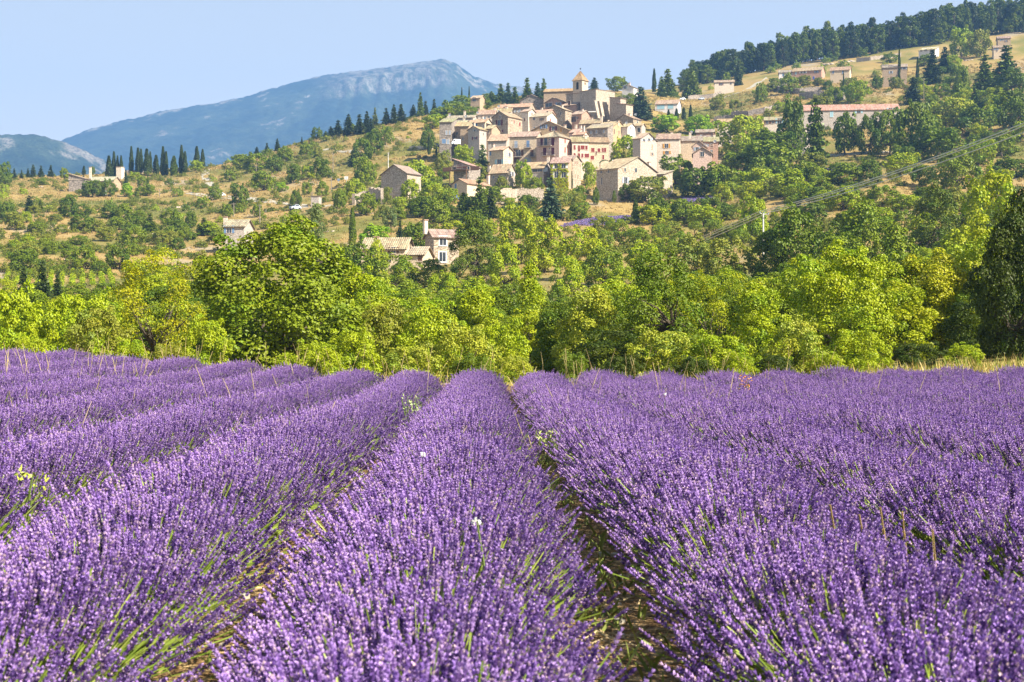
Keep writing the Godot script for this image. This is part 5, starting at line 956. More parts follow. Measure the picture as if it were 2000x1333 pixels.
const PINES: Array = [
	["deep", 124, -878, 12.5, 12.1, 1, 0, 0],
	["black", 121, -886, 13.4, 11.9, 1, 0, 1],
	["deep", 115, -877, 13.0, 12.0, 1, 0, 2],
	["black", 126, -891, 10.3, 14.7, 0, 0, 3],
	["deep", 112, -878, 12.2, 9.9, 1, 0, 4],
	["black", 123, -896, 8.0, 11.5, 0, 0, 5],
	["deep", 110, -885, 10.5, 8.5, 1, 0, 6],
	["mid", 114, -898, 8.7, 12.8, 0, 0, 7],
	["black", 117, -893, 10.5, 11.4, 0, 0, 8],
	["black", 124, -896, 6.1, 7.8, 0, 0, 9],
	["mid", 117, -854, 10.2, 10.9, 0, 0, 10],
	["deep", 111, -870, 8.5, 11.4, 0, 0, 11],
	["mid", 123, -865, 6.3, 7.1, 0, 0, 12],
	["mid", 109, -886, 7.7, 8.5, 0, 0, 13],
	["black", 114, -856, 6.7, 7.5, 0, 0, 14],
	["mid", 104, -853, 11.0, 10.4, 0, 0, 15],
	["deep", 103, -813, 8.7, 10.8, 0, 0, 16],
	["deep", 97, -800, 8.1, 10.5, 0, 0, 17],
	["black", 149, -894, 10.6, 17.1, 1, 1, 0],
	["black", 134, -867, 9.3, 17.5, 1, 1, 1],
	["deep", 133, -882, 12.8, 16.4, 1, 1, 2],
	["deep", 148, -891, 9.0, 19.1, 0, 1, 3],
	["black", 142, -873, 8.3, 14.4, 1, 1, 4],
	["deep", 129, -872, 8.0, 16.6, 1, 1, 5],
	["deep", 126, -874, 8.1, 16.6, 1, 1, 6],
	["deep", 141, -886, 12.7, 13.7, 1, 1, 7],
	["mid", 135, -893, 10.4, 16.1, 0, 1, 8],
	["mid", 146, -898, 5.8, 12.3, 0, 1, 9],
	["mid", 141, -898, 7.3, 13.0, 0, 1, 10],
	["mid", 130, -894, 7.2, 15.1, 0, 1, 11],
	["black", 146, -893, 9.1, 11.0, 0, 1, 12],
	["black", 140, -900, 8.4, 12.2, 0, 1, 13],
	["deep", 142, -891, 6.4, 8.6, 0, 1, 14],
	["deep", 132, -900, 12.1, 11.7, 0, 1, 15],
	["mid", 135, -900, 6.2, 9.6, 0, 1, 16],
	["black", 143, -873, 6.2, 7.8, 0, 1, 17],
	["deep", 135, -856, 11.7, 10.7, 0, 1, 18],
	["mid", 131, -861, 8.4, 10.4, 0, 1, 19],
	["black", 126, -856, 6.5, 6.7, 0, 1, 20],
	["black", 187, -893, 10.0, 18.8, 1, 3, 0],
	["deep", 189, -883, 8.9, 18.4, 1, 3, 1],
	["black", 193, -890, 11.1, 17.3, 1, 3, 2],
	["deep", 180, -880, 8.2, 19.4, 1, 3, 3],
	["deep", 175, -880, 10.4, 20.0, 1, 3, 4],
	["mid", 185, -896, 11.3, 21.3, 0, 3, 5],
	["black", 195, -900, 8.4, 18.5, 0, 3, 6],
	["deep", 191, -898, 7.4, 17.2, 0, 3, 7],
	["deep", 174, -888, 10.3, 16.7, 1, 3, 8],
	["mid", 189, -896, 8.9, 19.4, 0, 3, 9],
	["deep", 192, -894, 10.0, 18.6, 0, 3, 10],
	["mid", 182, -894, 7.1, 17.1, 0, 3, 11],
	["mid", 175, -891, 5.9, 17.2, 0, 3, 12],
	["black", 183, -900, 7.8, 15.8, 0, 3, 13],
	["mid", 186, -893, 10.1, 14.8, 0, 3, 14],
	["deep", 176, -893, 6.6, 15.5, 0, 3, 15],
	["black", 196, -898, 6.3, 9.8, 0, 3, 16],
	["black", 190, -891, 7.3, 11.6, 0, 3, 17],
	["mid", 185, -900, 9.0, 11.9, 0, 3, 18],
	["deep", 178, -891, 5.4, 8.7, 0, 3, 19],
	["black", 167, -877, 7.9, 17.4, 1, 2, 0],
	["black", 163, -880, 10.5, 16.4, 1, 2, 1],
	["mid", 168, -894, 8.4, 20.6, 0, 2, 2],
	["deep", 158, -872, 9.6, 16.2, 1, 2, 3],
	["mid", 172, -893, 7.0, 17.3, 0, 2, 4],
	["black", 153, -868, 12.9, 16.5, 1, 2, 5],
	["deep", 173, -894, 10.6, 16.0, 0, 2, 6],
	["black", 153, -890, 10.7, 14.5, 1, 2, 7],
	["deep", 163, -898, 8.1, 16.7, 0, 2, 8],
	["deep", 169, -893, 10.5, 15.8, 0, 2, 9],
	["deep", 159, -896, 8.9, 15.8, 0, 2, 10],
	["black", 156, -894, 7.7, 16.6, 0, 2, 11],
	["black", 173, -893, 9.1, 13.5, 0, 2, 12],
	["mid", 166, -891, 7.1, 12.4, 0, 2, 13],
	["deep", 162, -893, 9.2, 14.8, 0, 2, 14],
	["deep", 151, -893, 8.4, 15.3, 0, 2, 15],
	["black", 167, -894, 11.2, 12.5, 0, 2, 16],
	["mid", 157, -891, 8.9, 12.7, 0, 2, 17],
	["mid", 162, -894, 8.7, 12.3, 0, 2, 18],
	["deep", 152, -900, 6.3, 9.6, 0, 2, 19],
	["deep", 155, -889, 8.5, 8.6, 0, 2, 20],
	["mid", 149, -878, 10.1, 9.9, 0, 2, 21],
	["deep", 200, -871, 9.8, 18.7, 1, 4, 0],
	["deep", 212, -872, 9.4, 15.9, 1, 4, 1],
	["black", 206, -865, 12.7, 16.8, 1, 4, 2],
	["black", 212, -894, 9.0, 20.2, 0, 4, 3],
	["deep", 195, -865, 10.8, 17.9, 1, 4, 4],
	["deep", 205, -880, 8.7, 15.8, 1, 4, 5],
	["black", 198, -893, 11.9, 16.6, 1, 4, 6],
	["mid", 198, -896, 10.5, 22.3, 0, 4, 7],
	["deep", 218, -900, 10.1, 17.0, 0, 4, 8],
	["black", 207, -894, 8.4, 18.9, 0, 4, 9],
	["black", 212, -898, 9.1, 17.0, 0, 4, 10],
	["black", 201, -898, 8.6, 18.5, 0, 4, 11],
	["mid", 216, -893, 7.8, 14.0, 0, 4, 12],
	["mid", 197, -900, 10.1, 17.9, 0, 4, 13],
	["deep", 218, -894, 11.4, 12.9, 0, 4, 14],
	["black", 211, -898, 10.2, 13.1, 0, 4, 15],
	["black", 203, -894, 9.0, 13.7, 0, 4, 16],
	["deep", 214, -896, 8.6, 12.2, 0, 4, 17],
	["deep", 206, -894, 10.0, 13.0, 0, 4, 18],
	["deep", 203, -898, 8.8, 13.2, 0, 4, 19],
	["black", 235, -884, 9.3, 17.3, 1, 5, 0],
	["deep", 231, -887, 10.5, 16.7, 1, 5, 1],
	["deep", 223, -870, 11.9, 17.6, 1, 5, 2],
	["black", 216, -872, 8.7, 18.0, 1, 5, 3],
	["black", 227, -900, 12.6, 20.5, 0, 5, 4],
	["black", 237, -898, 8.9, 17.0, 0, 5, 5],
	["deep", 221, -877, 9.5, 15.5, 1, 5, 6],
	["mid", 230, -896, 4.8, 15.4, 0, 5, 7],
	["black", 240, -896, 6.3, 14.2, 0, 5, 8],
	["mid", 219, -894, 8.4, 17.5, 0, 5, 9],
	["deep", 234, -898, 4.7, 14.3, 0, 5, 10],
	["black", 240, -896, 12.1, 15.0, 0, 5, 11],
	["deep", 223, -896, 5.3, 14.9, 0, 5, 12],
	["mid", 221, -894, 11.0, 17.7, 0, 5, 13],
	["deep", 232, -898, 9.7, 14.2, 0, 5, 14],
	["mid", 226, -893, 9.2, 14.5, 0, 5, 15],
	["deep", 230, -894, 10.8, 14.4, 0, 5, 16],
	["black", 236, -894, 5.6, 10.4, 0, 5, 17],
	["mid", 240, -894, 7.1, 9.5, 0, 5, 18],
	["deep", 232, -886, 11.8, 11.8, 0, 5, 19],
	["black", 225, -896, 9.4, 11.3, 0, 5, 20],
	["black", 222, -894, 6.7, 9.2, 0, 5, 21],
	["deep", 228, -891, 8.5, 8.1, 0, 5, 22],
	["deep", 275, -887, 12.9, 19.4, 1, 7, 0],
	["deep", 272, -890, 8.4, 19.9, 1, 7, 1],
	["deep", 282, -895, 8.9, 18.0, 1, 7, 2],
	["deep", 286, -898, 8.4, 20.9, 0, 7, 3],
	["deep", 261, -870, 9.9, 20.2, 1, 7, 4],
	["black", 257, -868, 10.8, 21.0, 1, 7, 5],
	["mid", 274, -894, 12.2, 20.7, 0, 7, 6],
	["deep", 282, -896, 11.7, 19.1, 0, 7, 7],
	["mid", 271, -896, 8.9, 20.6, 0, 7, 8],
	["mid", 278, -896, 7.7, 17.1, 0, 7, 9],
	["deep", 268, -898, 8.2, 16.4, 0, 7, 10],
	["mid", 279, -896, 7.2, 13.3, 0, 7, 11],
	["mid", 274, -900, 7.4, 14.5, 0, 7, 12],
	["black", 283, -896, 6.1, 11.9, 0, 7, 13],
	["mid", 277, -898, 6.8, 12.5, 0, 7, 14],
	["deep", 284, -894, 10.9, 11.7, 0, 7, 15],
	["mid", 271, -894, 9.1, 13.9, 0, 7, 16],
	["deep", 264, -894, 7.5, 14.2, 0, 7, 17],
	["black", 276, -898, 8.3, 11.3, 0, 7, 18],
	["deep", 269, -900, 7.3, 10.6, 0, 7, 19],
	["deep", 280, -898, 9.3, 8.3, 0, 7, 20],
	["black", 266, -891, 7.8, 9.1, 0, 7, 21],
	["deep", 261, -886, 10.0, 9.3, 0, 7, 22],
	["black", 268, -878, 6.1, 7.1, 0, 7, 23],
	["mid", 258, -861, 10.0, 9.9, 0, 7, 24],
	["deep", 256, -888, 13.4, 19.0, 1, 6, 0],
	["deep", 255, -873, 12.9, 19.1, 1, 6, 1],
	["black", 253, -893, 9.3, 18.2, 1, 6, 2],
	["deep", 243, -894, 11.7, 19.2, 1, 6, 3],
	["deep", 244, -872, 13.0, 18.9, 1, 6, 4],
	["black", 243, -882, 10.7, 18.3, 1, 6, 5],
	["black", 264, -898, 8.9, 18.8, 0, 6, 6],
	["mid", 260, -896, 5.7, 17.2, 0, 6, 7],
	["deep", 262, -896, 11.3, 18.5, 0, 6, 8],
	["black", 247, -900, 10.0, 20.3, 0, 6, 9],
	["mid", 257, -898, 5.6, 14.9, 0, 6, 10],
	["deep", 245, -900, 6.5, 16.7, 0, 6, 11],
	["black", 253, -896, 6.5, 15.1, 0, 6, 12],
	["deep", 261, -898, 11.5, 15.2, 0, 6, 13],
	["mid", 249, -896, 8.6, 14.4, 0, 6, 14],
	["black", 258, -900, 6.2, 11.8, 0, 6, 15],
	["black", 246, -900, 9.4, 14.6, 0, 6, 16],
	["deep", 253, -898, 8.4, 12.8, 0, 6, 17],
	["black", 256, -896, 9.2, 11.6, 0, 6, 18],
	["black", 249, -894, 7.1, 10.2, 0, 6, 19],
	["mid", 261, -898, 6.9, 8.1, 0, 6, 20],
	["black", 249, -896, 8.7, 12.1, 0, 6, 21],
	["deep", 253, -884, 8.7, 9.4, 0, 6, 22],
	["deep", 251, -889, 7.3, 9.6, 0, 6, 23],
	["black", 245, -894, 10.6, 10.3, 0, 6, 24],
	["mid", 252, -870, 7.6, 9.7, 0, 6, 25],
	["black", 297, -872, 8.4, 18.9, 1, 8, 0],
	["deep", 292, -868, 7.8, 18.1, 1, 8, 1],
	["deep", 296, -895, 9.2, 16.4, 1, 8, 2],
	["deep", 307, -900, 9.9, 18.7, 0, 8, 3],
	["black", 283, -874, 8.2, 18.7, 1, 8, 4],
	["deep", 289, -883, 12.2, 17.1, 1, 8, 5],
	["deep", 300, -894, 7.5, 19.5, 0, 8, 6],
	["deep", 277, -867, 7.5, 18.4, 1, 8, 7],
	["mid", 309, -900, 9.8, 16.8, 0, 8, 8],
	["mid", 296, -900, 7.8, 18.0, 0, 8, 9],
	["deep", 304, -896, 9.9, 16.8, 0, 8, 10],
	["black", 288, -896, 11.6, 19.6, 0, 8, 11],
	["black", 291, -896, 7.8, 18.7, 0, 8, 12],
	["mid", 299, -900, 11.1, 15.4, 0, 8, 13],
	["black", 306, -896, 9.5, 14.0, 0, 8, 14],
	["black", 294, -896, 6.1, 12.6, 0, 8, 15],
	["black", 295, -896, 12.1, 14.6, 0, 8, 16],
	["deep", 301, -896, 6.3, 10.8, 0, 8, 17],
	["mid", 288, -900, 8.7, 13.6, 0, 8, 18],
	["deep", 301, -900, 10.1, 12.2, 0, 8, 19],
	["black", 291, -896, 5.9, 11.3, 0, 8, 20],
	["black", 286, -894, 7.8, 12.9, 0, 8, 21],
	["black", 305, -893, 6.5, 7.2, 0, 8, 22],
	["deep", 294, -889, 8.0, 10.1, 0, 8, 23],
	["deep", 292, -900, 7.4, 6.7, 0, 8, 24],
	["deep", 311, -867, 10.1, 18.5, 1, 9, 0],
	["deep", 319, -872, 8.3, 15.8, 1, 9, 1],
	["black", 325, -895, 11.2, 13.2, 1, 9, 2],
	["black", 311, -886, 12.8, 15.3, 1, 9, 3],
	["deep", 307, -888, 10.4, 15.1, 1, 9, 4],
	["deep", 307, -866, 10.2, 15.7, 1, 9, 5],
	["deep", 322, -898, 9.9, 15.7, 0, 9, 6],
	["mid", 313, -896, 9.3, 17.2, 0, 9, 7],
	["black", 318, -900, 7.4, 15.6, 0, 9, 8],
	["mid", 309, -896, 7.5, 16.4, 0, 9, 9],
	["mid", 331, -898, 9.7, 14.4, 0, 9, 10],
	["mid", 329, -898, 5.3, 11.3, 0, 9, 11],
	["black", 319, -900, 11.6, 13.9, 0, 9, 12],
	["mid", 322, -898, 6.8, 12.4, 0, 9, 13],
	["black", 325, -896, 8.0, 11.0, 0, 9, 14],
	["deep", 313, -898, 7.4, 12.8, 0, 9, 15],
	["mid", 331, -900, 11.7, 11.9, 0, 9, 16],
	["mid", 320, -894, 9.9, 11.2, 0, 9, 17],
	["black", 314, -896, 8.9, 10.3, 0, 9, 18],
	["black", 320, -882, 9.4, 9.9, 0, 9, 19],
	["deep", 313, -877, 9.8, 9.8, 0, 9, 20],
	["mid", 321, -873, 8.7, 9.0, 0, 9, 21],
	["black", 309, -896, 5.1, 7.7, 0, 9, 22],
	["mid", 303, -861, 8.4, 11.4, 0, 9, 23],
	["mid", 311, -858, 7.3, 8.8, 0, 9, 24],
	["mid", 301, -863, 8.5, 9.4, 0, 9, 25],
	["mid", 313, -849, 7.4, 8.2, 0, 9, 26],
	["black", 305, -853, 5.7, 6.0, 0, 9, 27],
	["deep", 329, -887, 9.6, 13.7, 1, 10, 0],
]
const TINTS: Array = ["deep", "mid", "olive", "lime", "yellow", "black", "sage", "bright", "cream", "dark", "gold", "blue"]
const LANDMARKS: Array = ["the farmhouse", "the cemetery cypresses", "the gravel track", "the vineyard", "the grey house", "the large dark oak", "the round topped dark tree", "the egg shaped tree", "the lone cypress", "the old stone barn", "the stone farmhouse", "the pale house", "the creeper clad house", "the stone barn", "the power pole", "the purple patch", "the grey terrace", "the rose villa", "the two level villa", "the box house", "the camper van", "the tall fir", "the white blossom", "the big juniper", "the yellow green oaks", "the lane", "the tall yellow tree", "the big dark oak", "the dirt track", "the ruin", "the low white building", "the maple", "the ash", "the ivy clad tree", "the cone shaped tree", "the golden tree", "the broad lime tree", "the western edge", "the largest pine"]
const RIDGE: Array = ["at the west end", "above the cream villa", "above the camper van road", "left of the rose villa", "above the rose villa", "right above the small cream house", "above the two level villa", "above the box house", "behind the big yellow green tree", "above the largest pine", "at the far end of the ridge"]
const IVY: Array = [14.78, -418.92, -0.2094, 5.14, 8.98, 37.96, 46.86]

const POLES: Array = [
	[-85.66, -476.67, 8.35, "wood", "tall wooden utility pole on the open golden slope"],
	[-62.02, -493.13, 7.07, "wood", "thin utility pole left of the road sign"],
	[-55.39, -436.55, 4.80, "wood", "short utility pole below the road sign"],
	[-41.45, -476.67, 6.10, "concrete", "pale concrete utility pole left of the old stone barn"],
	[-65.69, -370.58, 5.15, "wood", "utility pole below the country road"],
	[-76.80, -392.69, 3.90, "wood", "low utility pole beside the little tree under the country road"],
	[184.39, -899.81, 11.55, "wood", "thin pole before the pine wood"],
	[170.28, -589.10, 9.64, "wood", "wooden utility pole below the twin cypresses"],
	[-123.11, -497.09, 2.79, "wood", "utility pole right of the farm trees"],
	[-56.76, -403.82, 4.00, "wood", "utility pole beside the hut"],
]
const SIGNS: Array = [
	[-51.65, -443.58, 3.93, 1.20, 0.96, "paint_white", "white sign board on a post beside the old barn road"],
	[-55.14, -452.54, 2.57, 0.81, 0.73, "blue", "small blue road sign left of the white sign board"],
	[89.97, -466.30, 2.91, 1.01, 1.51, "aqua", "pale blue sign board in the shade of the fir"],
]
const MARKERS: Array = [
	[89.71, -473.82, 1.31, "red topped white marker post at the lane"],
	[-68.86, -398.22, 0.98, "red topped white marker post beside the country road"],
	[-132.49, -381.85, 0.91, "red topped white marker post in the western meadow"],
]
const CARS: Array = [
	["van", -18.73, 59.22, -474.00, 2.05, "paint_white", "white van parked above the parapet wall", 0.25],
	["car", -15.92, -999.00, -381.85, 1.79, "paint_blue", "blue car parked beside the pale house", 0.50],
	["camper_van", 115.01, -999.00, -750.22, 3.24, "paint_white", "white camper van parked on the slope road", -0.90],
	["car", 112.54, -999.00, -751.72, 3.52, "royal", "bright blue car parked beside the camper van", 0.30],
	["car", -28.84, -999.00, -535.23, 2.12, "paint_silver", "silver blue car under the pergola", 0.30],
	["car", 86.88, -999.00, -726.61, 2.35, "paint_white", "white car beside the low white building", 0.20],
	["car", -97.49, -999.00, -476.67, 1.89, "paint_white", "white car on the country road beside a tree", 0.20],
	["car", -59.98, -999.00, -393.47, 1.70, "paint_silver", "silver car parked on the road below the egg shaped tree", 0.60],
	["van", -145.14, -999.00, -504.09, 1.63, "paint_white", "cream van under the farm trees", 0.10],
	["car", 96.53, -999.00, -726.61, 1.83, "paint_silver", "pale car by the terrace wall", 0.20],
]
const ROCKS: Array = [
	[-200.20, -561.52, 4.45, "pale limestone outcrop at the western edge"],
	[-182.42, -549.32, 3.95, "flat limestone slab left of the farmhouse"],
	[-181.95, -563.77, 2.84, "low limestone slab beside the farmhouse"],
	[-107.75, -450.73, 6.49, "strip of pale scree under the gravel track"],
	[-105.16, -457.08, 4.94, "second strip of pale scree under the gravel track"],
	[-89.49, -284.67, 1.84, "pale boulder above the vineyard"],
	[-89.10, -302.86, 2.62, "long pale rock above the vineyard"],
	[-89.63, -312.70, 1.35, "small pale rock next to the long one"],
	[-90.17, -358.20, 2.32, "flat pale rock beside the spreading pine"],
	[-157.27, -550.41, 4.76, "bare rock crest above the farmhouse roof"],
	[-36.98, -354.64, 3.83, "rubble of the ruin under the small green tree"],
	[-40.73, -365.43, 2.37, "loose stones left of the ruin"],
	[-29.54, -322.21, 5.34, "bank of grey rubble below the ruin"],
	[-31.42, -312.07, 3.37, "second bank of grey rubble below the ruin"],
	[100.08, -619.28, 8.92, "rubble slope above the low shuttered house"],
	[194.96, -835.69, 9.02, "limestone ledge across the upper meadow"],
	[184.49, -829.04, 6.57, "limestone ledge on the upper meadow, west end"],
	[195.77, -635.57, 5.95, "grey rock patch on the dry eastern slope"],
	[241.47, -751.72, 5.41, "pale rock bank under the big yellow green tree"],
	[-42.04, -329.37, 2.37, "pale stones on the lower golden slope"],
]
const PURPLE: Array = [
	["purple strip of lavender below the stone barn", [[10.0, -301.0], [21.4, -330.7], [31.6, -351.1], [44.5, -375.0], [44.2, -356.8], [30.1, -322.2], [18.6, -304.1]]],
	["purple lavender patch between bushes right of the barn", [[47.6, -401.4], [56.2, -399.0], [54.2, -381.1], [46.1, -377.3]]],
	["purple lavender patch left of the lane", [[77.9, -415.3], [82.2, -416.1], [76.5, -382.6], [73.2, -385.7]]],
	["bright purple lavender field under the roadside trees", [[90.6, -420.3], [103.6, -417.8], [96.9, -394.3], [85.0, -394.3]]],
]
const VINES: Array = [
	[-78.70, -220.50, -93.21, -263.86, "first row of vines from the west in the vineyard"],
	[-77.12, -220.50, -90.93, -263.86, "second row of vines from the west in the vineyard"],
	[-75.37, -220.50, -89.03, -263.86, "third row of vines from the west in the vineyard"],
	[-73.46, -220.00, -87.14, -263.86, "fourth row of vines from the west in the vineyard"],
	[-71.47, -219.50, -85.07, -263.33, "fifth row of vines from the west in the vineyard"],
	[-69.34, -218.50, -83.01, -262.80, "sixth row of vines from the west in the vineyard"],
	[-67.46, -218.00, -80.95, -262.28, "seventh row of vines from the west in the vineyard"],
	[-65.59, -217.00, -79.10, -261.76, "eighth row of vines from the west in the vineyard"],
	[-63.73, -216.00, -77.25, -261.23, "ninth row of vines from the west in the vineyard"],
	[-62.03, -215.50, -75.41, -260.71, "tenth row of vines from the west in the vineyard"],
	[-60.20, -214.50, -73.76, -260.19, "eleventh row of vines from the west in the vineyard"],
]
const PYLON: Array = [38.15, -216.00, 6.50]
const WIRE_WEST := Vector3(7.46, 6.47, -276.48)
const WIRE_EAST := Vector3(51.94, 21.17, -133.92)
const STALKS: Array = [
	[1.37, -6.11, 0.70, "tall leaning oat stalk, first from the west in the near field"],
	[1.58, -6.45, 0.61, "oat stalk beside the first one"],
	[1.74, -6.70, 0.61, "upright oat stalk in the near field"],
	[1.88, -6.83, 0.57, "oat stalk bent over at its tip"],
	[1.78, -6.00, 0.61, "oat stalk standing in front of the shaded furrow"],
	[1.10, -5.19, 0.52, "short oat stalk low in the near field"],
	[1.46, -5.19, 0.59, "oat stalk among bare green stems"],
	[1.70, -4.89, 0.52, "pale stalk at the east edge of the near field"],
]


func _ready():
	rng.seed = 4711
	wob.seed = 5; wob.frequency = 0.02; wob.fractal_octaves = 4
	fine.seed = 9; fine.frequency = 0.11; fine.fractal_octaves = 3
	camera_and_light()
	make_materials()
	land()
	mountains()
	roads()
	village()
	walls_and_ruins()
	trees()
	lavender()
	field_details()
	hill_details()

func camera_and_light():
	var cam := Camera3D.new()
	cam.name = "camera"
	cam.position = Vector3(0, 1.5, 0)
	cam.rotation.x = -0.01566
	cam.keep_aspect = Camera3D.KEEP_HEIGHT
	cam.fov = 26.98
	cam.near = 0.1
	cam.far = 12000.0
	var lens := CameraAttributesPhysical.new()
	lens.frustum_focal_length = 50.0
	lens.frustum_near = 0.1
	lens.frustum_far = 12000.0
	lens.frustum_focus_distance = 60.0
	lens.exposure_aperture = 8.0
	cam.attributes = lens
	add_child(cam)
	var sky := ProceduralSkyMaterial.new()
	sky.sky_top_color = Color(0.52, 0.60, 0.70)
	sky.sky_horizon_color = Color(0.97, 0.945, 0.90)
	sky.sky_curve = 0.17
	sky.ground_horizon_color = Color(0.72, 0.76, 0.74)
	sky.ground_bottom_color = Color(0.42, 0.40, 0.32)
	sky.sun_angle_max = 12.0
	sky.sky_energy_multiplier = 1.0
	var e := Environment.new()
	e.background_mode = Environment.BG_SKY
	e.sky = Sky.new()
	e.sky.sky_material = sky
	e.background_energy_multiplier = 0.50
	e.tonemap_mode = Environment.TONE_MAPPER_LINEAR
	e.tonemap_exposure = 2.9
	e.fog_enabled = true
	e.fog_density = 0.00015
	e.fog_light_color = Color(0.54, 0.745, 1.0)
	e.sdfgi_enabled = true
	e.ssao_enabled = true
	e.ssil_enabled = true
	var w := WorldEnvironment.new()
	w.name = "daylight"
	w.environment = e
	add_child(w)
	var sun := DirectionalLight3D.new()
	sun.name = "sun"
	sun.light_energy = 1.6
	sun.light_color = Color(1.0, 0.968, 0.905)
	sun.light_angular_distance = 0.5
	sun.shadow_enabled = true
	var from := Vector3(0.78, 0.76, 0.52)
	sun.look_at_from_position(from, Vector3.ZERO, Vector3.UP)
	add_child(sun)

# ---------------------------------------------------------------- helpers

func numbered(called: String) -> String:
	count[called] = count.get(called, -1) + 1
	return called if count[called] == 0 else "%s_%03d" % [called, count[called]]

func tag(o, label: String, category := "", group := "", kind := ""):
	if label: o.set_meta("label", label)
	if category: o.set_meta("category", category)
	if group: o.set_meta("group", group)
	if kind: o.set_meta("kind", kind)
	return o

func thing(called: String, at: Vector3, turn: float, label: String, category: String, group := "") -> Node3D:
	var o := Node3D.new()
	o.name = numbered(called)
	add_child(o)
	o.position = at
	o.rotation.y = turn
	tag(o, label, category, group)
	return o

func obj(called: String, mesh: Mesh, m: Material, parent: Node = self) -> MeshInstance3D:
	var o := MeshInstance3D.new()
	o.name = numbered(called) if parent == self else called
	o.mesh = mesh
	if m: o.material_override = m
	parent.add_child(o, true)
	return o

func st_new() -> SurfaceTool:
	var st := SurfaceTool.new()
	st.begin(Mesh.PRIMITIVE_TRIANGLES)
	st.set_smooth_group(-1)
	return st

func done(st: SurfaceTool) -> ArrayMesh:
	st.generate_normals()
	return st.commit()

# a quad whose corners run clockwise as seen from its front
func quad(st: SurfaceTool, a: Vector3, b: Vector3, c: Vector3, d: Vector3):
	st.add_vertex(a); st.add_vertex(b); st.add_vertex(c)
	st.add_vertex(a); st.add_vertex(c); st.add_vertex(d)

func box(st: SurfaceTool, c: Vector3, s: Vector3, turn := 0.0):
	var h := s * 0.5
	var p := []
	for i in 8:
		var v := Vector3(h.x if i & 1 else -h.x, h.y if i & 2 else -h.y, h.z if i & 4 else -h.z)
		p.append(c + v.rotated(Vector3.UP, turn))
	quad(st, p[6], p[7], p[5], p[4])
	quad(st, p[3], p[2], p[0], p[1])
	quad(st, p[7], p[3], p[1], p[5])
	quad(st, p[2], p[6], p[4], p[0])
	quad(st, p[2], p[3], p[7], p[6])
	quad(st, p[4], p[5], p[1], p[0])

func tube(st: SurfaceTool, a: Vector3, b: Vector3, ra: float, rb: float, n := 6):
	var d := (b - a).normalized()
	var s := d.cross(Vector3.UP if absf(d.y) < 0.95 else Vector3.RIGHT).normalized()
	var t := d.cross(s)
	for i in n:
		var u := TAU * i / n
		var w := TAU * (i + 1) / n
		var e := s * cos(u) + t * sin(u)
		var f := s * cos(w) + t * sin(w)
		quad(st, a + e * ra, a + f * ra, b + f * rb, b + e * rb)
		if rb > 0.0: st.add_vertex(b); st.add_vertex(b + e * rb); st.add_vertex(b + f * rb)

func raw(v: PackedVector3Array, c: PackedColorArray, ix: PackedInt32Array) -> ArrayMesh:
	var a := []
	a.resize(Mesh.ARRAY_MAX)
	a[Mesh.ARRAY_VERTEX] = v
	if c.size(): a[Mesh.ARRAY_COLOR] = c
	a[Mesh.ARRAY_INDEX] = ix
	var m := ArrayMesh.new()
	m.add_surface_from_arrays(Mesh.PRIMITIVE_TRIANGLES, a)
	return m

func smooth(v: PackedVector3Array, nrm: PackedVector3Array, c: PackedColorArray, ix: PackedInt32Array) -> ArrayMesh:
	var a := []
	a.resize(Mesh.ARRAY_MAX)
	a[Mesh.ARRAY_VERTEX] = v
	a[Mesh.ARRAY_NORMAL] = nrm
	if c.size(): a[Mesh.ARRAY_COLOR] = c
	a[Mesh.ARRAY_INDEX] = ix
	var m := ArrayMesh.new()
	m.add_surface_from_arrays(Mesh.PRIMITIVE_TRIANGLES, a)
	return m

# a sheet of nu x nv points, seen from above, with smooth normals
func sheet(nu: int, nv: int, p: PackedVector3Array, c: PackedColorArray) -> ArrayMesh:
	var ix := PackedInt32Array()
	var nrm := PackedVector3Array()
	nrm.resize(p.size())
	for j in nv:
		for i in nu:
			var k := j * nu + i
			var du := p[j * nu + mini(i + 1, nu - 1)] - p[j * nu + maxi(i - 1, 0)]
			var dv := p[mini(j + 1, nv - 1) * nu + i] - p[maxi(j - 1, 0) * nu + i]
			var n := du.cross(dv).normalized()
			nrm[k] = n if n.y > 0.0 else -n
			if i < nu - 1 and j < nv - 1:
				ix.append_array(PackedInt32Array([k, k + nu, k + 1, k + 1, k + nu, k + nu + 1]))
	return smooth(p, nrm, c, ix)

func spread(lo: float, hi: float) -> float:
	return rng.randf_range(lo, hi)

func noise_tex(freq: float, lo: Color, mid: Color, hi: Color, s := 3, size := 512, octaves := 5) -> NoiseTexture2D:
	var n := FastNoiseLite.new()
	n.noise_type = FastNoiseLite.TYPE_SIMPLEX
	n.seed = s
	n.frequency = freq
	n.fractal_octaves = octaves
	n.fractal_gain = 0.6
	var t := NoiseTexture2D.new()
	t.width = size; t.height = size
	t.seamless = true
	t.noise = n
	var g := Gradient.new()
	g.offsets = PackedFloat32Array([0.22, 0.5, 0.78])
	g.colors = PackedColorArray([lo, mid, hi])
	t.color_ramp = g
	return t

func cell_tex(freq: float, lo: Color, mid: Color, hi: Color, s := 3, size := 512) -> NoiseTexture2D:
	var t := noise_tex(freq, lo, mid, hi, s, size)
	t.noise.noise_type = FastNoiseLite.TYPE_CELLULAR
	t.noise.cellular_return_type = FastNoiseLite.RETURN_CELL_VALUE
	t.noise.fractal_type = FastNoiseLite.FRACTAL_NONE
	return t

func rough(color: Color, vertex := false) -> StandardMaterial3D:
	var m := StandardMaterial3D.new()
	m.albedo_color = color.linear_to_srgb()
	m.roughness = 0.9
	m.metallic_specular = 0.3
	m.vertex_color_use_as_albedo = vertex
	return m

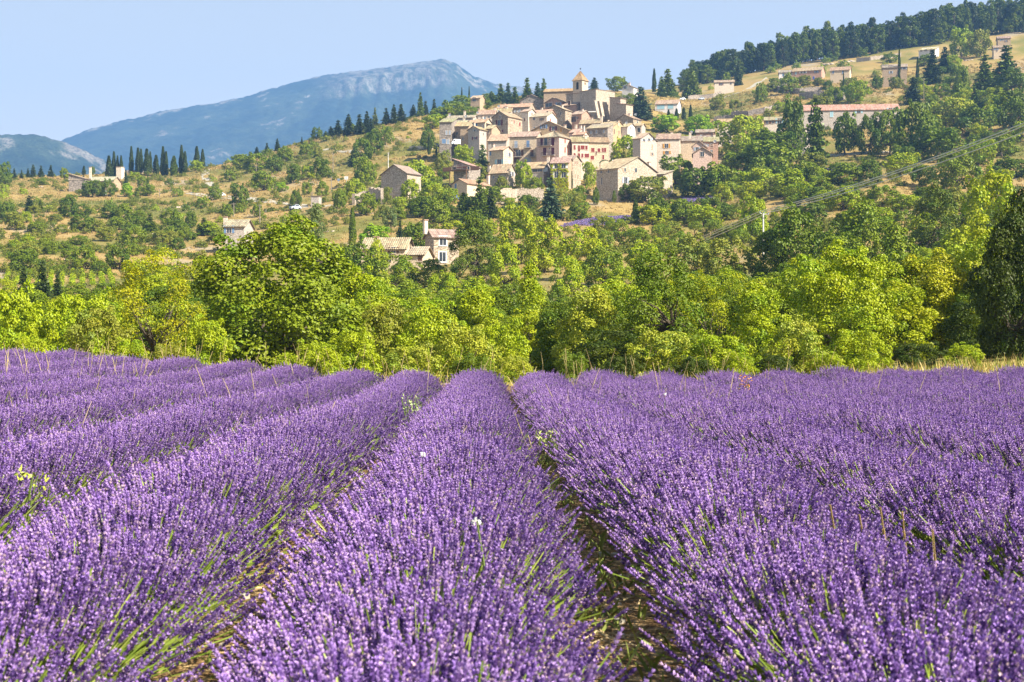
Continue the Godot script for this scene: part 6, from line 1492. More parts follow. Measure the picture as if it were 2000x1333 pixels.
func worn(lo: Color, mid: Color, hi: Color, freq: float, metres: float, relief: float, s: int, cells := false) -> StandardMaterial3D:
	var m := StandardMaterial3D.new()
	m.roughness = 0.92
	m.metallic_specular = 0.25
	m.albedo_texture = (cell_tex(freq, lo.linear_to_srgb(), mid.linear_to_srgb(), hi.linear_to_srgb(), s) if cells else noise_tex(freq, lo.linear_to_srgb(), mid.linear_to_srgb(), hi.linear_to_srgb(), s))
	m.uv1_triplanar = true
	m.uv1_world_triplanar = true
	m.uv1_scale = Vector3.ONE / metres
	if relief > 0.0:
		m.heightmap_enabled = true
		m.heightmap_texture = M["relief"]
		m.heightmap_scale = relief
	return m

func leafy(tint: Color, back: Color) -> StandardMaterial3D:
	var m := rough(tint, true)
	m.roughness = 0.45
	m.metallic_specular = 0.33
	m.backlight_enabled = true
	m.backlight = back
	return m

func make_materials():
	var white := Color.WHITE
	M["relief"] = noise_tex(0.03, Color.BLACK, Color(0.5, 0.5, 0.5), white, 17, 512, 5)
	M["soil"] = worn(Color(0.100, 0.056, 0.024), Color(0.232, 0.143, 0.063), Color(0.386, 0.270, 0.133), 0.03, 1.7, 4.0, 21)
	M["hill"] = worn(Color(0.62, 0.58, 0.50), Color(0.85, 0.84, 0.80), Color(1.0, 1.0, 1.0), 0.035, 11.0, 0.0, 22)
	M["hill"].vertex_color_use_as_albedo = true
	M["mountain"] = worn(Color(0.10, 0.13, 0.13), Color(0.66, 0.68, 0.66), Color(1.0, 1.0, 1.0), 0.09, 420.0, 0.0, 23)
	M["mountain"].vertex_color_use_as_albedo = true
	M["gravel"] = worn(Color(0.303, 0.266, 0.202), Color(0.397, 0.357, 0.280), Color(0.490, 0.448, 0.365), 0.05, 3.0, 1.0, 24)
	M["stone"] = worn(Color(0.196, 0.150, 0.107), Color(0.345, 0.273, 0.200), Color(0.522, 0.431, 0.330), 0.055, 6.0, 5.0, 25, true)
	M["grey_stone"] = worn(Color(0.162, 0.136, 0.113), Color(0.288, 0.240, 0.203), Color(0.441, 0.376, 0.316), 0.06, 6.0, 5.0, 26, true)
	M["rubble"] = worn(Color(0.242, 0.194, 0.143), Color(0.429, 0.352, 0.267), Color(0.597, 0.502, 0.402), 0.06, 5.0, 6.0, 27, true)
	M["ochre"] = worn(Color(0.299, 0.205, 0.114), Color(0.466, 0.334, 0.197), Color(0.586, 0.436, 0.275), 0.02, 5.0, 1.0, 28)
	M["cream"] = worn(Color(0.388, 0.303, 0.208), Color(0.579, 0.458, 0.321), Color(0.718, 0.581, 0.431), 0.02, 5.0, 1.0, 29)
	M["pink"] = worn(Color(0.395, 0.267, 0.215), Color(0.579, 0.414, 0.339), Color(0.708, 0.522, 0.441), 0.02, 5.0, 1.0, 30)
	M["rose"] = worn(Color(0.285, 0.173, 0.123), Color(0.424, 0.264, 0.195), Color(0.533, 0.352, 0.268), 0.02, 5.0, 1.0, 31)
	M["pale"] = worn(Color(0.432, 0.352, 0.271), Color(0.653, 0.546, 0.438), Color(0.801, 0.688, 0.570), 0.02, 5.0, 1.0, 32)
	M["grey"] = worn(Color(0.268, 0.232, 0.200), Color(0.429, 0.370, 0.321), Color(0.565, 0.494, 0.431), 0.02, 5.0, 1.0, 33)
	M["white"] = worn(Color(0.493, 0.451, 0.428), Color(0.701, 0.642, 0.615), Color(0.842, 0.774, 0.756), 0.02, 5.0, 1.0, 34)
	M["tan"] = worn(Color(0.268, 0.190, 0.121), Color(0.420, 0.308, 0.205), Color(0.543, 0.416, 0.295), 0.02, 5.0, 1.5, 35)
	M["roof"] = rough(Color(1, 1, 1), true)
	M["wood"] = rough(Color(0.16, 0.09, 0.05))
	M["bark"] = worn(Color(0.058, 0.044, 0.030), Color(0.107, 0.084, 0.060), Color(0.181, 0.152, 0.112), 0.05, 0.8, 3.0, 36)
	M["glass"] = rough(Color(0.03, 0.035, 0.045)); M["glass"].roughness = 0.12; M["glass"].metallic_specular = 0.6
	M["dark"] = rough(Color(0.03, 0.028, 0.025))
	M["iron"] = rough(Color(0.04, 0.04, 0.045))
	for s in [["maroon", Color(0.105, 0.018, 0.035)], ["red", Color(0.21, 0.036, 0.028)], ["blue", Color(0.15, 0.24, 0.40)], ["paleblue", Color(0.32, 0.48, 0.54)], ["brown", Color(0.15, 0.08, 0.05)], ["orange", Color(0.52, 0.26, 0.05)], ["greyblue", Color(0.33, 0.38, 0.46)], ["offwhite", Color(0.72, 0.72, 0.70)], ["vermilion", Color(0.55, 0.06, 0.03)], ["yellow", Color(0.75, 0.36, 0.02)], ["aqua", Color(0.30, 0.48, 0.55)], ["royal", Color(0.04, 0.10, 0.42)]]:
		M[s[0]] = rough(s[1]); M[s[0]].roughness = 0.6
	M["paint_white"] = rough(Color(0.80, 0.80, 0.80)); M["paint_white"].roughness = 0.35
	M["paint_blue"] = rough(Color(0.06, 0.13, 0.45)); M["paint_blue"].roughness = 0.35
	M["paint_silver"] = rough(Color(0.42, 0.46, 0.52)); M["paint_silver"].roughness = 0.35
	M["tyre"] = rough(Color(0.03, 0.03, 0.03))
	M["concrete"] = rough(Color(0.60, 0.59, 0.55))
	M["pole_wood"] = rough(Color(0.24, 0.20, 0.16))
	M["wire"] = rough(Color(0.55, 0.54, 0.50)); M["wire"].roughness = 0.5
	M["flower"] = leafy(white, Color(0.30, 0.25, 0.36))
	M["grass"] = leafy(white, Color(0.5, 0.5, 0.3))
	M["leaf"] = leafy(white, Color(0.62, 0.78, 0.30))
	M["needle"] = leafy(white, Color(0.16, 0.20, 0.12))

# ---------------------------------------------------------------- land

func bend(a: float, b: float, c: float, d: float, t: float) -> float:
	return b + 0.5 * t * (c - a + t * (2.0 * a - 5.0 * b + 4.0 * c - d + t * (3.0 * (b - c) + d - a)))

func span(a: Array, v: float) -> Vector2:
	var n := a.size()
	if v <= a[0]: return Vector2(0, 0)
	if v >= a[n - 1]: return Vector2(n - 2, 1)
	for i in n - 1:
		if v <= a[i + 1]: return Vector2(i, (v - a[i]) / (a[i + 1] - a[i]))
	return Vector2(n - 2, 1)

func hill_height(x: float, z: float) -> float:
	var d := maxf(-z, 1.0)
	var s := span(BEARINGS, x / d)
	var t := span(DISTANCES, d)
	var i := int(s.x)
	var j := int(t.x)
	var n := DISTANCES.size()
	var c := []
	for k in 4:
		var r: Array = HEIGHTS[clampi(i + k - 1, 0, BEARINGS.size() - 1)]
		c.append(bend(r[maxi(j - 1, 0)], r[j], r[j + 1], r[mini(j + 2, n - 1)], t.y))
	return bend(c[0], c[1], c[2], c[3], s.y)

func field_height(x: float, z: float) -> float:
	var d := -z
	return -0.44 * smoothstep(7.0, 32.0, d) + 0.055 * maxf(0.0, -x - 3.0) * smoothstep(6.0, 20.0, d) + 0.01 * maxf(0.0, x - 6.0)

func ground(x: float, z: float) -> float:
	var w := smoothstep(34.0, 42.0, -z)
	var y := field_height(x, z) * (1.0 - w)
	if w > 0.0: y += hill_height(x, minf(z, -34.0)) * w
	var far := smoothstep(60.0, 400.0, -z)
	return y + (wob.get_noise_2d(x, z) * 1.3 + fine.get_noise_2d(x, z) * 0.22) * far

func spot(x: float, z: float) -> Vector3:
	return Vector3(x, ground(x, z), z)

func land():
	# the soil of the lavender field, with low ridges under the rows
	var p := PackedVector3Array()
	var c := PackedColorArray()
	var nu := 260
	var nv := 150
	for j in nv:
		for i in nu:
			var x := -26.0 + 52.0 * i / (nu - 1)
			var z := 8.0 - 48.0 * j / (nv - 1)
			p.append(Vector3(x, ground(x, z) + fine.get_noise_2d(x * 40.0, z * 40.0) * 0.035, z))
	tag(obj("field_soil", sheet(nu, nv, p, c), M["soil"]), "dry ochre soil between the lavender rows", "", "", "structure")
	# the hillside and the far plain
	p = PackedVector3Array()
	nu = 230
	nv = 210
	for j in nv:
		var t := float(j) / (nv - 1)
		var d := 39.5 * pow(3400.0 / 39.5, t)
		for i in nu:
			var u := -0.9 + 1.8 * i / (nu - 1)
			var x := u * d
			var y := ground(x, -d)
			p.append(Vector3(x, y, -d))
			var a := wob.get_noise_2d(x * 0.7 + 300.0, -d * 0.7) + 0.6 * fine.get_noise_2d(x * 0.8, -d * 0.8)
			var b := fine.get_noise_2d(x * 1.7 + 90.0, d * 1.7)
			var g := Color(0.36, 0.245, 0.085)
			g = g.lerp(Color(0.45, 0.32, 0.13), clampf(b * 1.6 + 0.4, 0.0, 1.0))
			g = g.lerp(Color(0.150, 0.165, 0.030), clampf(a * 2.2 + 0.18, 0.0, 0.85))
			g = g.lerp(Color(0.36, 0.32, 0.25), clampf((-a - 0.42) * 4.0, 0.0, 0.8))
			if d < 260.0: g = g.lerp(Color(0.16, 0.17, 0.05), 0.75 * smoothstep(260.0, 150.0, d))
			if d < 60.0: g = g.lerp(Color(0.42, 0.33, 0.10), 0.8 * smoothstep(50.0, 43.0, d))
			c.append(g)
	tag(obj("hillside", sheet(nu, nv, p, c), M["hill"]), "dry golden hillside that climbs to the village", "", "", "structure")

func crest(pts: Array, u: float) -> float:
	for i in pts.size() - 1:
		if u <= pts[i + 1][0]:
			var t := clampf((u - pts[i][0]) / (pts[i + 1][0] - pts[i][0]), 0.0, 1.0)
			t = lerpf(t, t * t * (3.0 - 2.0 * t), 0.5)
			return lerpf(pts[i][1], pts[i + 1][1], t)
	return pts[-1][1]

func massif(called: String, label: String, pts: Array, near: float, top: float, u0: float, u1: float, nu: int, nv: int, cliff: bool, sd: int):
	var rid := FastNoiseLite.new()
	rid.seed = sd; rid.frequency = 0.0011; rid.fractal_type = FastNoiseLite.FRACTAL_RIDGED; rid.fractal_octaves = 5
	var pat := FastNoiseLite.new()
	pat.seed = sd + 1; pat.frequency = 0.0042; pat.fractal_octaves = 5; pat.fractal_gain = 0.62
	var p := PackedVector3Array()
	var c := PackedColorArray()
	for j in nv:
		var t := float(j) / (nv - 10)       # past 1 the far side falls away
		for i in nu:
			var u := lerpf(u0, u1, float(i) / (nu - 1))
			var slope := crest(pts, u)
			var d := lerpf(near, top, t)
			var high := slope * top
			var x := u * d
			var q := minf(t, 1.0)
			var y := 0.0
			var bluff := 0.0
			if cliff: bluff = smoothstep(-0.145, -0.11, u) * (1.0 - smoothstep(-0.055, -0.035, u))
			var jag := pat.get_noise_2d(x * 5.0, 900.0)
			var sides := q * (1.0 - q) * 4.0
			var prof := lerpf(q, q * q * (3.0 - 2.0 * q), 0.5)
			if bluff > 0.0:
				var e := 0.86 + 0.012 * jag
				var foot := 0.905 + 0.012 * pat.get_noise_2d(x * 1.5, 300.0)
				var steep := q * foot / e if q < e else (lerpf(foot, 0.975, (q - e) / 0.03) if q < e + 0.03 else lerpf(0.975, 1.0, (q - e - 0.03) / (0.97 - e)))
				prof = lerpf(prof, steep, bluff)
			prof += (rid.get_noise_2d(x, d * 0.5) - 0.3) * 0.020 * sides + pat.get_noise_2d(x * 2.0, d * 2.0) * 0.022 * sides
			y = slope * d * prof - 30.0 * (1.0 - q) + pat.get_noise_2d(x * 9.0, d * 9.0) * 5.0 * smoothstep(0.0, 0.3, q)
			if q < 1.0: y = minf(y, slope * d * (0.985 + 0.015 * q))
			if t > 1.0: y -= (t - 1.0) * 4.0 * high
			p.append(Vector3(x, y, -d))
			var n := pat.get_noise_2d(x, d * 0.8) + 0.6 * pat.get_noise_2d(x * 5.0 + 77.0, d * 5.0)
			var g := Color(0.014, 0.034, 0.026).lerp(Color(0.060, 0.086, 0.048), clampf(n * 1.5 + 0.45, 0.0, 1.0))
			var bare := smoothstep(0.54, 0.63, n + 0.55 * smoothstep(0.92, 1.0, q)) if cliff else smoothstep(0.22, 0.6, n + 0.28 * sin(u * 60.0) * q)
			if cliff: bare = maxf(bare, bluff * smoothstep(0.850, 0.868, q) * clampf(0.6 + 2.2 * pat.get_noise_2d(x * 8.0, y * 8.0 + d), 0.0, 0.9))
			g = g.lerp(Color(0.25, 0.205, 0.175).lerp(Color(0.42, 0.365, 0.32), clampf(0.5 + 1.5 * pat.get_noise_2d(x * 6.0, y * 6.0), 0.0, 1.0)), bare * 0.8)
			c.append(g)
	tag(obj(called, sheet(nu, nv, p, c), M["mountain"]), label, "", "", "structure")

func mountains():
	massif("mountain", "hazy blue wooded mountain with a pale cliff along its summit", MOUNTAIN, 3000.0, 5200.0, -0.62, 0.34, 560, 230, true, 31)
	massif("hill", "lower wooded hill with bare scree in front of the mountain", LOW_HILL, 2500.0, 3300.0, -0.70, -0.20, 200, 90, false, 47)

# a ribbon of gravel or tarmac that lies on the ground
func ribbon(called: String, label: String, pts: Array, wide: float, m: Material, lift := 0.06):
	var path := Curve3D.new()
	for q in pts: path.add_point(Vector3(q[0], 0, q[1]))
	var n := maxi(6, int(path.get_baked_length() / 2.0))
	var p := PackedVector3Array()
	for j in n:
		var s := path.get_baked_length() * j / (n - 1)
		var a := path.sample_baked(s)
		var b := path.sample_baked(minf(s + 1.0, path.get_baked_length()))
		var b0 := path.sample_baked(maxf(s - 1.0, 0.0))
		var side := (b - b0).normalized().cross(Vector3.UP)
		for i in 5:
			var q := a + side * (i - 2) * wide * 0.25 * (1.0 + 0.12 * fine.get_noise_1d(s * 3.0))
			p.append(Vector3(q.x, ground(q.x, q.z) + lift, q.z))
	tag(obj(called, sheet(5, n, p, PackedColorArray()), m), label, "", "", "structure")

func roads():
	for r in ROADS: ribbon(r[0], r[1], r[4], r[2], M[r[3]])

# ---------------------------------------------------------------- the village

var roof_shade := Color.WHITE

const TILES := [
	[Color(0.379, 0.296, 0.200), Color(0.318, 0.228, 0.153), Color(0.428, 0.358, 0.241), Color(0.268, 0.197, 0.139), Color(0.361, 0.320, 0.221)],
	[Color(0.512, 0.246, 0.162), Color(0.563, 0.298, 0.207), Color(0.426, 0.201, 0.133), Color(0.597, 0.365, 0.273), Color(0.477, 0.275, 0.213)],
	[Color(0.358, 0.268, 0.207), Color(0.307, 0.216, 0.162), Color(0.426, 0.320, 0.250), Color(0.272, 0.201, 0.155), Color(0.392, 0.298, 0.243)],
	[Color(0.36, 0.28, 0.13), Color(0.31, 0.24, 0.11), Color(0.40, 0.33, 0.17), Color(0.27, 0.21, 0.10), Color(0.34, 0.28, 0.15)]]

# one slope of round tiles from the eave line a-b up to the ridge line d-c, with a flat underside
func slope(v: PackedVector3Array, c: PackedColorArray, ix: PackedInt32Array, a: Vector3, b: Vector3, cc: Vector3, d: Vector3, tone: int):
	var up := (b - a).cross(d - a).normalized()
	if up.y < 0.0: up = -up
	var across := maxf((b - a).length(), (cc - d).length())
	var n := maxi(3, int(across / 0.34))
	var m := maxi(2, int(((d + cc) * 0.5 - (a + b) * 0.5).length() / 0.8))
	var pal: Array = TILES[tone]
	for i in n:
		var base: Color = pal[rng.randi() % 5]
		for j in m:
			var col := base.lerp(pal[rng.randi() % 5], 0.65) * spread(0.82, 1.12) * roof_shade
			var at := v.size()
			for q in 3:
				var s := (i + q * 0.5) / n
				var lift := 0.085 if q == 1 else 0.0
				var step := 0.015
				v.append(a.lerp(b, s).lerp(d.lerp(cc, s), float(j) / m) + up * (lift + step))
				v.append(a.lerp(b, s).lerp(d.lerp(cc, s), float(j + 1) / m) + up * (lift - step * 0.5))
				c.append(col); c.append(col)
			ix.append_array(PackedInt32Array([at, at + 1, at + 2, at + 2, at + 1, at + 3, at + 2, at + 3, at + 4, at + 4, at + 3, at + 5]))
	var under: Color = pal[3] * 0.8
	var k := v.size()
	for q in [a, b, cc, d]:
		v.append(q - up * 0.14); c.append(under)
	for q in [a, b, cc, d]:
		v.append(q - up * 0.004); c.append(under)
	ix.append_array(PackedInt32Array([k, k + 1, k + 2, k, k + 2, k + 3]))
	for q in 4:
		var w := (q + 1) % 4
		ix.append_array(PackedInt32Array([k + q, k + w, k + 4 + w, k + q, k + 4 + w, k + 4 + q]))

# heights of the wall top at the corners and the roof over a w x dep plan; y = 0 is the eave
func roof_mesh(kind: String, w: float, dep: float, rise: float, tone: int) -> ArrayMesh:
	var v := PackedVector3Array()
	var c := PackedColorArray()
	var ix := PackedInt32Array()
	var o := 0.38
	var x := w * 0.5
	var z := dep * 0.5
	if kind == "x":
		var k := rise * o / z
		slope(v, c, ix, Vector3(-x - o, 0.05 - k, z + o), Vector3(x + o, 0.05 - k, z + o), Vector3(x + o, rise + 0.05, 0), Vector3(-x - o, rise + 0.05, 0), tone)
		slope(v, c, ix, Vector3(x + o, 0.05 - k, -z - o), Vector3(-x - o, 0.05 - k, -z - o), Vector3(-x - o, rise + 0.05, 0), Vector3(x + o, rise + 0.05, 0), tone)
	elif kind == "z":
		var k := rise * o / x
		slope(v, c, ix, Vector3(x + o, 0.05 - k, z + o), Vector3(x + o, 0.05 - k, -z - o), Vector3(0, rise + 0.05, -z - o), Vector3(0, rise + 0.05, z + o), tone)
		slope(v, c, ix, Vector3(-x - o, 0.05 - k, -z - o), Vector3(-x - o, 0.05 - k, z + o), Vector3(0, rise + 0.05, z + o), Vector3(0, rise + 0.05, -z - o), tone)
	elif kind == "m":
		slope(v, c, ix, Vector3(-x - o, 0.05 - 0.1, z + o), Vector3(x + o, 0.05 - 0.1, z + o), Vector3(x + o, rise + 0.05, -z - o), Vector3(-x - o, rise + 0.05, -z - o), tone)
	elif kind == "n":
		slope(v, c, ix, Vector3(x + o, 0.05 - 0.1, z + o), Vector3(x + o, 0.05 - 0.1, -z - o), Vector3(-x - o, rise + 0.05, -z - o), Vector3(-x - o, rise + 0.05, z + o), tone)
	elif kind == "h":
		var k := rise * o / minf(x, z)
		var rx := maxf(0.0, x - z)
		var rz := maxf(0.0, z - x)
		var a := Vector3(-x - o, 0.05 - k, z + o); var b := Vector3(x + o, 0.05 - k, z + o)
		var d := Vector3(x + o, 0.05 - k, -z - o); var e := Vector3(-x - o, 0.05 - k, -z - o)
		var r0 := Vector3(-rx, rise, rz); var r1 := Vector3(rx, rise, rz)
		var r2 := Vector3(rx, rise, -rz); var r3 := Vector3(-rx, rise, -rz)
		slope(v, c, ix, a, b, r1, r0, tone); slope(v, c, ix, b, d, r2, r1, tone)
		slope(v, c, ix, d, e, r3, r2, tone); slope(v, c, ix, e, a, r0, r3, tone)
	else:
		slope(v, c, ix, Vector3(-x - 0.15, 0.16, z + 0.15), Vector3(x + 0.15, 0.16, z + 0.15), Vector3(x + 0.15, 0.2, -z - 0.15), Vector3(-x - 0.15, 0.2, -z - 0.15), tone)
	return raw(v, c, ix)

# walls with gables; y = 0 at the eave, down to -low
func wall_mesh(kind: String, w: float, dep: float, low: float, rise: float) -> ArrayMesh:
	var st := st_new()
	var x := w * 0.5
	var z := dep * 0.5
	var fl := 0.0; var fr := 0.0; var bl := 0.0; var br := 0.0
	if kind == "m": bl = rise; br = rise
	if kind == "n": fl = rise; bl = rise
	var A := Vector3(-x, -low, z); var B := Vector3(x, -low, z); var C := Vector3(x, -low, -z); var D := Vector3(-x, -low, -z)
	var a := Vector3(-x, fl, z); var b := Vector3(x, fr, z); var c := Vector3(x, br, -z); var d := Vector3(-x, bl, -z)
	quad(st, a, b, B, A); quad(st, b, c, C, B); quad(st, c, d, D, C); quad(st, d, a, A, D)
	quad(st, A, B, C, D)
	if kind == "x":
		for s in [[b, c, Vector3(x, rise, 0)], [d, a, Vector3(-x, rise, 0)]]:
			st.add_vertex(s[0]); st.add_vertex(s[2]); st.add_vertex(s[1])
		quad(st, d, c, b, a)
	elif kind == "z":
		for s in [[a, b, Vector3(0, rise, z)], [c, d, Vector3(0, rise, -z)]]:
			st.add_vertex(s[0]); st.add_vertex(s[2]); st.add_vertex(s[1])
		quad(st, d, c, b, a)
	else:
		quad(st, d, c, b, a)
	return done(st)

func box_at(called: String, c: Vector3, s: Vector3, m: Material, parent: Node, turn := 0.0) -> MeshInstance3D:
	var st := st_new()
	box(st, Vector3.ZERO, s)
	var o := obj(called, done(st), m, parent)
	o.position = c
	o.rotation.y = turn
	return o

# a window on a wall: w[0] the face, w[1] along it, w[2] below the eave, then width, height, kind and shutter colour
func opening(house: Node3D, spec: Array, w: float, dep: float):
	var front: bool = spec[0] == "f"
	var hold := Transform3D(Basis.IDENTITY, Vector3(spec[1], spec[2], dep * 0.5)) if front else Transform3D(Basis(Vector3.UP, PI * 0.5), Vector3(w * 0.5, spec[2], -spec[1]))
	var ww: float = spec[3]
	var hh: float = spec[4]
	var kind: String = spec[5]
	var st := st_new()
	var bar := 0.09 if kind != "framed" else 0.17
	box(st, Vector3(0, hh * 0.5 + bar * 0.5, 0.01), Vector3(ww + bar * 2.0, bar, 0.10))
	box(st, Vector3(0, -hh * 0.5 - bar * 0.5, 0.03), Vector3(ww + bar * 2.0 + 0.1, bar, 0.18))
	box(st, Vector3(-ww * 0.5 - bar * 0.5, 0, 0.01), Vector3(bar, hh, 0.10))
	box(st, Vector3(ww * 0.5 + bar * 0.5, 0, 0.01), Vector3(bar, hh, 0.10))
	var shut: String = spec[6]
	var win := obj("door" if kind == "door" else "window", done(st), M["offwhite"] if kind == "framed" else M["pale"], house)
	win.transform = hold
	if shut != "" and shut != "dark" and kind != "framed" and kind != "deck" and (shut == "red" or hh > 1.6 * ww or kind == "door"):
		var s0 := st_new()           # closed leaves fill the opening
		box(s0, Vector3(-ww * 0.255, 0, 0.02), Vector3(ww * 0.48, hh, 0.05))
		box(s0, Vector3(ww * 0.255, 0, 0.02), Vector3(ww * 0.48, hh, 0.05))
		obj("door_leaf" if kind == "door" else "shutter", done(s0), M[shut], win)
	else:
		var p0 := st_new()
		box(p0, Vector3(0, 0, 0.0), Vector3(ww, hh, 0.03))
		obj("pane", done(p0), M["glass"], win)
		if kind != "door":
			var s2 := st_new()
			box(s2, Vector3(0, 0, 0.022), Vector3(0.05, hh, 0.03))
			obj("glazing_bar", done(s2), M["offwhite"] if shut != "dark" else M["dark"], win)
		if shut != "" and shut != "dark":
			for s in [-1, 1]:
				var s1 := st_new()
				box(s1, Vector3(s * (ww * 0.78 + bar), 0, 0.05), Vector3(ww * 0.5, hh, 0.05))
				obj("shutter", done(s1), M[shut], win)
	if kind == "balcony" or kind == "longbalcony":
		var long := ww + 1.3 if kind == "balcony" else 4.6
		var off := 0.0 if kind == "balcony" else 1.4
		var b := st_new()
		box(b, Vector3(off, -hh * 0.5 - 0.18, 0.5), Vector3(long, 0.16, 1.0))
		var bal := obj("balcony", done(b), M["grey"], house)
		bal.transform = hold
		var g := st_new()
		for s in [-1, 1]:
			box(g, Vector3(off + s * (long * 0.5 - 0.03), -hh * 0.5 + 0.4, 0.5), Vector3(0.05, 0.05, 0.95))
		box(g, Vector3(off, -hh * 0.5 + 0.85, 0.97), Vector3(long, 0.06, 0.06))
		box(g, Vector3(off, -hh * 0.5 - 0.02, 0.97), Vector3(long, 0.05, 0.05))
		var n := int(long / 0.16)
		for i in n + 1:
			tube(g, Vector3(off - long * 0.5 + 0.03 + (long - 0.06) * i / n, -hh * 0.5 - 0.1, 0.97), Vector3(off - long * 0.5 + 0.03 + (long - 0.06) * i / n, -hh * 0.5 + 0.85, 0.97), 0.02, 0.02, 4)
		obj("railing", done(g), M["iron"], bal)
	if kind == "deck":
		var b := st_new()
		box(b, Vector3(0, -0.5, 1.1), Vector3(ww, 0.2, 2.2))
		var deck := obj("balcony", done(b), M["wood"], house)
		deck.transform = hold
		for s in [-1, 1]:
			var p1 := st_new()
			box(p1, Vector3(s * (ww * 0.5 - 0.15), -2.6, 2.0), Vector3(0.24, 4.2, 0.24))
			obj("post", done(p1), M["wood"], deck)
		var g := st_new()
		box(g, Vector3(0, 0.5, 2.15), Vector3(ww, 0.1, 0.08))
		for i in 9: box(g, Vector3(-ww * 0.5 + 0.05 + (ww - 0.1) * i / 8.0, 0.05, 2.15), Vector3(0.08, 1.0, 0.06))
		obj("railing", done(g), M["wood"], deck)

func chimney(c: Array, roof: Node3D, brick: bool):
	var s := box_at("chimney", Vector3(c[0], 0.9 + c[2] * 0.5, c[1]), Vector3(0.75, c[2] + 0.9, 0.6), M["red"] if brick else M["pale"], roof)
	box_at("chimney_cap", Vector3(0, c[2] * 0.5 + 0.53, 0), Vector3(0.95, 0.14, 0.8), M["rose"], s)

func village():
	rng.seed = 61
	for h in HOUSES:
		var w: float = h[6]
		var dep: float = h[7]
		var low: float = h[9] - h[8]
		var o := thing(h[0], Vector3(h[3], h[8], h[4]), h[5], h[1], h[2], h[14])
		var lift := Vector3(0, low, 0)
		roof_shade = Color(spread(0.84, 1.10), spread(0.82, 1.04), spread(0.80, 1.04))
		var wall := obj("wall", wall_mesh(h[10], w, dep, low, h[11]), M[h[12]], o)
		wall.position = lift
		var roof := obj("roof", roof_mesh(h[10], w, dep, h[11], h[13]), M["roof"], o)
		roof.position = lift
		if w > 3.5 and h[10] != "f" and h[0] != "hut":
			var st := st_new()       # the stepped cornice under the front eave
			if h[10] != "z": box(st, Vector3(0, -0.22, dep * 0.5 + 0.07), Vector3(w + 0.1, 0.2, 0.16))
			else: box(st, Vector3(w * 0.5 + 0.07, -0.22, 0), Vector3(0.16, 0.2, dep + 0.1))
			var cor := obj("cornice", done(st), M["pale"], o)
			cor.position = lift
		for s in h[15]:
			var q: Array = s.duplicate()
			q[2] += low
			opening(o, q, w, dep)
		if h[15].size() < 2 and w > 3.8 and h[0] == "house":      # small plain windows, one row or two
			for s in [["f", w], ["r", dep]]:
				for k in int(s[1] / 2.6):
					if rng.randf() < 0.35: continue
					var off: float = (k + 0.5) * 2.6 - int(s[1] / 2.6) * 1.3 + spread(-0.3, 0.3)
					opening(o, [s[0], off, low - spread(1.3, 1.7), spread(0.5, 0.8), spread(0.8, 1.2), "window", ["", "brown", "greyblue", ""][rng.randi() % 4]], w, dep)
		for c in h[16]: chimney(c, roof, h[13] == 1)
	church()
	for s in DISHES:
		var o := thing("satellite_dish", Vector3(s[0], s[1], s[2]), -0.4, s[3], "satellite dish", "satellite dishes on the village roofs")
		var st := st_new()
		for i in 10:
			var a := TAU * i / 10.0
			var b := TAU * (i + 1) / 10.0
			for side in [1, -1]:
				st.add_vertex(Vector3(0, 0.75, 0))
				st.add_vertex(Vector3(cos(a) * 0.5, 0.75 + sin(a) * 0.5, 0.14) if side == 1 else Vector3(cos(b) * 0.5, 0.75 + sin(b) * 0.5, 0.14))
				st.add_vertex(Vector3(cos(b) * 0.5, 0.75 + sin(b) * 0.5, 0.14) if side == 1 else Vector3(cos(a) * 0.5, 0.75 + sin(a) * 0.5, 0.14))
		obj("dish", done(st), M["paint_white"], o)
		var pm := st_new()
		tube(pm, Vector3(0, -1.2, -0.06), Vector3(0, 0.75, -0.06), 0.04, 0.04)
		tube(pm, Vector3(0, 0.3, 0.05), Vector3(0, 0.72, 0.5), 0.025, 0.025)
		obj("mast", done(pm), M["iron"], o)
	canopies()

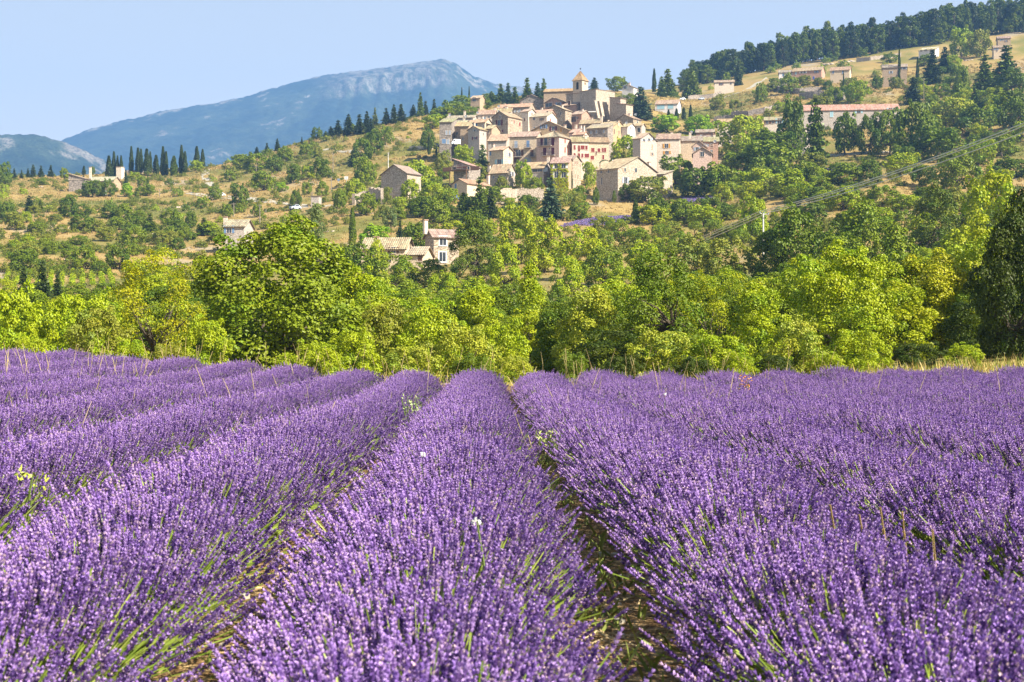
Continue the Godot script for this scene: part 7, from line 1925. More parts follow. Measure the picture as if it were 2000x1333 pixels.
func church():
	var first: Array = CHURCH[0]
	var at := Vector3(first[3], first[8], first[4])
	var o := thing("church", at, 0.0, "stone church with a square bell tower, a clock and a buttressed choir", "church")
	for p in CHURCH:
		var low: float = p[9] - p[8]
		var here := Vector3(p[3], p[9], p[4]) - at
		var wall := obj(p[0], wall_mesh(p[1], p[6], p[7], low, p[10]), M[p[2]], o)
		wall.position = here
		wall.rotation.y = p[5]
		obj("roof", roof_mesh(p[1], p[6], p[7], p[10], 3 if p[0] in ["nave", "bell_tower"] else 0), M["roof"], wall)
		if p[0] == "bell_tower":
			for s in [["f", 0.0, -2.7, 1.1, 3.0], ["r", 0.0, -1.6, 0.9, 1.1]]:
				var st := st_new()
				var hh: float = s[4]
				var ww: float = s[3]
				box(st, Vector3(0, -ww * 0.25, 0), Vector3(ww, hh - ww * 0.5, 0.06))
				for i in 8:       # the round head of the opening
					var a := PI * i / 8.0
					var b := PI * (i + 1) / 8.0
					var c0 := Vector3(0, hh * 0.5 - ww * 0.5, 0.03)
					st.add_vertex(c0); st.add_vertex(c0 + Vector3(cos(b), sin(b), 0) * ww * 0.5); st.add_vertex(c0 + Vector3(cos(a), sin(a), 0) * ww * 0.5)
				var op := obj("belfry_opening", done(st), M["dark"], wall)
				op.transform = Transform3D(Basis.IDENTITY, Vector3(s[1], s[2], p[7] * 0.5 + 0.01)) if s[0] == "f" else Transform3D(Basis(Vector3.UP, PI * 0.5), Vector3(p[6] * 0.5 + 0.01, s[2], s[1]))
			var f0 := st_new()
			tube(f0, Vector3(0, p[10] - 0.1, 0), Vector3(0, p[10] + 0.7, 0), 0.07, 0.05)
			var ball := SphereMesh.new()
			ball.radius = 0.3; ball.height = 0.6; ball.radial_segments = 12; ball.rings = 6
			f0.append_from(ball, 0, Transform3D(Basis.IDENTITY, Vector3(0, p[10] + 0.95, 0)))
			tube(f0, Vector3(0, p[10] + 1.2, 0), Vector3(0, p[10] + 1.7, 0), 0.04, 0.03)
			obj("finial", done(f0), M["iron"], wall)
			var band := st_new()
			box(band, Vector3(0, -4.6, 0), Vector3(p[6] + 0.16, 0.18, p[7] + 0.16))
			box(band, Vector3(0, -0.2, 0), Vector3(p[6] + 0.3, 0.22, p[7] + 0.3))
			obj("string_course", done(band), M["pale"], wall)
		if p[0] == "tower_base":
			var inv := Transform3D(Basis(Vector3.UP, p[5]), Vector3(p[3], p[9], p[4])).affine_inverse()
			var c := inv * Vector3(CLOCK[0], CLOCK[1], CLOCK[2])
			var disc := CylinderMesh.new()
			disc.top_radius = 0.72; disc.bottom_radius = 0.72; disc.height = 0.12; disc.radial_segments = 24
			var cl := obj("clock", disc, M["paint_white"], wall)
			cl.position = Vector3(c.x, c.y, p[7] * 0.5 + 0.03)
			cl.rotation.x = PI * 0.5
			var hands := st_new()
			box(hands, Vector3(0.0, 0.075, -0.2), Vector3(0.09, 0.02, 0.5))
			box(hands, Vector3(0.11, 0.08, 0.08), Vector3(0.32, 0.02, 0.09))
			for i in 12:
				var a := TAU * i / 12.0
				box(hands, Vector3(cos(a) * 0.6, 0.07, sin(a) * 0.6), Vector3(0.07, 0.02, 0.07))
			obj("clock_hands", done(hands), M["dark"], cl)
		if p[0] == "choir":
			var inv := Transform3D(Basis(Vector3.UP, p[5]), Vector3(p[3], p[9], p[4])).affine_inverse()
			for b in BUTTRESSES:
				var c := inv * Vector3(b[0], b[1], b[2])
				var st := st_new()
				var x0: float = p[6] * 0.5
				var wd := 0.75
				var t0 := Vector3(x0, c.y, c.z); var f1 := Vector3(x0 + 1.0, c.y - 0.3, c.z); var f2 := Vector3(x0 + 3.0, c.y - 7.5, c.z); var f3 := Vector3(x0, c.y - 7.5, c.z)
				var k := Vector3(0, 0, wd)
				quad(st, t0 + k, f1 + k, f2 + k, f3 + k)
				quad(st, f1 - k, t0 - k, f3 - k, f2 - k)
				quad(st, t0 - k, f1 - k, f1 + k, t0 + k)
				quad(st, f1 - k, f2 - k, f2 + k, f1 + k)
				obj("buttress", done(st), M["rubble"], wall)
			for i in 2:
				var st2 := st_new()
				box(st2, Vector3(p[6] * 0.5 + 0.02, -8.6, -3.0 + i * -6.0), Vector3(0.08, 1.6, 0.8))
				obj("window", done(st2), M["dark"], wall)

func canopies():
	for s in CANOPIES:
		var o := thing(s[0], Vector3(s[1], s[2], s[3]), -0.15, s[6], s[7])
		var w: float = s[4]
		var st := st_new()
		if s[0] == "arched_canopy":
			for i in 8:
				var a := PI * (0.15 + 0.7 * i / 8.0)
				var b := PI * (0.15 + 0.7 * (i + 1) / 8.0)
				var p := Vector3(-cos(a) * w * 0.55, sin(a) * 1.6, 0)
				var q := Vector3(-cos(b) * w * 0.55, sin(b) * 1.6, 0)
				quad(st, p + Vector3(0, 0, -1.5), q + Vector3(0, 0, -1.5), q + Vector3(0, 0, 1.5), p + Vector3(0, 0, 1.5))
				quad(st, q + Vector3(0, -0.05, -1.5), p + Vector3(0, -0.05, -1.5), p + Vector3(0, -0.05, 1.5), q + Vector3(0, -0.05, 1.5))
		else:
			box(st, Vector3(0, 1.5, 0), Vector3(w, 0.12, 3.0))
			box(st, Vector3(0, 1.35, 1.5), Vector3(w, 0.3, 0.06))
		obj("awning" , done(st), M[s[5]], o)
		for x in [-1, 1]:
			for z in [-1, 1]:
				var p0 := st_new()
				tube(p0, Vector3(x * w * 0.46, -2.5, z * 1.35), Vector3(x * w * 0.46, 1.4 if s[0] != "arched_canopy" else 0.8, z * 1.35), 0.06, 0.06)
				obj("post", done(p0), M["iron"], o)

func walls_and_ruins():
	rng.seed = 15
	for wl in WALLS:
		var pts: Array = wl[1]
		var h: float = wl[2]
		var t: float = wl[3]
		var st := st_new()
		var base := spot(pts[0][0], pts[0][1])
		var line := []
		for i in pts.size() - 1:
			var a := Vector2(pts[i][0], pts[i][1])
			var b := Vector2(pts[i + 1][0], pts[i + 1][1])
			var n := maxi(2, int((b - a).length() / 0.8))
			for j in n: line.append(a.lerp(b, float(j) / n))
		line.append(Vector2(pts[-1][0], pts[-1][1]))
		for i in line.size() - 1:
			var a: Vector2 = line[i]
			var b: Vector2 = line[i + 1]
			var d := (b - a).normalized()
			var s := Vector3(-d.y, 0, d.x) * t * 0.5 * spread(0.9, 1.12)
			var ga := spot(a.x, a.y) - base
			var gb := spot(b.x, b.y) - base
			var top := h * spread(0.86, 1.04)
			var A := ga - Vector3(0, 0.5, 0); var B := gb - Vector3(0, 0.5, 0)
			var C := ga + Vector3(0, top, 0); var D := gb + Vector3(0, top, 0)
			quad(st, A + s, C + s, D + s, B + s)
			quad(st, B - s, D - s, C - s, A - s)
			quad(st, C + s, C - s, D - s, D + s)
			quad(st, A - s, C - s, C + s, A + s)
			quad(st, B + s, D + s, D - s, B - s)
		var o := obj("stone_wall", done(st), M[wl[4]])
		o.position = base
		tag(o, wl[0], "wall", "dry stone walls on the slopes")

# ---------------------------------------------------------------- trees

var crowns := {}       # kind -> list of [crown mesh, trunk mesh, width, height]
var tints := {}

# crown leaves: each lump is [centre, radius]; a leaf is a small folded blade on the lump's outside
func leaves_on(lumps: Array, n: int, size: float, heart: Vector3, odd: Color, odd_share: float, hang := 0.25, slim := 0.5) -> ArrayMesh:
	var v := PackedVector3Array()
	var c := PackedColorArray()
	var ix := PackedInt32Array()
	var total := 0.0
	for l in lumps: total += l[1] * l[1]
	for l in lumps:
		var mid: Vector3 = l[0]
		var r: float = l[1]
		var k := int(n * r * r / total)
		var out := (mid - heart).normalized()
		var hue := rng.randf()
		var tone: Color = Color(1.30, 1.14, 0.7).lerp(Color(0.72, 0.92, 1.15), hue) * spread(0.75, 1.22)
		for i in k:
			var d := Vector3(rng.randfn(), rng.randfn(), rng.randfn()).normalized()
			d = (d + out * 0.45 + Vector3(0, 0.25, 0)).normalized()
			var p := mid + d * r * sqrt(spread(0.35, 1.15)) * Vector3(1, 0.85, 1)
			if p.y < 0.02: continue
			var nr := (d + Vector3(rng.randfn(), rng.randfn() + 0.5, rng.randfn()) * 0.55).normalized()
			var ax := nr.cross(Vector3(rng.randfn(), rng.randfn(), rng.randfn())).normalized()
			ax = (ax + Vector3(0, -hang, 0)).normalized()
			var sd := ax.cross(nr).normalized() * size * slim * spread(0.7, 1.2)
			ax *= size * spread(0.6, 1.25)
			var at := v.size()
			var col := tone * spread(0.8, 1.22)
			if rng.randf() < odd_share: col = odd * spread(0.8, 1.2)
			v.append(p - ax * 0.5); v.append(p + sd * 0.5 + nr * size * 0.10); v.append(p + ax * 0.5); v.append(p - sd * 0.5 + nr * size * 0.10)
			c.append(col); c.append(col); c.append(col); c.append(col)
			ix.append_array(PackedInt32Array([at, at + 1, at + 2, at, at + 2, at + 3]))
	return raw(v, c, ix)

func trunk_of(h: float, r: float, fork: float, lumps: Array, most: int) -> ArrayMesh:
	var st := st_new()
	var lean := Vector3(spread(-0.08, 0.08) * h, h * fork, spread(-0.08, 0.08) * h)
	tube(st, Vector3(0, -0.4, 0), lean, r * 1.25, r * 0.85, 7)
	var k := 0
	for l in lumps:
		if k >= most: break
		k += 1
		var end: Vector3 = l[0]
		var mid := lean.lerp(end, 0.5) + Vector3(spread(-0.1, 0.1), 0.06, spread(-0.1, 0.1)) * h * 0.5
		tube(st, lean, mid, r * 0.6, r * 0.36, 5)
		tube(st, mid, end, r * 0.36, r * 0.08, 5)
		if most >= 30:
			var out := end + (end - lean).normalized() * float(l[1]) * spread(0.9, 1.7) + Vector3(spread(-0.1, 0.1), spread(0.0, 0.2), spread(-0.1, 0.1))
			tube(st, end, out, r * 0.09, r * 0.03, 4)
		for q in 2:
			var e2 := mid.lerp(end, 0.5)
			tube(st, e2, e2 + Vector3(spread(-1, 1), spread(0.2, 1), spread(-1, 1)) * float(l[1]), r * 0.16, r * 0.04, 4)
	return done(st)

func dome(n: int, w: float, h: float, low: float, rlo: float, rhi: float, point := 0.0) -> Array:
	var a := []
	for i in n:
		var y := (i + 0.5) / n
		var ring := sqrt(maxf(0.05, 1.0 - pow(absf(y - 0.42) / 0.6, 2.2))) * (1.0 - point * y)
		var r := spread(rlo, rhi) * w
		var t := i * 2.4 + spread(-0.5, 0.5)
		var q := ring * sqrt(spread(0.45, 1.0)) * (w * 0.5 - r * 0.6)
		q *= spread(0.75, 1.12)
		var c := Vector3(cos(t) * q, lerpf(low * h + r * 0.5, h - r * 0.75, y) + spread(-0.04, 0.04) * h, sin(t) * q)
		a.append([c, r])
		if i % 2 == 0:          # a spray that stands out of the crown
			var out := (c - Vector3(0, h * 0.35, 0)).normalized() + Vector3(spread(-0.5, 0.5), spread(-0.1, 0.6), spread(-0.5, 0.5))
			a.append([c + out.normalized() * r * spread(0.9, 1.35), r * spread(0.35, 0.6)])
	return a

func fir_crown(w: float, h: float, layers: int, per: int, blade: float, low: float, droop: float, open: float) -> ArrayMesh:
	var v := PackedVector3Array()
	var c := PackedColorArray()
	var ix := PackedInt32Array()
	for l in layers:
		var t := (l + spread(0.0, 0.6)) / layers
		var y := lerpf(low * h, h * 0.98, t)
		var reach := w * 0.5 * pow(1.0 - t, 0.8) * spread(0.7, 1.1) + w * 0.03
		var n := maxi(3, int(per * (1.0 - 0.6 * t)))
		for b in n:
			if rng.randf() < open: continue
			var a := TAU * (b + spread(-0.3, 0.3)) / n + l
			var len := reach * spread(0.65, 1.12)
			var steps := maxi(2, int(len / (blade * 0.30)))
			var tone := Color(1.08, 1.05, 0.9).lerp(Color(0.8, 0.95, 1.15), rng.randf()) * spread(0.75, 1.2)
			for s in steps:
				var q := (s + rng.randf()) / steps
				for k in 3:
					var p := Vector3(cos(a), 0, sin(a)) * len * q + Vector3(0, y - droop * len * q * q + 0.12 * len * q, 0)
					p += Vector3(rng.randfn(), rng.randfn() * 0.6, rng.randfn()) * blade * 0.35
					var ax := (Vector3(cos(a), 0.25 - droop * q, sin(a)) + Vector3(rng.randfn(), rng.randfn(), rng.randfn()) * 0.5).normalized()
					var sd := ax.cross(Vector3(rng.randfn(), 1.0 + rng.randfn(), rng.randfn())).normalized() * blade * 0.28
					var at := v.size()
					v.append(p - ax * blade * 0.5); v.append(p + sd); v.append(p + ax * blade * 0.6); v.append(p - sd)
					var col := tone * spread(0.8, 1.25)
					for z in 4: c.append(col)
					ix.append_array(PackedInt32Array([at, at + 1, at + 2, at, at + 2, at + 3]))
	return raw(v, c, ix)

func cypress_crown(w: float, h: float, n: int, blade: float) -> ArrayMesh:
	var v := PackedVector3Array()
	var c := PackedColorArray()
	var ix := PackedInt32Array()
	for i in n:
		var t := sqrt(rng.randf()) if i % 3 == 0 else rng.randf()
		var a := spread(0.0, TAU)
		var prof := pow(sin(PI * clampf(0.10 + 0.90 * (1.0 - t), 0.0, 1.0) * 0.5 + 0.0), 0.9) * (0.75 + 0.25 * smoothstep(0.0, 0.2, t))
		var r := w * 0.5 * prof * (0.86 + 0.16 * sin(a * 3.0 + t * 14.0)) * spread(0.7, 1.05)
		var p := Vector3(cos(a) * r, t * h * 0.97 + 0.03 * h, sin(a) * r)
		var ax := (Vector3(cos(a) * 0.25, 1.0, sin(a) * 0.25) + Vector3(rng.randfn(), rng.randfn(), rng.randfn()) * 0.25).normalized()
		var sd := ax.cross(Vector3(cos(a), 0.2, sin(a)) + Vector3(rng.randfn(), 0, rng.randfn()) * 0.4).normalized() * blade * 0.3
		var at := v.size()
		v.append(p - ax * blade * 0.5); v.append(p + sd); v.append(p + ax * blade * 0.6); v.append(p - sd)
		var col := Color(1.1, 1.05, 0.9).lerp(Color(0.8, 0.95, 1.1), rng.randf()) * spread(0.7, 1.25)
		for z in 4: c.append(col)
		ix.append_array(PackedInt32Array([at, at + 1, at + 2, at, at + 2, at + 3]))
	return raw(v, c, ix)

func add_kind(kind: String, crown: ArrayMesh, trunk: ArrayMesh, w: float, h: float):
	if not crowns.has(kind): crowns[kind] = []
	crowns[kind].append([crown, trunk, w, h])

func plant_kinds():
	rng.seed = 2024
	var none := Color.WHITE
	for k in 2:
		var l := dome(42, 6.0, 6.5, 0.02, 0.09, 0.17)
		add_kind("maple", leaves_on(l, 25000, 0.155, Vector3(0, 2.6, 0), Color(1.9, 1.7, 2.6), 0.06, 0.25, 0.75), trunk_of(6.5, 0.17, 0.18, l, 26), 6.0, 6.5)
	for k in 2:
		var l := dome(30, 4.0, 5.0, 0.05, 0.09, 0.15)
		add_kind("ash", leaves_on(l, 10000, 0.12, Vector3(0, 2.0, 0), Color(1.7, 0.95, 0.6), 0.10, 0.3, 0.42), trunk_of(5.0, 0.10, 0.16, l, 30), 4.0, 5.0)
	for k in 2:
		var l := dome(30, 3.0, 4.0, 0.0, 0.09, 0.18, 0.2)
		add_kind("thicket", leaves_on(l, 10500, 0.112, Vector3(0, 1.5, 0), Color(1.8, 1.5, 2.2), 0.07, 0.25, 0.6), trunk_of(4.0, 0.07, 0.1, l, 14), 3.0, 4.0)
	for k in 3:
		var l := dome(30, 2.6, 2.0, -0.05, 0.08, 0.16, 0.15)
		add_kind("bramble", leaves_on(l, 7500, 0.098, Vector3(0, 0.5, 0), Color(2.0, 1.55, 3.0), 0.10, 0.2, 0.62), trunk_of(2.0, 0.03, 0.1, l, 12), 2.6, 2.0)
	var lc := dome(46, 2.8, 5.2, 0.0, 0.11, 0.18, 0.8)
	add_kind("cone", leaves_on(lc, 10000, 0.12, Vector3(0, 1.5, 0), none, 0.0, 0.4, 0.5), trunk_of(5.2, 0.09, 0.5, lc, 10), 2.8, 5.2)
	var li := dome(30, 3.4, 4.4, 0.0, 0.10, 0.18, 0.25)
	add_kind("ivytree", leaves_on(li, 10500, 0.11, Vector3(0, 1.6, 0), Color(2.6, 1.5, 1.2), 0.12, 0.25, 0.62), trunk_of(5.2, 0.10, 0.35, li, 30), 3.4, 4.4)
	for k in 4:
		var l := dome(30, 5.0, 5.0, 0.02, 0.09, 0.18, 0.12 * k)
		add_kind("oak", leaves_on(l, 4800, 0.26, Vector3(0, 1.8, 0), Color(1.6, 1.2, 1.2), 0.05, 0.2, 0.7), trunk_of(5.0, 0.14, 0.2, l, 12), 5.0, 5.0)
	var ly := dome(46, 7.0, 9.0, 0.0, 0.08, 0.15, 0.45)
	add_kind("yew", leaves_on(ly, 9500, 0.30, Vector3(0, 3.0, 0), none, 0.0, 0.6, 0.45), trunk_of(9.0, 0.2, 0.4, ly, 10), 7.0, 9.0)
	var lp := dome(34, 3.0, 12.0, 0.05, 0.16, 0.26, 0.3)
	add_kind("poplar", leaves_on(lp, 5200, 0.24, Vector3(0, 4.0, 0), none, 0.0, -0.4, 0.7), trunk_of(12.0, 0.16, 0.3, lp, 14), 3.0, 12.0)
	for k in 2:
		var l := dome(14, 3.5, 3.2, 0.36, 0.12, 0.2)
		add_kind("orchard", leaves_on(l, 2000, 0.22, Vector3(0, 1.8, 0), none, 0.0, 0.2, 0.6), trunk_of(3.2, 0.11, 0.3, l, 9), 3.5, 3.2)
	for k in 5:
		var l := dome(24, 6.0, 5.2, 0.06, 0.09, 0.19, 0.1 * k)
		add_kind("round", leaves_on(l, 3000, 0.40, Vector3(0, 2.0, 0), none, 0.0, 0.1, 0.7), trunk_of(5.2, 0.17, 0.25, l, 8), 6.0, 5.2)
	for k in 4:
		var l := dome(9, 3.0, 2.0, -0.08, 0.16, 0.28)
		add_kind("shrub", leaves_on(l, 620, 0.34, Vector3(0, 0.4, 0), none, 0.0, 0.0, 0.7), null, 3.0, 2.0)
	for k in 4:
		var l := dome(30, 5.4, 9.0, 0.06, 0.10, 0.19, 0.15 + 0.14 * k)
		add_kind("pine", leaves_on(l, 3400, 0.55, Vector3(0, 4.0, 0), none, 0.0, -0.2, 0.42), trunk_of(9.0, 0.14, 0.8, l, 8), 5.4, 9.0)
	for k in 3:
		var st := st_new()
		tube(st, Vector3(0, -0.4, 0), Vector3(0, 7.7, 0), 0.17, 0.02, 7)
		add_kind("conifer", fir_crown(5.0, 8.0, 17, 13, 0.52, 0.03, 0.35, 0.08), done(st), 5.0, 8.0)
	for k in 3:
		var st := st_new()
		tube(st, Vector3(0, -0.3, 0), Vector3(0, 7.0, 0), 0.16, 0.03, 6)
		add_kind("cypress", cypress_crown(1.7, 8.0, 2200, 0.42), done(st), 1.7, 8.0)
	for s in [["deep", Color(0.115, 0.160, 0.010)], ["mid", Color(0.175, 0.220, 0.012)], ["lime", Color(0.280, 0.330, 0.010)], ["yellow", Color(0.310, 0.335, 0.010)], ["olive", Color(0.220, 0.228, 0.028)], ["black", Color(0.052, 0.076, 0.014)], ["sage", Color(0.180, 0.218, 0.065)], ["bright", Color(0.240, 0.360, 0.010)], ["cream", Color(0.300, 0.315, 0.030)], ["dark", Color(0.058, 0.080, 0.008)], ["gold", Color(0.330, 0.325, 0.010)], ["blue", Color(0.085, 0.130, 0.060)]]:  # the dark tint is leaf green lowered to stand for shade in the hedge
		tints[s[0]] = leafy(s[1] * 1.1, Color(0.60, 0.70, 0.10))
		tints[s[0] + "_needle"] = leafy(s[1] * 0.9, Color(0.16, 0.19, 0.06))

func plant(kind: String, tint: String, x: float, z: float, w: float, h: float, label: String, category: String, group: String):
	var list: Array = crowns[kind]
	var k: Array = list[rng.randi() % list.size()]
	var needle := kind in ["pine", "conifer", "cypress", "yew"]
	var m: Material = tints[tint + ("_needle" if needle else "")]
	var called: String = {"maple": "maple_tree", "ash": "ash_tree", "thicket": "leafy_tree", "bramble": "bramble_bush", "cone": "leafy_tree", "ivytree": "ivy_clad_tree", "oak": "leafy_tree", "yew": "evergreen_tree", "poplar": "poplar_tree", "orchard": "fruit_tree", "round": "leafy_tree", "shrub": "shrub", "pine": "pine_tree", "conifer": "conifer_tree", "cypress": "cypress_tree"}[kind]
	if category == "bush": called = "bush" if kind != "bramble" else "bramble_bush"
	var o := thing(called, spot(x, z) - Vector3(0, 0.05, 0), spread(0.0, TAU), label, category, group)
	var s := Vector3(w / k[2], h / k[3], w / k[2])
	var crown := obj("foliage" if category == "bush" else "crown", k[0], m, o)
	crown.scale = s
	if k[1] and not (category == "bush" and w < 3.5):
		var t := obj("stem" if category == "bush" else "trunk", k[1], M["bark"], o)
		t.scale = s

func trees():
	plant_kinds()
	rng.seed = 77
	for t in TREES: plant(t[0], t[1], t[2], t[3], t[4], t[5], t[6], t[7], TREE_GROUPS[t[8]])
	var hues := {"deep": "dark green", "mid": "green", "olive": "olive", "lime": "lime green", "yellow": "yellow green", "black": "blackish"}
	var rank := ["nearest", "second", "third", "fourth", "fifth", "sixth", "seventh", "eighth", "ninth", "tenth", "eleventh", "twelfth", "thirteenth", "fourteenth", "fifteenth", "sixteenth", "seventeenth", "eighteenth", "nineteenth", "twentieth", "twenty-first", "twenty-second", "twenty-third", "twenty-fourth", "twenty-fifth", "twenty-sixth", "twenty-seventh", "twenty-eighth", "twenty-ninth", "thirtieth"]
	for b in SCRUB:
		var size := "small" if b[4] < 2.2 else ("broad" if b[4] > 5.0 else "rounded")
		var label := "%s %s %s %s %s" % [size, hues[TINTS[b[1]]], ["bush", "shrub", "tree"][b[6]], ["right of", "left of", "below", "above"][b[7]], LANDMARKS[b[8]]]
		if b[10] > 1: label += ", %s of its kind there" % rank[mini(b[9], 25)]
		plant(b[0], TINTS[b[1]], b[2], b[3], b[4], b[5], label, "tree" if b[6] == 2 else "bush", "trees that fill the valley behind the hedge" if b[6] == 2 else "bushes scattered over the slopes")
	for p in PINES:
		var label := "%s pine %s %s, %s down" % [hues[p[0]], "on the skyline" if p[5] == 1 else "in the wood", RIDGE[p[6]], rank[p[7]].replace("nearest", "first") if p[7] < 30 else "last"]
		plant("pine", p[0], p[1], p[2], p[3], p[4], label, "pine tree", "pines of the wood on the eastern ridge")
	# the creeper on the village house: leaves on its front wall that leave the shutters free
	var lumps := []
	for i in 420:
		var y := spread(0.3, IVY[6] - IVY[5] - 0.1)
		lumps.append([Vector3(spread(-0.5, 0.5) * IVY[3], y, IVY[4] * 0.5 + 0.06), 0.26])
	var keep := []
	for l in lumps:
		var free := true
		for wx in [-1.15, 1.25]:
			for wy in [IVY[6] - IVY[5] - 1.0, IVY[6] - IVY[5] - 3.6]:
				if absf(l[0].x - wx) < 0.75 and absf(l[0].y - wy) < 0.85: free = false
		if free: keep.append(l)
	var ivy := thing("creeper", Vector3(IVY[0], IVY[5], IVY[1]), IVY[2], "yellow green creeper covering the front wall around white shutters", "creeper")
	obj("leaves", leaves_on(keep, 11000, 0.24, Vector3(0, 2, -3), Color.WHITE, 0.0, 0.4, 0.8), leafy(Color(0.46, 0.47, 0.010), Color(0.6, 0.66, 0.1)), ivy)

# ---------------------------------------------------------------- lavender

const LEAN := 0.0198     # the rows run a little to the west of north

# one clump of a row: stems that fan out from the root and end in spikes of small florets
func lavender_clump(sd: int, n: int) -> ArrayMesh:
	rng.seed = sd
	var v := PackedVector3Array()
	var c := PackedColorArray()
	var ix := PackedInt32Array()
	for k in n:
		var lean := rng.randfn(0.0, 0.52)
		lean = clampf(lean, -1.22, 1.22) if k % 4 else spread(-1.2, 1.2)
		var along := spread(-0.55, 0.55)
		var dir := Vector3(sin(lean), cos(lean), along * 0.42 + spread(-0.13, 0.13)).normalized()
		dir = (dir + Vector3(spread(-0.09, 0.09), spread(-0.05, 0.09), spread(-0.09, 0.09))).normalized()
		var root := Vector3(sin(lean) * 0.25 + spread(-0.06, 0.06), 0.08, along * 0.55)
		var reach := 0.46 + 0.09 * absf(sin(lean)) + rng.randfn(0.0, 0.05)
		if k % 5 == 0: reach *= spread(0.72, 0.95)
		var tip := root + dir * reach
		tip.y -= 0.05 * sin(lean) * sin(lean)
		var head := spread(0.050, 0.095)
		if n < 500 and absf(lean - 0.1) < 0.35 and absf(along) < 0.22 and k % 5 > 0: continue     # a thin spot where the green shows
		var up := (dir + Vector3(0, 0.25, 0)).normalized()
		var base := tip - up * head
		var side := up.cross(Vector3(spread(-1, 1), spread(-1, 1), spread(-1, 1))).normalized()
		# stem
		var green := Color(0.14, 0.23, 0.025).lerp(Color(0.34, 0.40, 0.08), rng.randf())
		var at := v.size()
		var ss := dir.cross(Vector3(spread(-1, 1), 0.2, spread(-1, 1))).normalized() * 0.0023
		v.append_array(PackedVector3Array([root - ss, root + ss, base + ss, base - ss]))
		for q in 4: c.append(green)
		ix.append_array(PackedInt32Array([at, at + 1, at + 2, at, at + 2, at + 3]))
		# florets
		var hue := rng.randf()
		var calyx := Color(0.095, 0.046, 0.200).lerp(Color(0.175, 0.090, 0.285), hue)
		var petal := Color(0.410, 0.235, 0.690).lerp(Color(0.640, 0.440, 0.790), hue)
		var fwd := up.cross(side)
		var whorls := 6
		for w in whorls:
			var s := (w + spread(-0.25, 0.25)) / (whorls - 1.0)
			var fat := (0.0088 if w < whorls - 1 else 0.006) * spread(0.85, 1.2)
			if w == 0: fat *= 0.8
			var turn := spread(0.0, TAU)
			var mid := base + up * head * s
			for f in 4:
				var a := turn + TAU * f / 4.0
				var out := side * cos(a) + fwd * sin(a)
				var cross := up.cross(out)
				var o := mid + out * fat * 0.35
				at = v.size()
				var tipv := mid + out * fat * 1.15 + up * 0.012
				v.append_array(PackedVector3Array([o - up * 0.004, o + cross * fat * 0.85 + up * 0.004, tipv, o - cross * fat * 0.85 + up * 0.004]))
				var col := petal if rng.randf() < 0.48 else calyx
				if rng.randf() < 0.10: col = Color(0.62, 0.46, 0.46)
				c.append(calyx); c.append(col); c.append(col); c.append(col)
				ix.append_array(PackedInt32Array([at, at + 1, at + 2, at, at + 2, at + 3]))
	# narrow leaves low in the clump
	for k in int(n * 0.45):
		var lean := spread(-0.95, 0.95)
		var root := Vector3(sin(lean) * 0.22, 0.06, spread(-0.4, 0.4))
		var dir := Vector3(sin(lean) + spread(-0.3, 0.3), cos(lean) + 0.15, spread(-0.45, 0.45)).normalized()
		var tip := root + dir * spread(0.18, 0.34)
		var ss := dir.cross(Vector3(spread(-1, 1), 0.3, spread(-1, 1))).normalized() * 0.0019
		var at := v.size()
		var col := Color(0.09, 0.15, 0.018).lerp(Color(0.24, 0.31, 0.04), rng.randf())
		v.append_array(PackedVector3Array([root - ss, root + ss, tip]))
		for q in 3: c.append(col)
		ix.append_array(PackedInt32Array([at, at + 1, at + 2]))
	return raw(v, c, ix)

# the woody heart of a row, so that one does not look through it
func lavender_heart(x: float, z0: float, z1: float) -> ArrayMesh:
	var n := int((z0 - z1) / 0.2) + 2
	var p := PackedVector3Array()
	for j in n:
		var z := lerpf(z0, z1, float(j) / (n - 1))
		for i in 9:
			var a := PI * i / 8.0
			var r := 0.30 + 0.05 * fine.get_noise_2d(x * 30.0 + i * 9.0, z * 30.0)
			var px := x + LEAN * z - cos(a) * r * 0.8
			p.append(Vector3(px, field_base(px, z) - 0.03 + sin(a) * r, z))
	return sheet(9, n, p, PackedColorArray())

func field_base(x: float, z: float) -> float:
	return ground(x, z)

func lavender():
	var kinds := []
	for k in 8: kinds.append(lavender_clump(100 + k, [600, 560, 600, 470, 600, 540, 420, 600][k]))
	rng.seed = 88
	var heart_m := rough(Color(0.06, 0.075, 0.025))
	for r in LAVENDER_ROWS:
		var x: float = r[0]
		var row := thing("lavender_row", spot(x + LEAN * r[2], r[2]), 0.0, r[3], "lavender row", "rows of flowering lavender")
		var heart := obj("woody_base", lavender_heart(x, r[1], r[2]), heart_m, row)
		heart.position = -row.position
		var lists := [[], [], [], [], [], [], [], []]
		var z: float = r[1]
		var last := -1
		while z > r[2]:
			var k := rng.randi() % 8
			if k == last: k = (k + 3) % 8
			last = k
			var px := x + LEAN * z + spread(-0.07, 0.07)
			var s := spread(0.93, 1.10)
			var b := Basis.from_euler(Vector3(0, spread(-0.12, 0.12) + (PI if rng.randf() < 0.5 else 0.0), 0)).scaled(Vector3(s * 0.90, s * spread(0.93, 1.05), s * 0.9))
			lists[k].append(Transform3D(b, Vector3(px, field_base(px, z), z) - row.position))
			z -= spread(0.42, 0.50)
		for k in 8:
			if lists[k].is_empty(): continue
			var mm := MultiMesh.new()
			mm.transform_format = MultiMesh.TRANSFORM_3D
			mm.mesh = kinds[k]
			mm.instance_count = lists[k].size()
			for i in lists[k].size(): mm.set_instance_transform(i, lists[k][i])
			var o := MultiMeshInstance3D.new()
			o.name = "flower_spikes"
			o.multimesh = mm
			o.material_override = M["flower"]
			o.set_meta("kind", "stuff")
			row.add_child(o, true)

# ---------------------------------------------------------------- small things in the field

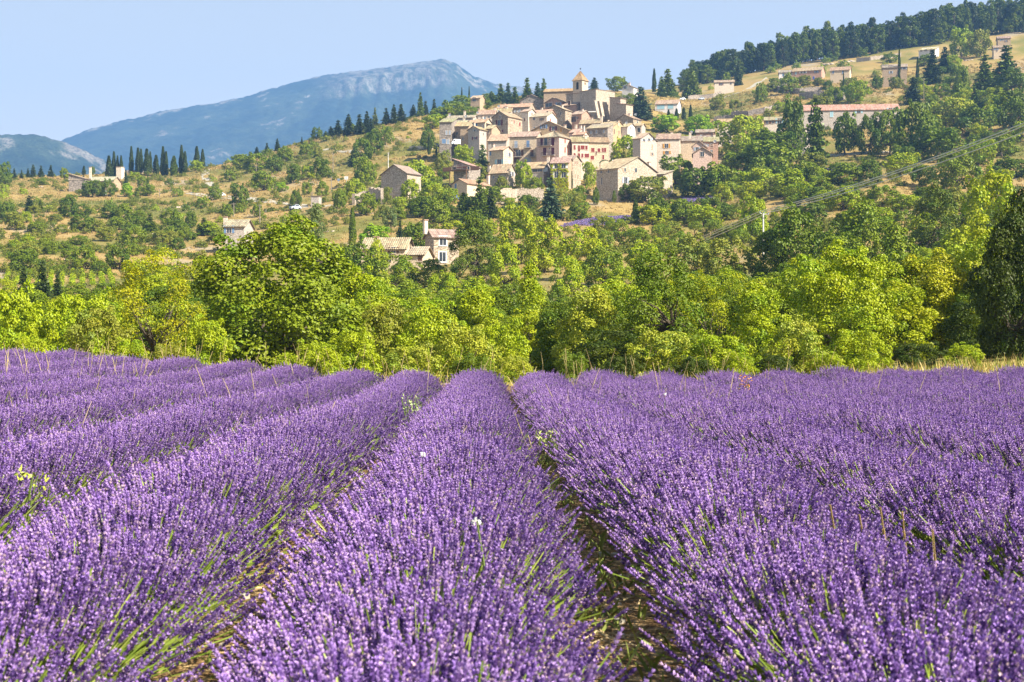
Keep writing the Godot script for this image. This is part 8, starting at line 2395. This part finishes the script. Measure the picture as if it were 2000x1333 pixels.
func blade(v: PackedVector3Array, c: PackedColorArray, ix: PackedInt32Array, p: Vector3, tip: Vector3, w: float, col: Color):
	var s := (tip - p).cross(Vector3(rng.randfn(), 0.3, rng.randfn())).normalized() * w
	var mid := p.lerp(tip, 0.55) + Vector3(0, (tip - p).length() * 0.08, 0)
	var at := v.size()
	v.append_array(PackedVector3Array([p - s, p + s, mid + s * 0.8, mid - s * 0.8, tip]))
	for k in 5: c.append(col)
	ix.append_array(PackedInt32Array([at, at + 1, at + 2, at, at + 2, at + 3, at + 3, at + 2, at + 4]))

func stalk(v: PackedVector3Array, c: PackedColorArray, ix: PackedInt32Array, p: Vector3, tip: Vector3, thick: float, col: Color):
	var bow := Vector3(spread(-0.06, 0.06), 0.0, spread(-0.06, 0.06)) * (tip - p).length()
	var last := p
	for k in 5:
		var t := (k + 1) / 5.0
		var q := p.lerp(tip, t) + bow * sin(PI * t)
		var s := (q - last).cross(Vector3(0.3, 0.1, 1.0)).normalized()
		var u := (q - last).cross(s).normalized()
		var w := thick * (1.0 if k < 3 else 2.0) * (1.0 if k < 4 else 0.7)
		for d in [s, u]:
			var at := v.size()
			v.append_array(PackedVector3Array([last - d * w, last + d * w, q + d * w, q - d * w]))
			for z in 4: c.append(col)
			ix.append_array(PackedInt32Array([at, at + 1, at + 2, at, at + 2, at + 3]))
		last = q

func heap(called: String, v: PackedVector3Array, c: PackedColorArray, ix: PackedInt32Array, label: String, category: String, m := "grass"):
	tag(obj(called, raw(v, c, ix), M[m]), label, category, "", "stuff")

func field_details():
	rng.seed = 303
	var straw := Color(0.50, 0.40, 0.20)
	# tall dry stalks over the lavender and at the foot of the hedge
	var v := PackedVector3Array(); var c := PackedColorArray(); var ix := PackedInt32Array()
	for i in 560:
		var x := spread(-13.5, 9.0)
		var z := -spread(20.0, 41.5)
		if i % 3 == 0: z = -spread(36.5, 42.0)
		if fine.get_noise_2d(x * 5.0, z * 3.0) < 0.12: continue
		if i % 7 == 0: x = spread(-10.0, -6.5); z = -spread(24, 31)
		var y := ground(x, z)
		var h := spread(0.55, 1.15)
		stalk(v, c, ix, Vector3(x, y + 0.2, z), Vector3(x + spread(-0.3, 0.3), y + h, z + spread(-0.1, 0.1)), 0.0027, straw * spread(0.7, 1.3))
	for i in 34:
		var x := spread(-7.0, 7.0)
		var z := -spread(9.0, 22.0)
		var y := ground(x, z)
		stalk(v, c, ix, Vector3(x, y + 0.3, z), Vector3(x + spread(-0.3, 0.3), y + spread(0.5, 0.8), z + spread(-0.1, 0.1)), 0.0016, straw * spread(0.7, 1.2))
	heap("dry_stalks", v, c, ix, "tall dry grass stalks standing over the lavender", "dry grass")
	for s in STALKS:
		v = PackedVector3Array(); c = PackedColorArray(); ix = PackedInt32Array()
		var foot := Vector3(s[0] + spread(0.02, 0.10), ground(s[0], s[1]) + 0.1, s[1])
		stalk(v, c, ix, Vector3.ZERO, Vector3(s[0], s[2], s[1]) - foot, 0.0032, Color(0.42, 0.30, 0.12) * spread(0.85, 1.2))
		var o := obj("oat_stalk", raw(v, c, ix), M["grass"])
		o.position = foot
		tag(o, s[3], "oat stalk", "oat stalks in the near field")
	# the strip of long dry grass along the edge of the field
	v = PackedVector3Array(); c = PackedColorArray(); ix = PackedInt32Array()
	for i in 9000:
		var x := lerpf(8.0, 22.0, sqrt(rng.randf())) if i % 9 else spread(-16.0, 8.0)
		var z := -spread(37.6, 46.0)
		if i % 5 == 0: z = -spread(37.6, 42.0)
		var p := Vector3(x, ground(x, z) - 0.02, z)
		var h := spread(0.12, 0.5) * (0.6 + 0.6 * absf(fine.get_noise_2d(x * 8.0, z * 8.0)) * 2.0)
		var col := Color(0.33, 0.24, 0.06).lerp(Color(0.46, 0.36, 0.14), rng.randf()) if rng.randf() < 0.65 else Color(0.16, 0.20, 0.03)
		blade(v, c, ix, p, p + Vector3(spread(-0.2, 0.2), h, spread(-0.2, 0.2)), 0.009, col)
	heap("dry_grass", v, c, ix, "golden dry grass along the far edge of the lavender", "dry grass")
	# green weeds and straw in the furrows
	v = PackedVector3Array(); c = PackedColorArray(); ix = PackedInt32Array()
	for i in 9000:
		var row := rng.randi_range(-3, 3)
		var z := -spread(4.5, 26.0)
		var x := -0.21 + 1.5 * row + (0.80 if row >= 0 else 0.75) + rng.randfn(0.0, 0.15) + LEAN * z
		var patch := fine.get_noise_2d(x * 3.0 + row * 50.0, z * 7.0)
		var p := Vector3(x, ground(x, z), z)
		if patch > (-0.10 if row == 0 else 0.12):
			var col := Color(0.11, 0.15, 0.03).lerp(Color(0.30, 0.34, 0.09), rng.randf())
			blade(v, c, ix, p, p + Vector3(spread(-0.09, 0.09), spread(0.03, 0.14), spread(-0.09, 0.09)), 0.008, col)
		else:
			blade(v, c, ix, p + Vector3(0, 0.012, 0), p + Vector3(spread(-0.12, 0.12), spread(0.01, 0.05), spread(-0.12, 0.12)), 0.004, Color(0.55, 0.42, 0.22) * spread(0.6, 1.2))
	heap("furrow_weeds", v, c, ix, "weeds and straw on the soil of the furrows", "weeds")
	var stone := st_new()
	for i in 500:
		var z := -spread(4.5, 20.0)
		var x := -0.21 + 1.5 * rng.randi_range(-3, 3) + 0.78 + rng.randfn(0.0, 0.16) + LEAN * z
		var r := spread(0.008, 0.03)
		box(stone, Vector3(x, ground(x, z) + r * 0.2, z), Vector3(r * 2.0, r * 1.1, r * 1.5), spread(0, 3))
	tag(obj("pebbles", done(stone), M["gravel"]), "small pale stones lying in the furrows", "pebbles", "", "stuff")
	# single plants that stand out from the lavender
	for s in [["yellow_flower", 4.0, -24.5, 0.85, Color(0.80, 0.34, 0.015), "orange yellow flowers standing out of a lavender row", 16], ["leafy_weed", -2.85, -8.4, 0.60, Color(0.40, 0.44, 0.06), "leafy yellow green weed in the second row left of the centre", 14], ["leafy_weed", -1.35, -19.0, 0.66, Color(0.34, 0.42, 0.16), "spindly pale green weed beside the central row", 22], ["white_flower", -0.55, -8.8, 0.66, Color(0.85, 0.85, 0.82), "small white flower head on the central row", 5], ["white_flower", -0.14, -5.6, 0.70, Color(0.85, 0.84, 0.75), "white flower low on the central row", 5], ["white_flower", 2.05, -19.0, 0.70, Color(0.85, 0.85, 0.82), "small white flower head right of the central row", 5], ["leafy_weed", 0.35, -14.2, 0.45, Color(0.30, 0.34, 0.10), "grey green weed in the shaded furrow", 18]]:
		v = PackedVector3Array(); c = PackedColorArray(); ix = PackedInt32Array()
		var at := spot(s[1], s[2])
		var top: float = s[3]
		for k in 4 if s[6] > 5 else 1:
			stalk(v, c, ix, Vector3(spread(-0.03, 0.03), 0.05, 0), Vector3(spread(-0.14, 0.14) if s[6] > 5 else 0.0, top * spread(0.85, 1.0), spread(-0.08, 0.08)), 0.003, Color(0.16, 0.22, 0.05))
		var o := thing(s[0], at, 0.0, s[5], "weed" if s[0] == "leafy_weed" else "flower")
		obj("stem", raw(v, c, ix), M["grass"], o)
		v = PackedVector3Array(); c = PackedColorArray(); ix = PackedInt32Array()
		for k in s[6] * 3:
			var p := Vector3(spread(-0.11, 0.11), top * spread(0.72, 1.03), spread(-0.10, 0.10)) if s[6] > 5 else Vector3(spread(-0.018, 0.018), top + spread(-0.012, 0.014), spread(-0.018, 0.018))
			blade(v, c, ix, p, p + Vector3(spread(-1, 1), spread(-0.3, 1), spread(-1, 1)).normalized() * (0.04 if s[6] > 5 else 0.012), 0.008 if s[6] > 5 else 0.006, s[4] * spread(0.8, 1.15))
		obj("blossom" if "flower" in s[0] else "leaves", raw(v, c, ix), M["grass"], o)

# ---------------------------------------------------------------- small things on the slopes

func car(kind: String, at: Vector3, long: float, paint: String, label: String, turn: float):
	var o := thing(kind, at, turn, label, "car" if kind == "car" else "van")
	var l := long
	var w := 1.7
	var tall := 1.45 if kind == "car" else (2.0 if kind == "van" else 2.7)
	var side := []          # the outline of the body from the side, then of the roof
	if kind == "car": side = [Vector2(-0.5, 0.3), Vector2(-0.5, 0.75), Vector2(-0.44, 0.9), Vector2(-0.20, 0.95), Vector2(-0.06, tall), Vector2(0.26, tall), Vector2(0.42, 0.98), Vector2(0.5, 0.92), Vector2(0.5, 0.3)]
	else: side = [Vector2(-0.5, 0.35), Vector2(-0.5, 0.9), Vector2(-0.42, 1.1), Vector2(-0.30, tall * 0.92), Vector2(-0.24, tall), Vector2(0.48, tall), Vector2(0.5, tall * 0.9), Vector2(0.5, 0.35)]
	var st := st_new()
	var n := side.size()
	for i in n:
		var a: Vector2 = side[i]
		var b: Vector2 = side[(i + 1) % n]
		var ta := w * (0.5 if a.y < 1.0 else 0.43)
		var tb := w * (0.5 if b.y < 1.0 else 0.43)
		quad(st, Vector3(a.x * l, a.y, -ta), Vector3(b.x * l, b.y, -tb), Vector3(b.x * l, b.y, tb), Vector3(a.x * l, a.y, ta))
		for s in [1, -1]:
			var m := Vector3(0, 0.6, s * w * 0.5)
			var p := Vector3(a.x * l, a.y, s * ta)
			var q := Vector3(b.x * l, b.y, s * tb)
			st.add_vertex(m); st.add_vertex(p if s == 1 else q); st.add_vertex(q if s == 1 else p)
	obj("body", done(st), M[paint], o)
	var gl := st_new()
	for s in [1, -1]:
		if kind == "car":
			box(gl, Vector3(0.10 * l, 1.17, s * w * 0.457), Vector3(0.36 * l, 0.30, 0.05))
		else: box(gl, Vector3(-0.2 * l, tall * 0.75, s * w * 0.45), Vector3(0.2 * l, 0.45, 0.05))
	obj("window", done(gl), M["glass"], o)
	var ws := st_new()
	if kind == "car": quad(ws, Vector3(-0.195 * l, 0.99, -w * 0.40), Vector3(-0.07 * l, tall - 0.03, -w * 0.38), Vector3(-0.07 * l, tall - 0.03, w * 0.38), Vector3(-0.195 * l, 0.99, w * 0.40))
	else: quad(ws, Vector3(-0.42 * l, 1.15, -w * 0.40), Vector3(-0.31 * l, tall * 0.88, -w * 0.38), Vector3(-0.31 * l, tall * 0.88, w * 0.38), Vector3(-0.42 * l, 1.15, w * 0.40))
	var shield := obj("windscreen", done(ws), M["glass"], o)
	shield.position = Vector3(-0.02, 0.02, 0)
	for s in [[-0.32, 1], [0.32, 1], [-0.32, -1], [0.32, -1]]:
		var t := CylinderMesh.new()
		t.top_radius = 0.31; t.bottom_radius = 0.31; t.height = 0.2; t.radial_segments = 14; t.rings = 1
		var wh := obj("wheel", t, M["tyre"], o)
		wh.position = Vector3(s[0] * l, 0.31, s[1] * (w * 0.5 - 0.08))
		wh.rotation.x = PI * 0.5

func hill_details():
	rng.seed = 404
	# lavender far up the slope
	var lumps := []
	for k in 5: lumps.append([Vector3(spread(-0.5, 0.5), spread(0.2, 0.4), spread(-0.35, 0.35)), 0.32])
	var tuft := leaves_on(lumps, 130, 0.20, Vector3.ZERO, Color(0.35, 0.7, 0.15), 0.10, -0.4, 0.5)
	var purple := leafy(Color(0.27, 0.18, 0.44), Color(0.3, 0.25, 0.4))
	for f in PURPLE:
		var poly := PackedVector2Array()
		var lo := Vector2(1e9, 1e9); var hi := Vector2(-1e9, -1e9)
		for q in f[1]:
			poly.append(Vector2(q[0], q[1])); lo = lo.min(poly[-1]); hi = hi.max(poly[-1])
		var put := []
		var z := lo.y
		while z < hi.y:
			var x := lo.x
			while x < hi.x:
				if Geometry2D.is_point_in_polygon(Vector2(x, z), poly):
					put.append(Transform3D(Basis(Vector3.UP, spread(0, TAU)).scaled(Vector3(0.9, spread(0.8, 1.1), 0.9)), spot(x + spread(-0.1, 0.1), z + spread(-0.15, 0.15)) - Vector3(0, 0.05, 0)))
				x += 0.8
			z += 1.1
		var mm := MultiMesh.new()
		mm.transform_format = MultiMesh.TRANSFORM_3D
		mm.mesh = tuft
		mm.instance_count = put.size()
		for i in put.size(): mm.set_instance_transform(i, put[i])
		var o := MultiMeshInstance3D.new()
		o.name = numbered("lavender_patch")
		o.multimesh = mm
		o.material_override = purple
		add_child(o)
		tag(o, f[0], "lavender field", "", "stuff")
	# dry grass tufts give the slope its grain
	var v := PackedVector3Array(); var c := PackedColorArray(); var ix := PackedInt32Array()
	for i in 16:
		var p := Vector3(spread(-0.3, 0.3), 0, spread(-0.3, 0.3))
		blade(v, c, ix, p, p + Vector3(spread(-0.25, 0.25), spread(0.2, 0.5), spread(-0.25, 0.25)), 0.05, Color.WHITE * spread(0.75, 1.15))
	var grass := MultiMesh.new()
	grass.transform_format = MultiMesh.TRANSFORM_3D
	grass.use_colors = true
	grass.mesh = raw(v, c, ix)
	grass.instance_count = 46000
	for i in 46000:
		var d := 90.0 + 640.0 * sqrt(rng.randf())
		var x := spread(-0.42, 0.42) * d
		var s := spread(0.6, 1.5) * (0.7 + d * 0.0012)
		grass.set_instance_transform(i, Transform3D(Basis(Vector3.UP, spread(0, TAU)).scaled(Vector3(s, s * spread(0.6, 1.1), s)), spot(x, -d) - Vector3(0, 0.1, 0)))
		var n := wob.get_noise_2d(x * 0.7 + 300.0, -d * 0.7) + spread(-0.15, 0.15)
		grass.set_instance_color(i, Color(0.42, 0.295, 0.11).lerp(Color(0.19, 0.20, 0.05), clampf(n * 1.8 + 0.1, 0.0, 1.0)) * spread(0.8, 1.15))
	var go := MultiMeshInstance3D.new()
	go.name = "dry_grass_tufts"
	go.multimesh = grass
	go.material_override = M["grass"]
	add_child(go)
	tag(go, "dry grass tufts all over the golden slopes", "dry grass", "", "stuff")

	# low scrub too small and too many to tell apart
	var low := MultiMesh.new()
	low.transform_format = MultiMesh.TRANSFORM_3D
	low.use_colors = true
	low.mesh = crowns["shrub"][1][0]
	var spots := []
	for i in 60000:
		if spots.size() >= 3400: break
		var d := spread(230.0, 680.0)
		var x := spread(-0.40, 0.40) * d
		if absf(x / d - 0.04) < 0.07 and d > 380.0: continue
		if wob.get_noise_2d(x * 1.5, -d * 1.5 + 40.0) + 0.5 * fine.get_noise_2d(x, d) > 0.07: spots.append(Vector2(x, -d))
	low.instance_count = spots.size()
	for i in spots.size():
		var s := spread(0.22, 0.95)
		low.set_instance_transform(i, Transform3D(Basis(Vector3.UP, spread(0, TAU)).scaled(Vector3(s, s * spread(0.7, 1.1), s)), spot(spots[i].x, spots[i].y) - Vector3(0, 0.05, 0)))
		low.set_instance_color(i, Color(0.115, 0.150, 0.012).lerp(Color(0.22, 0.23, 0.025), rng.randf()))
	var lo := MultiMeshInstance3D.new()
	lo.name = "scrub"
	lo.multimesh = low
	lo.material_override = leafy(Color.WHITE, Color(0.5, 0.5, 0.2))
	add_child(lo)
	tag(lo, "low olive scrub dotted over the dry slopes", "scrub", "", "stuff")
	# vines
	for r in VINES:
		var a := Vector2(r[0], r[1]); var b := Vector2(r[2], r[3])
		var l := []
		var n := int((b - a).length() / 1.3)
		var at := spot(r[0], r[1])
		for i in n:
			var q := a.lerp(b, float(i) / n)
			l.append([spot(q.x, q.y) - at + Vector3(spread(-0.1, 0.1), 0.6, 0), 0.42])
		var o := thing("vine_row", at, 0.0, r[4], "vine row", "rows of vines in the vineyard")
		obj("foliage", leaves_on(l, n * 34, 0.30, Vector3(0, -1, 0), Color.WHITE, 0.0, 0.1, 0.7), tints["lime"], o)
	# poles, signs, markers
	for p in POLES:
		var o := thing("utility_pole", spot(p[0], p[1]), 0.0, p[4], "utility pole", "utility poles on the slopes")
		var st := st_new()
		tube(st, Vector3(0, -0.5, 0), Vector3(0, p[2], 0), 0.15, 0.09, 8)
		obj("pole", done(st), M["concrete"] if p[3] == "concrete" else M["pole_wood"], o)
		var arm := st_new()
		box(arm, Vector3(0, p[2] - 0.35, 0), Vector3(1.0, 0.1, 0.1))
		for s in [-1, 1]: tube(arm, Vector3(s * 0.45, p[2] - 0.3, 0), Vector3(s * 0.45, p[2] - 0.12, 0), 0.05, 0.04)
		obj("crossarm", done(arm), M["pole_wood"], o)
	for p in SIGNS:
		var o := thing("road_sign", spot(p[0], p[1]), -0.2, p[6], "sign")
		var st := st_new()
		tube(st, Vector3(0, -0.3, 0), Vector3(0, p[2], 0), 0.06, 0.06)
		obj("post", done(st), M["paint_silver"], o)
		var b := st_new()
		box(b, Vector3(0, float(p[2]) - float(p[4]) * 0.5, 0.08), Vector3(p[3], p[4], 0.06))
		var board := obj("board", done(b), M[p[5]], o)
		var lines := st_new()
		for k in 3: box(lines, Vector3(0, float(p[2]) - float(p[4]) * (0.3 + 0.2 * k), 0.118), Vector3(float(p[3]) * 0.6, 0.07, 0.012))
		obj("print", done(lines), M["paint_silver"], board)
	for p in MARKERS:
		var o := thing("marker_post", spot(p[0], p[1]), 0.0, p[3], "marker post", "marker posts along the roads")
		var st := st_new()
		tube(st, Vector3(0, -0.2, 0), Vector3(0, float(p[2]) * 0.72, 0), 0.16, 0.16, 8)
		obj("post", done(st), M["paint_white"], o)
		var cap := st_new()
		tube(cap, Vector3(0, float(p[2]) * 0.72, 0), Vector3(0, p[2], 0), 0.165, 0.12, 8)
		obj("cap", done(cap), M["vermilion"], o)
	for s in CARS:
		var at := spot(s[1], s[3]) if s[2] < -900.0 else Vector3(s[1], s[2], s[3])
		car(s[0], at, clampf(float(s[4]) * 1.1, 3.0, 4.4), s[5], s[6], s[7])
	# limestone
	for r in ROCKS:
		var w: float = r[2]
		var st := st_new()
		for k in 7:
			var a := Vector3(spread(-0.5, 0.5) * w, 0, spread(-0.4, 0.4) * w * 0.5)
			var q := spot(r[0] + a.x, r[1] + a.z)
			var s := spread(0.10, 0.24) * w
			var ball := SphereMesh.new()
			ball.radius = s; ball.height = s * 1.1; ball.radial_segments = 7; ball.rings = 4
			st.append_from(ball, 0, Transform3D(Basis.from_euler(Vector3(spread(-0.4, 0.4), spread(0, TAU), spread(-0.4, 0.4))).scaled(Vector3(1.3, spread(0.5, 0.9), 1.0)), q - spot(r[0], r[1]) - Vector3(0, s * 0.1, 0)))
		var o := obj("rock", st.commit(), M["rubble"])
		o.position = spot(r[0], r[1])
		tag(o, r[3], "rock", "limestone rocks on the slopes")
	# the power line
	var base := spot(PYLON[0], PYLON[1])
	var ph: float = PYLON[2]
	var o := thing("power_pole", base, 0.0, "white concrete power pole with a slanting crossarm", "power pole")
	var st := st_new()
	tube(st, Vector3(0, -0.5, 0), Vector3(0, ph, 0), 0.15, 0.10, 8)
	obj("pole", done(st), M["concrete"], o)
	var arm := st_new()
	tube(arm, Vector3(-0.55, ph + 0.12, 0), Vector3(0.1, ph - 0.25, 0), 0.06, 0.06)
	tube(arm, Vector3(-0.1, ph - 0.1, 0), Vector3(0.85, ph - 0.12, 0), 0.06, 0.05)
	obj("crossarm", done(arm), M["concrete"], o)
	for k in 3:
		var ins := st_new()
		var ip := Vector3([-0.5, 0.1, 0.8][k], ph + [0.1, 0.0, -0.1][k], 0)
		tube(ins, ip, ip + Vector3(0, 0.28, 0), 0.06, 0.045, 8)
		obj("insulator", done(ins), M["aqua"], o)
		var tie := base + ip + Vector3(0, 0.25, 0)
		var w := st_new()
		for leg in [[WIRE_WEST, 14], [WIRE_EAST, 22]]:
			var end: Vector3 = leg[0] + Vector3([-0.5, 0.1, 0.8][k] * 0.7, [0.1, 0.0, -0.5][k], 0.0)
			var last := tie
			for i in leg[1]:
				var t: float = (i + 1.0) / float(leg[1])
				var q := tie.lerp(end, t) - Vector3(0, 1.5 * 4.0 * t * (1.0 - t) * 0.5, 0)
				tube(w, last, q, 0.06, 0.06, 5)
				last = q
		tag(obj("power_line", done(w), M["wire"]), ["upper power line wire across the eastern scrub", "middle power line wire across the eastern scrub", "lowest power line wire across the eastern scrub"][k], "power line", "wires of the power line")
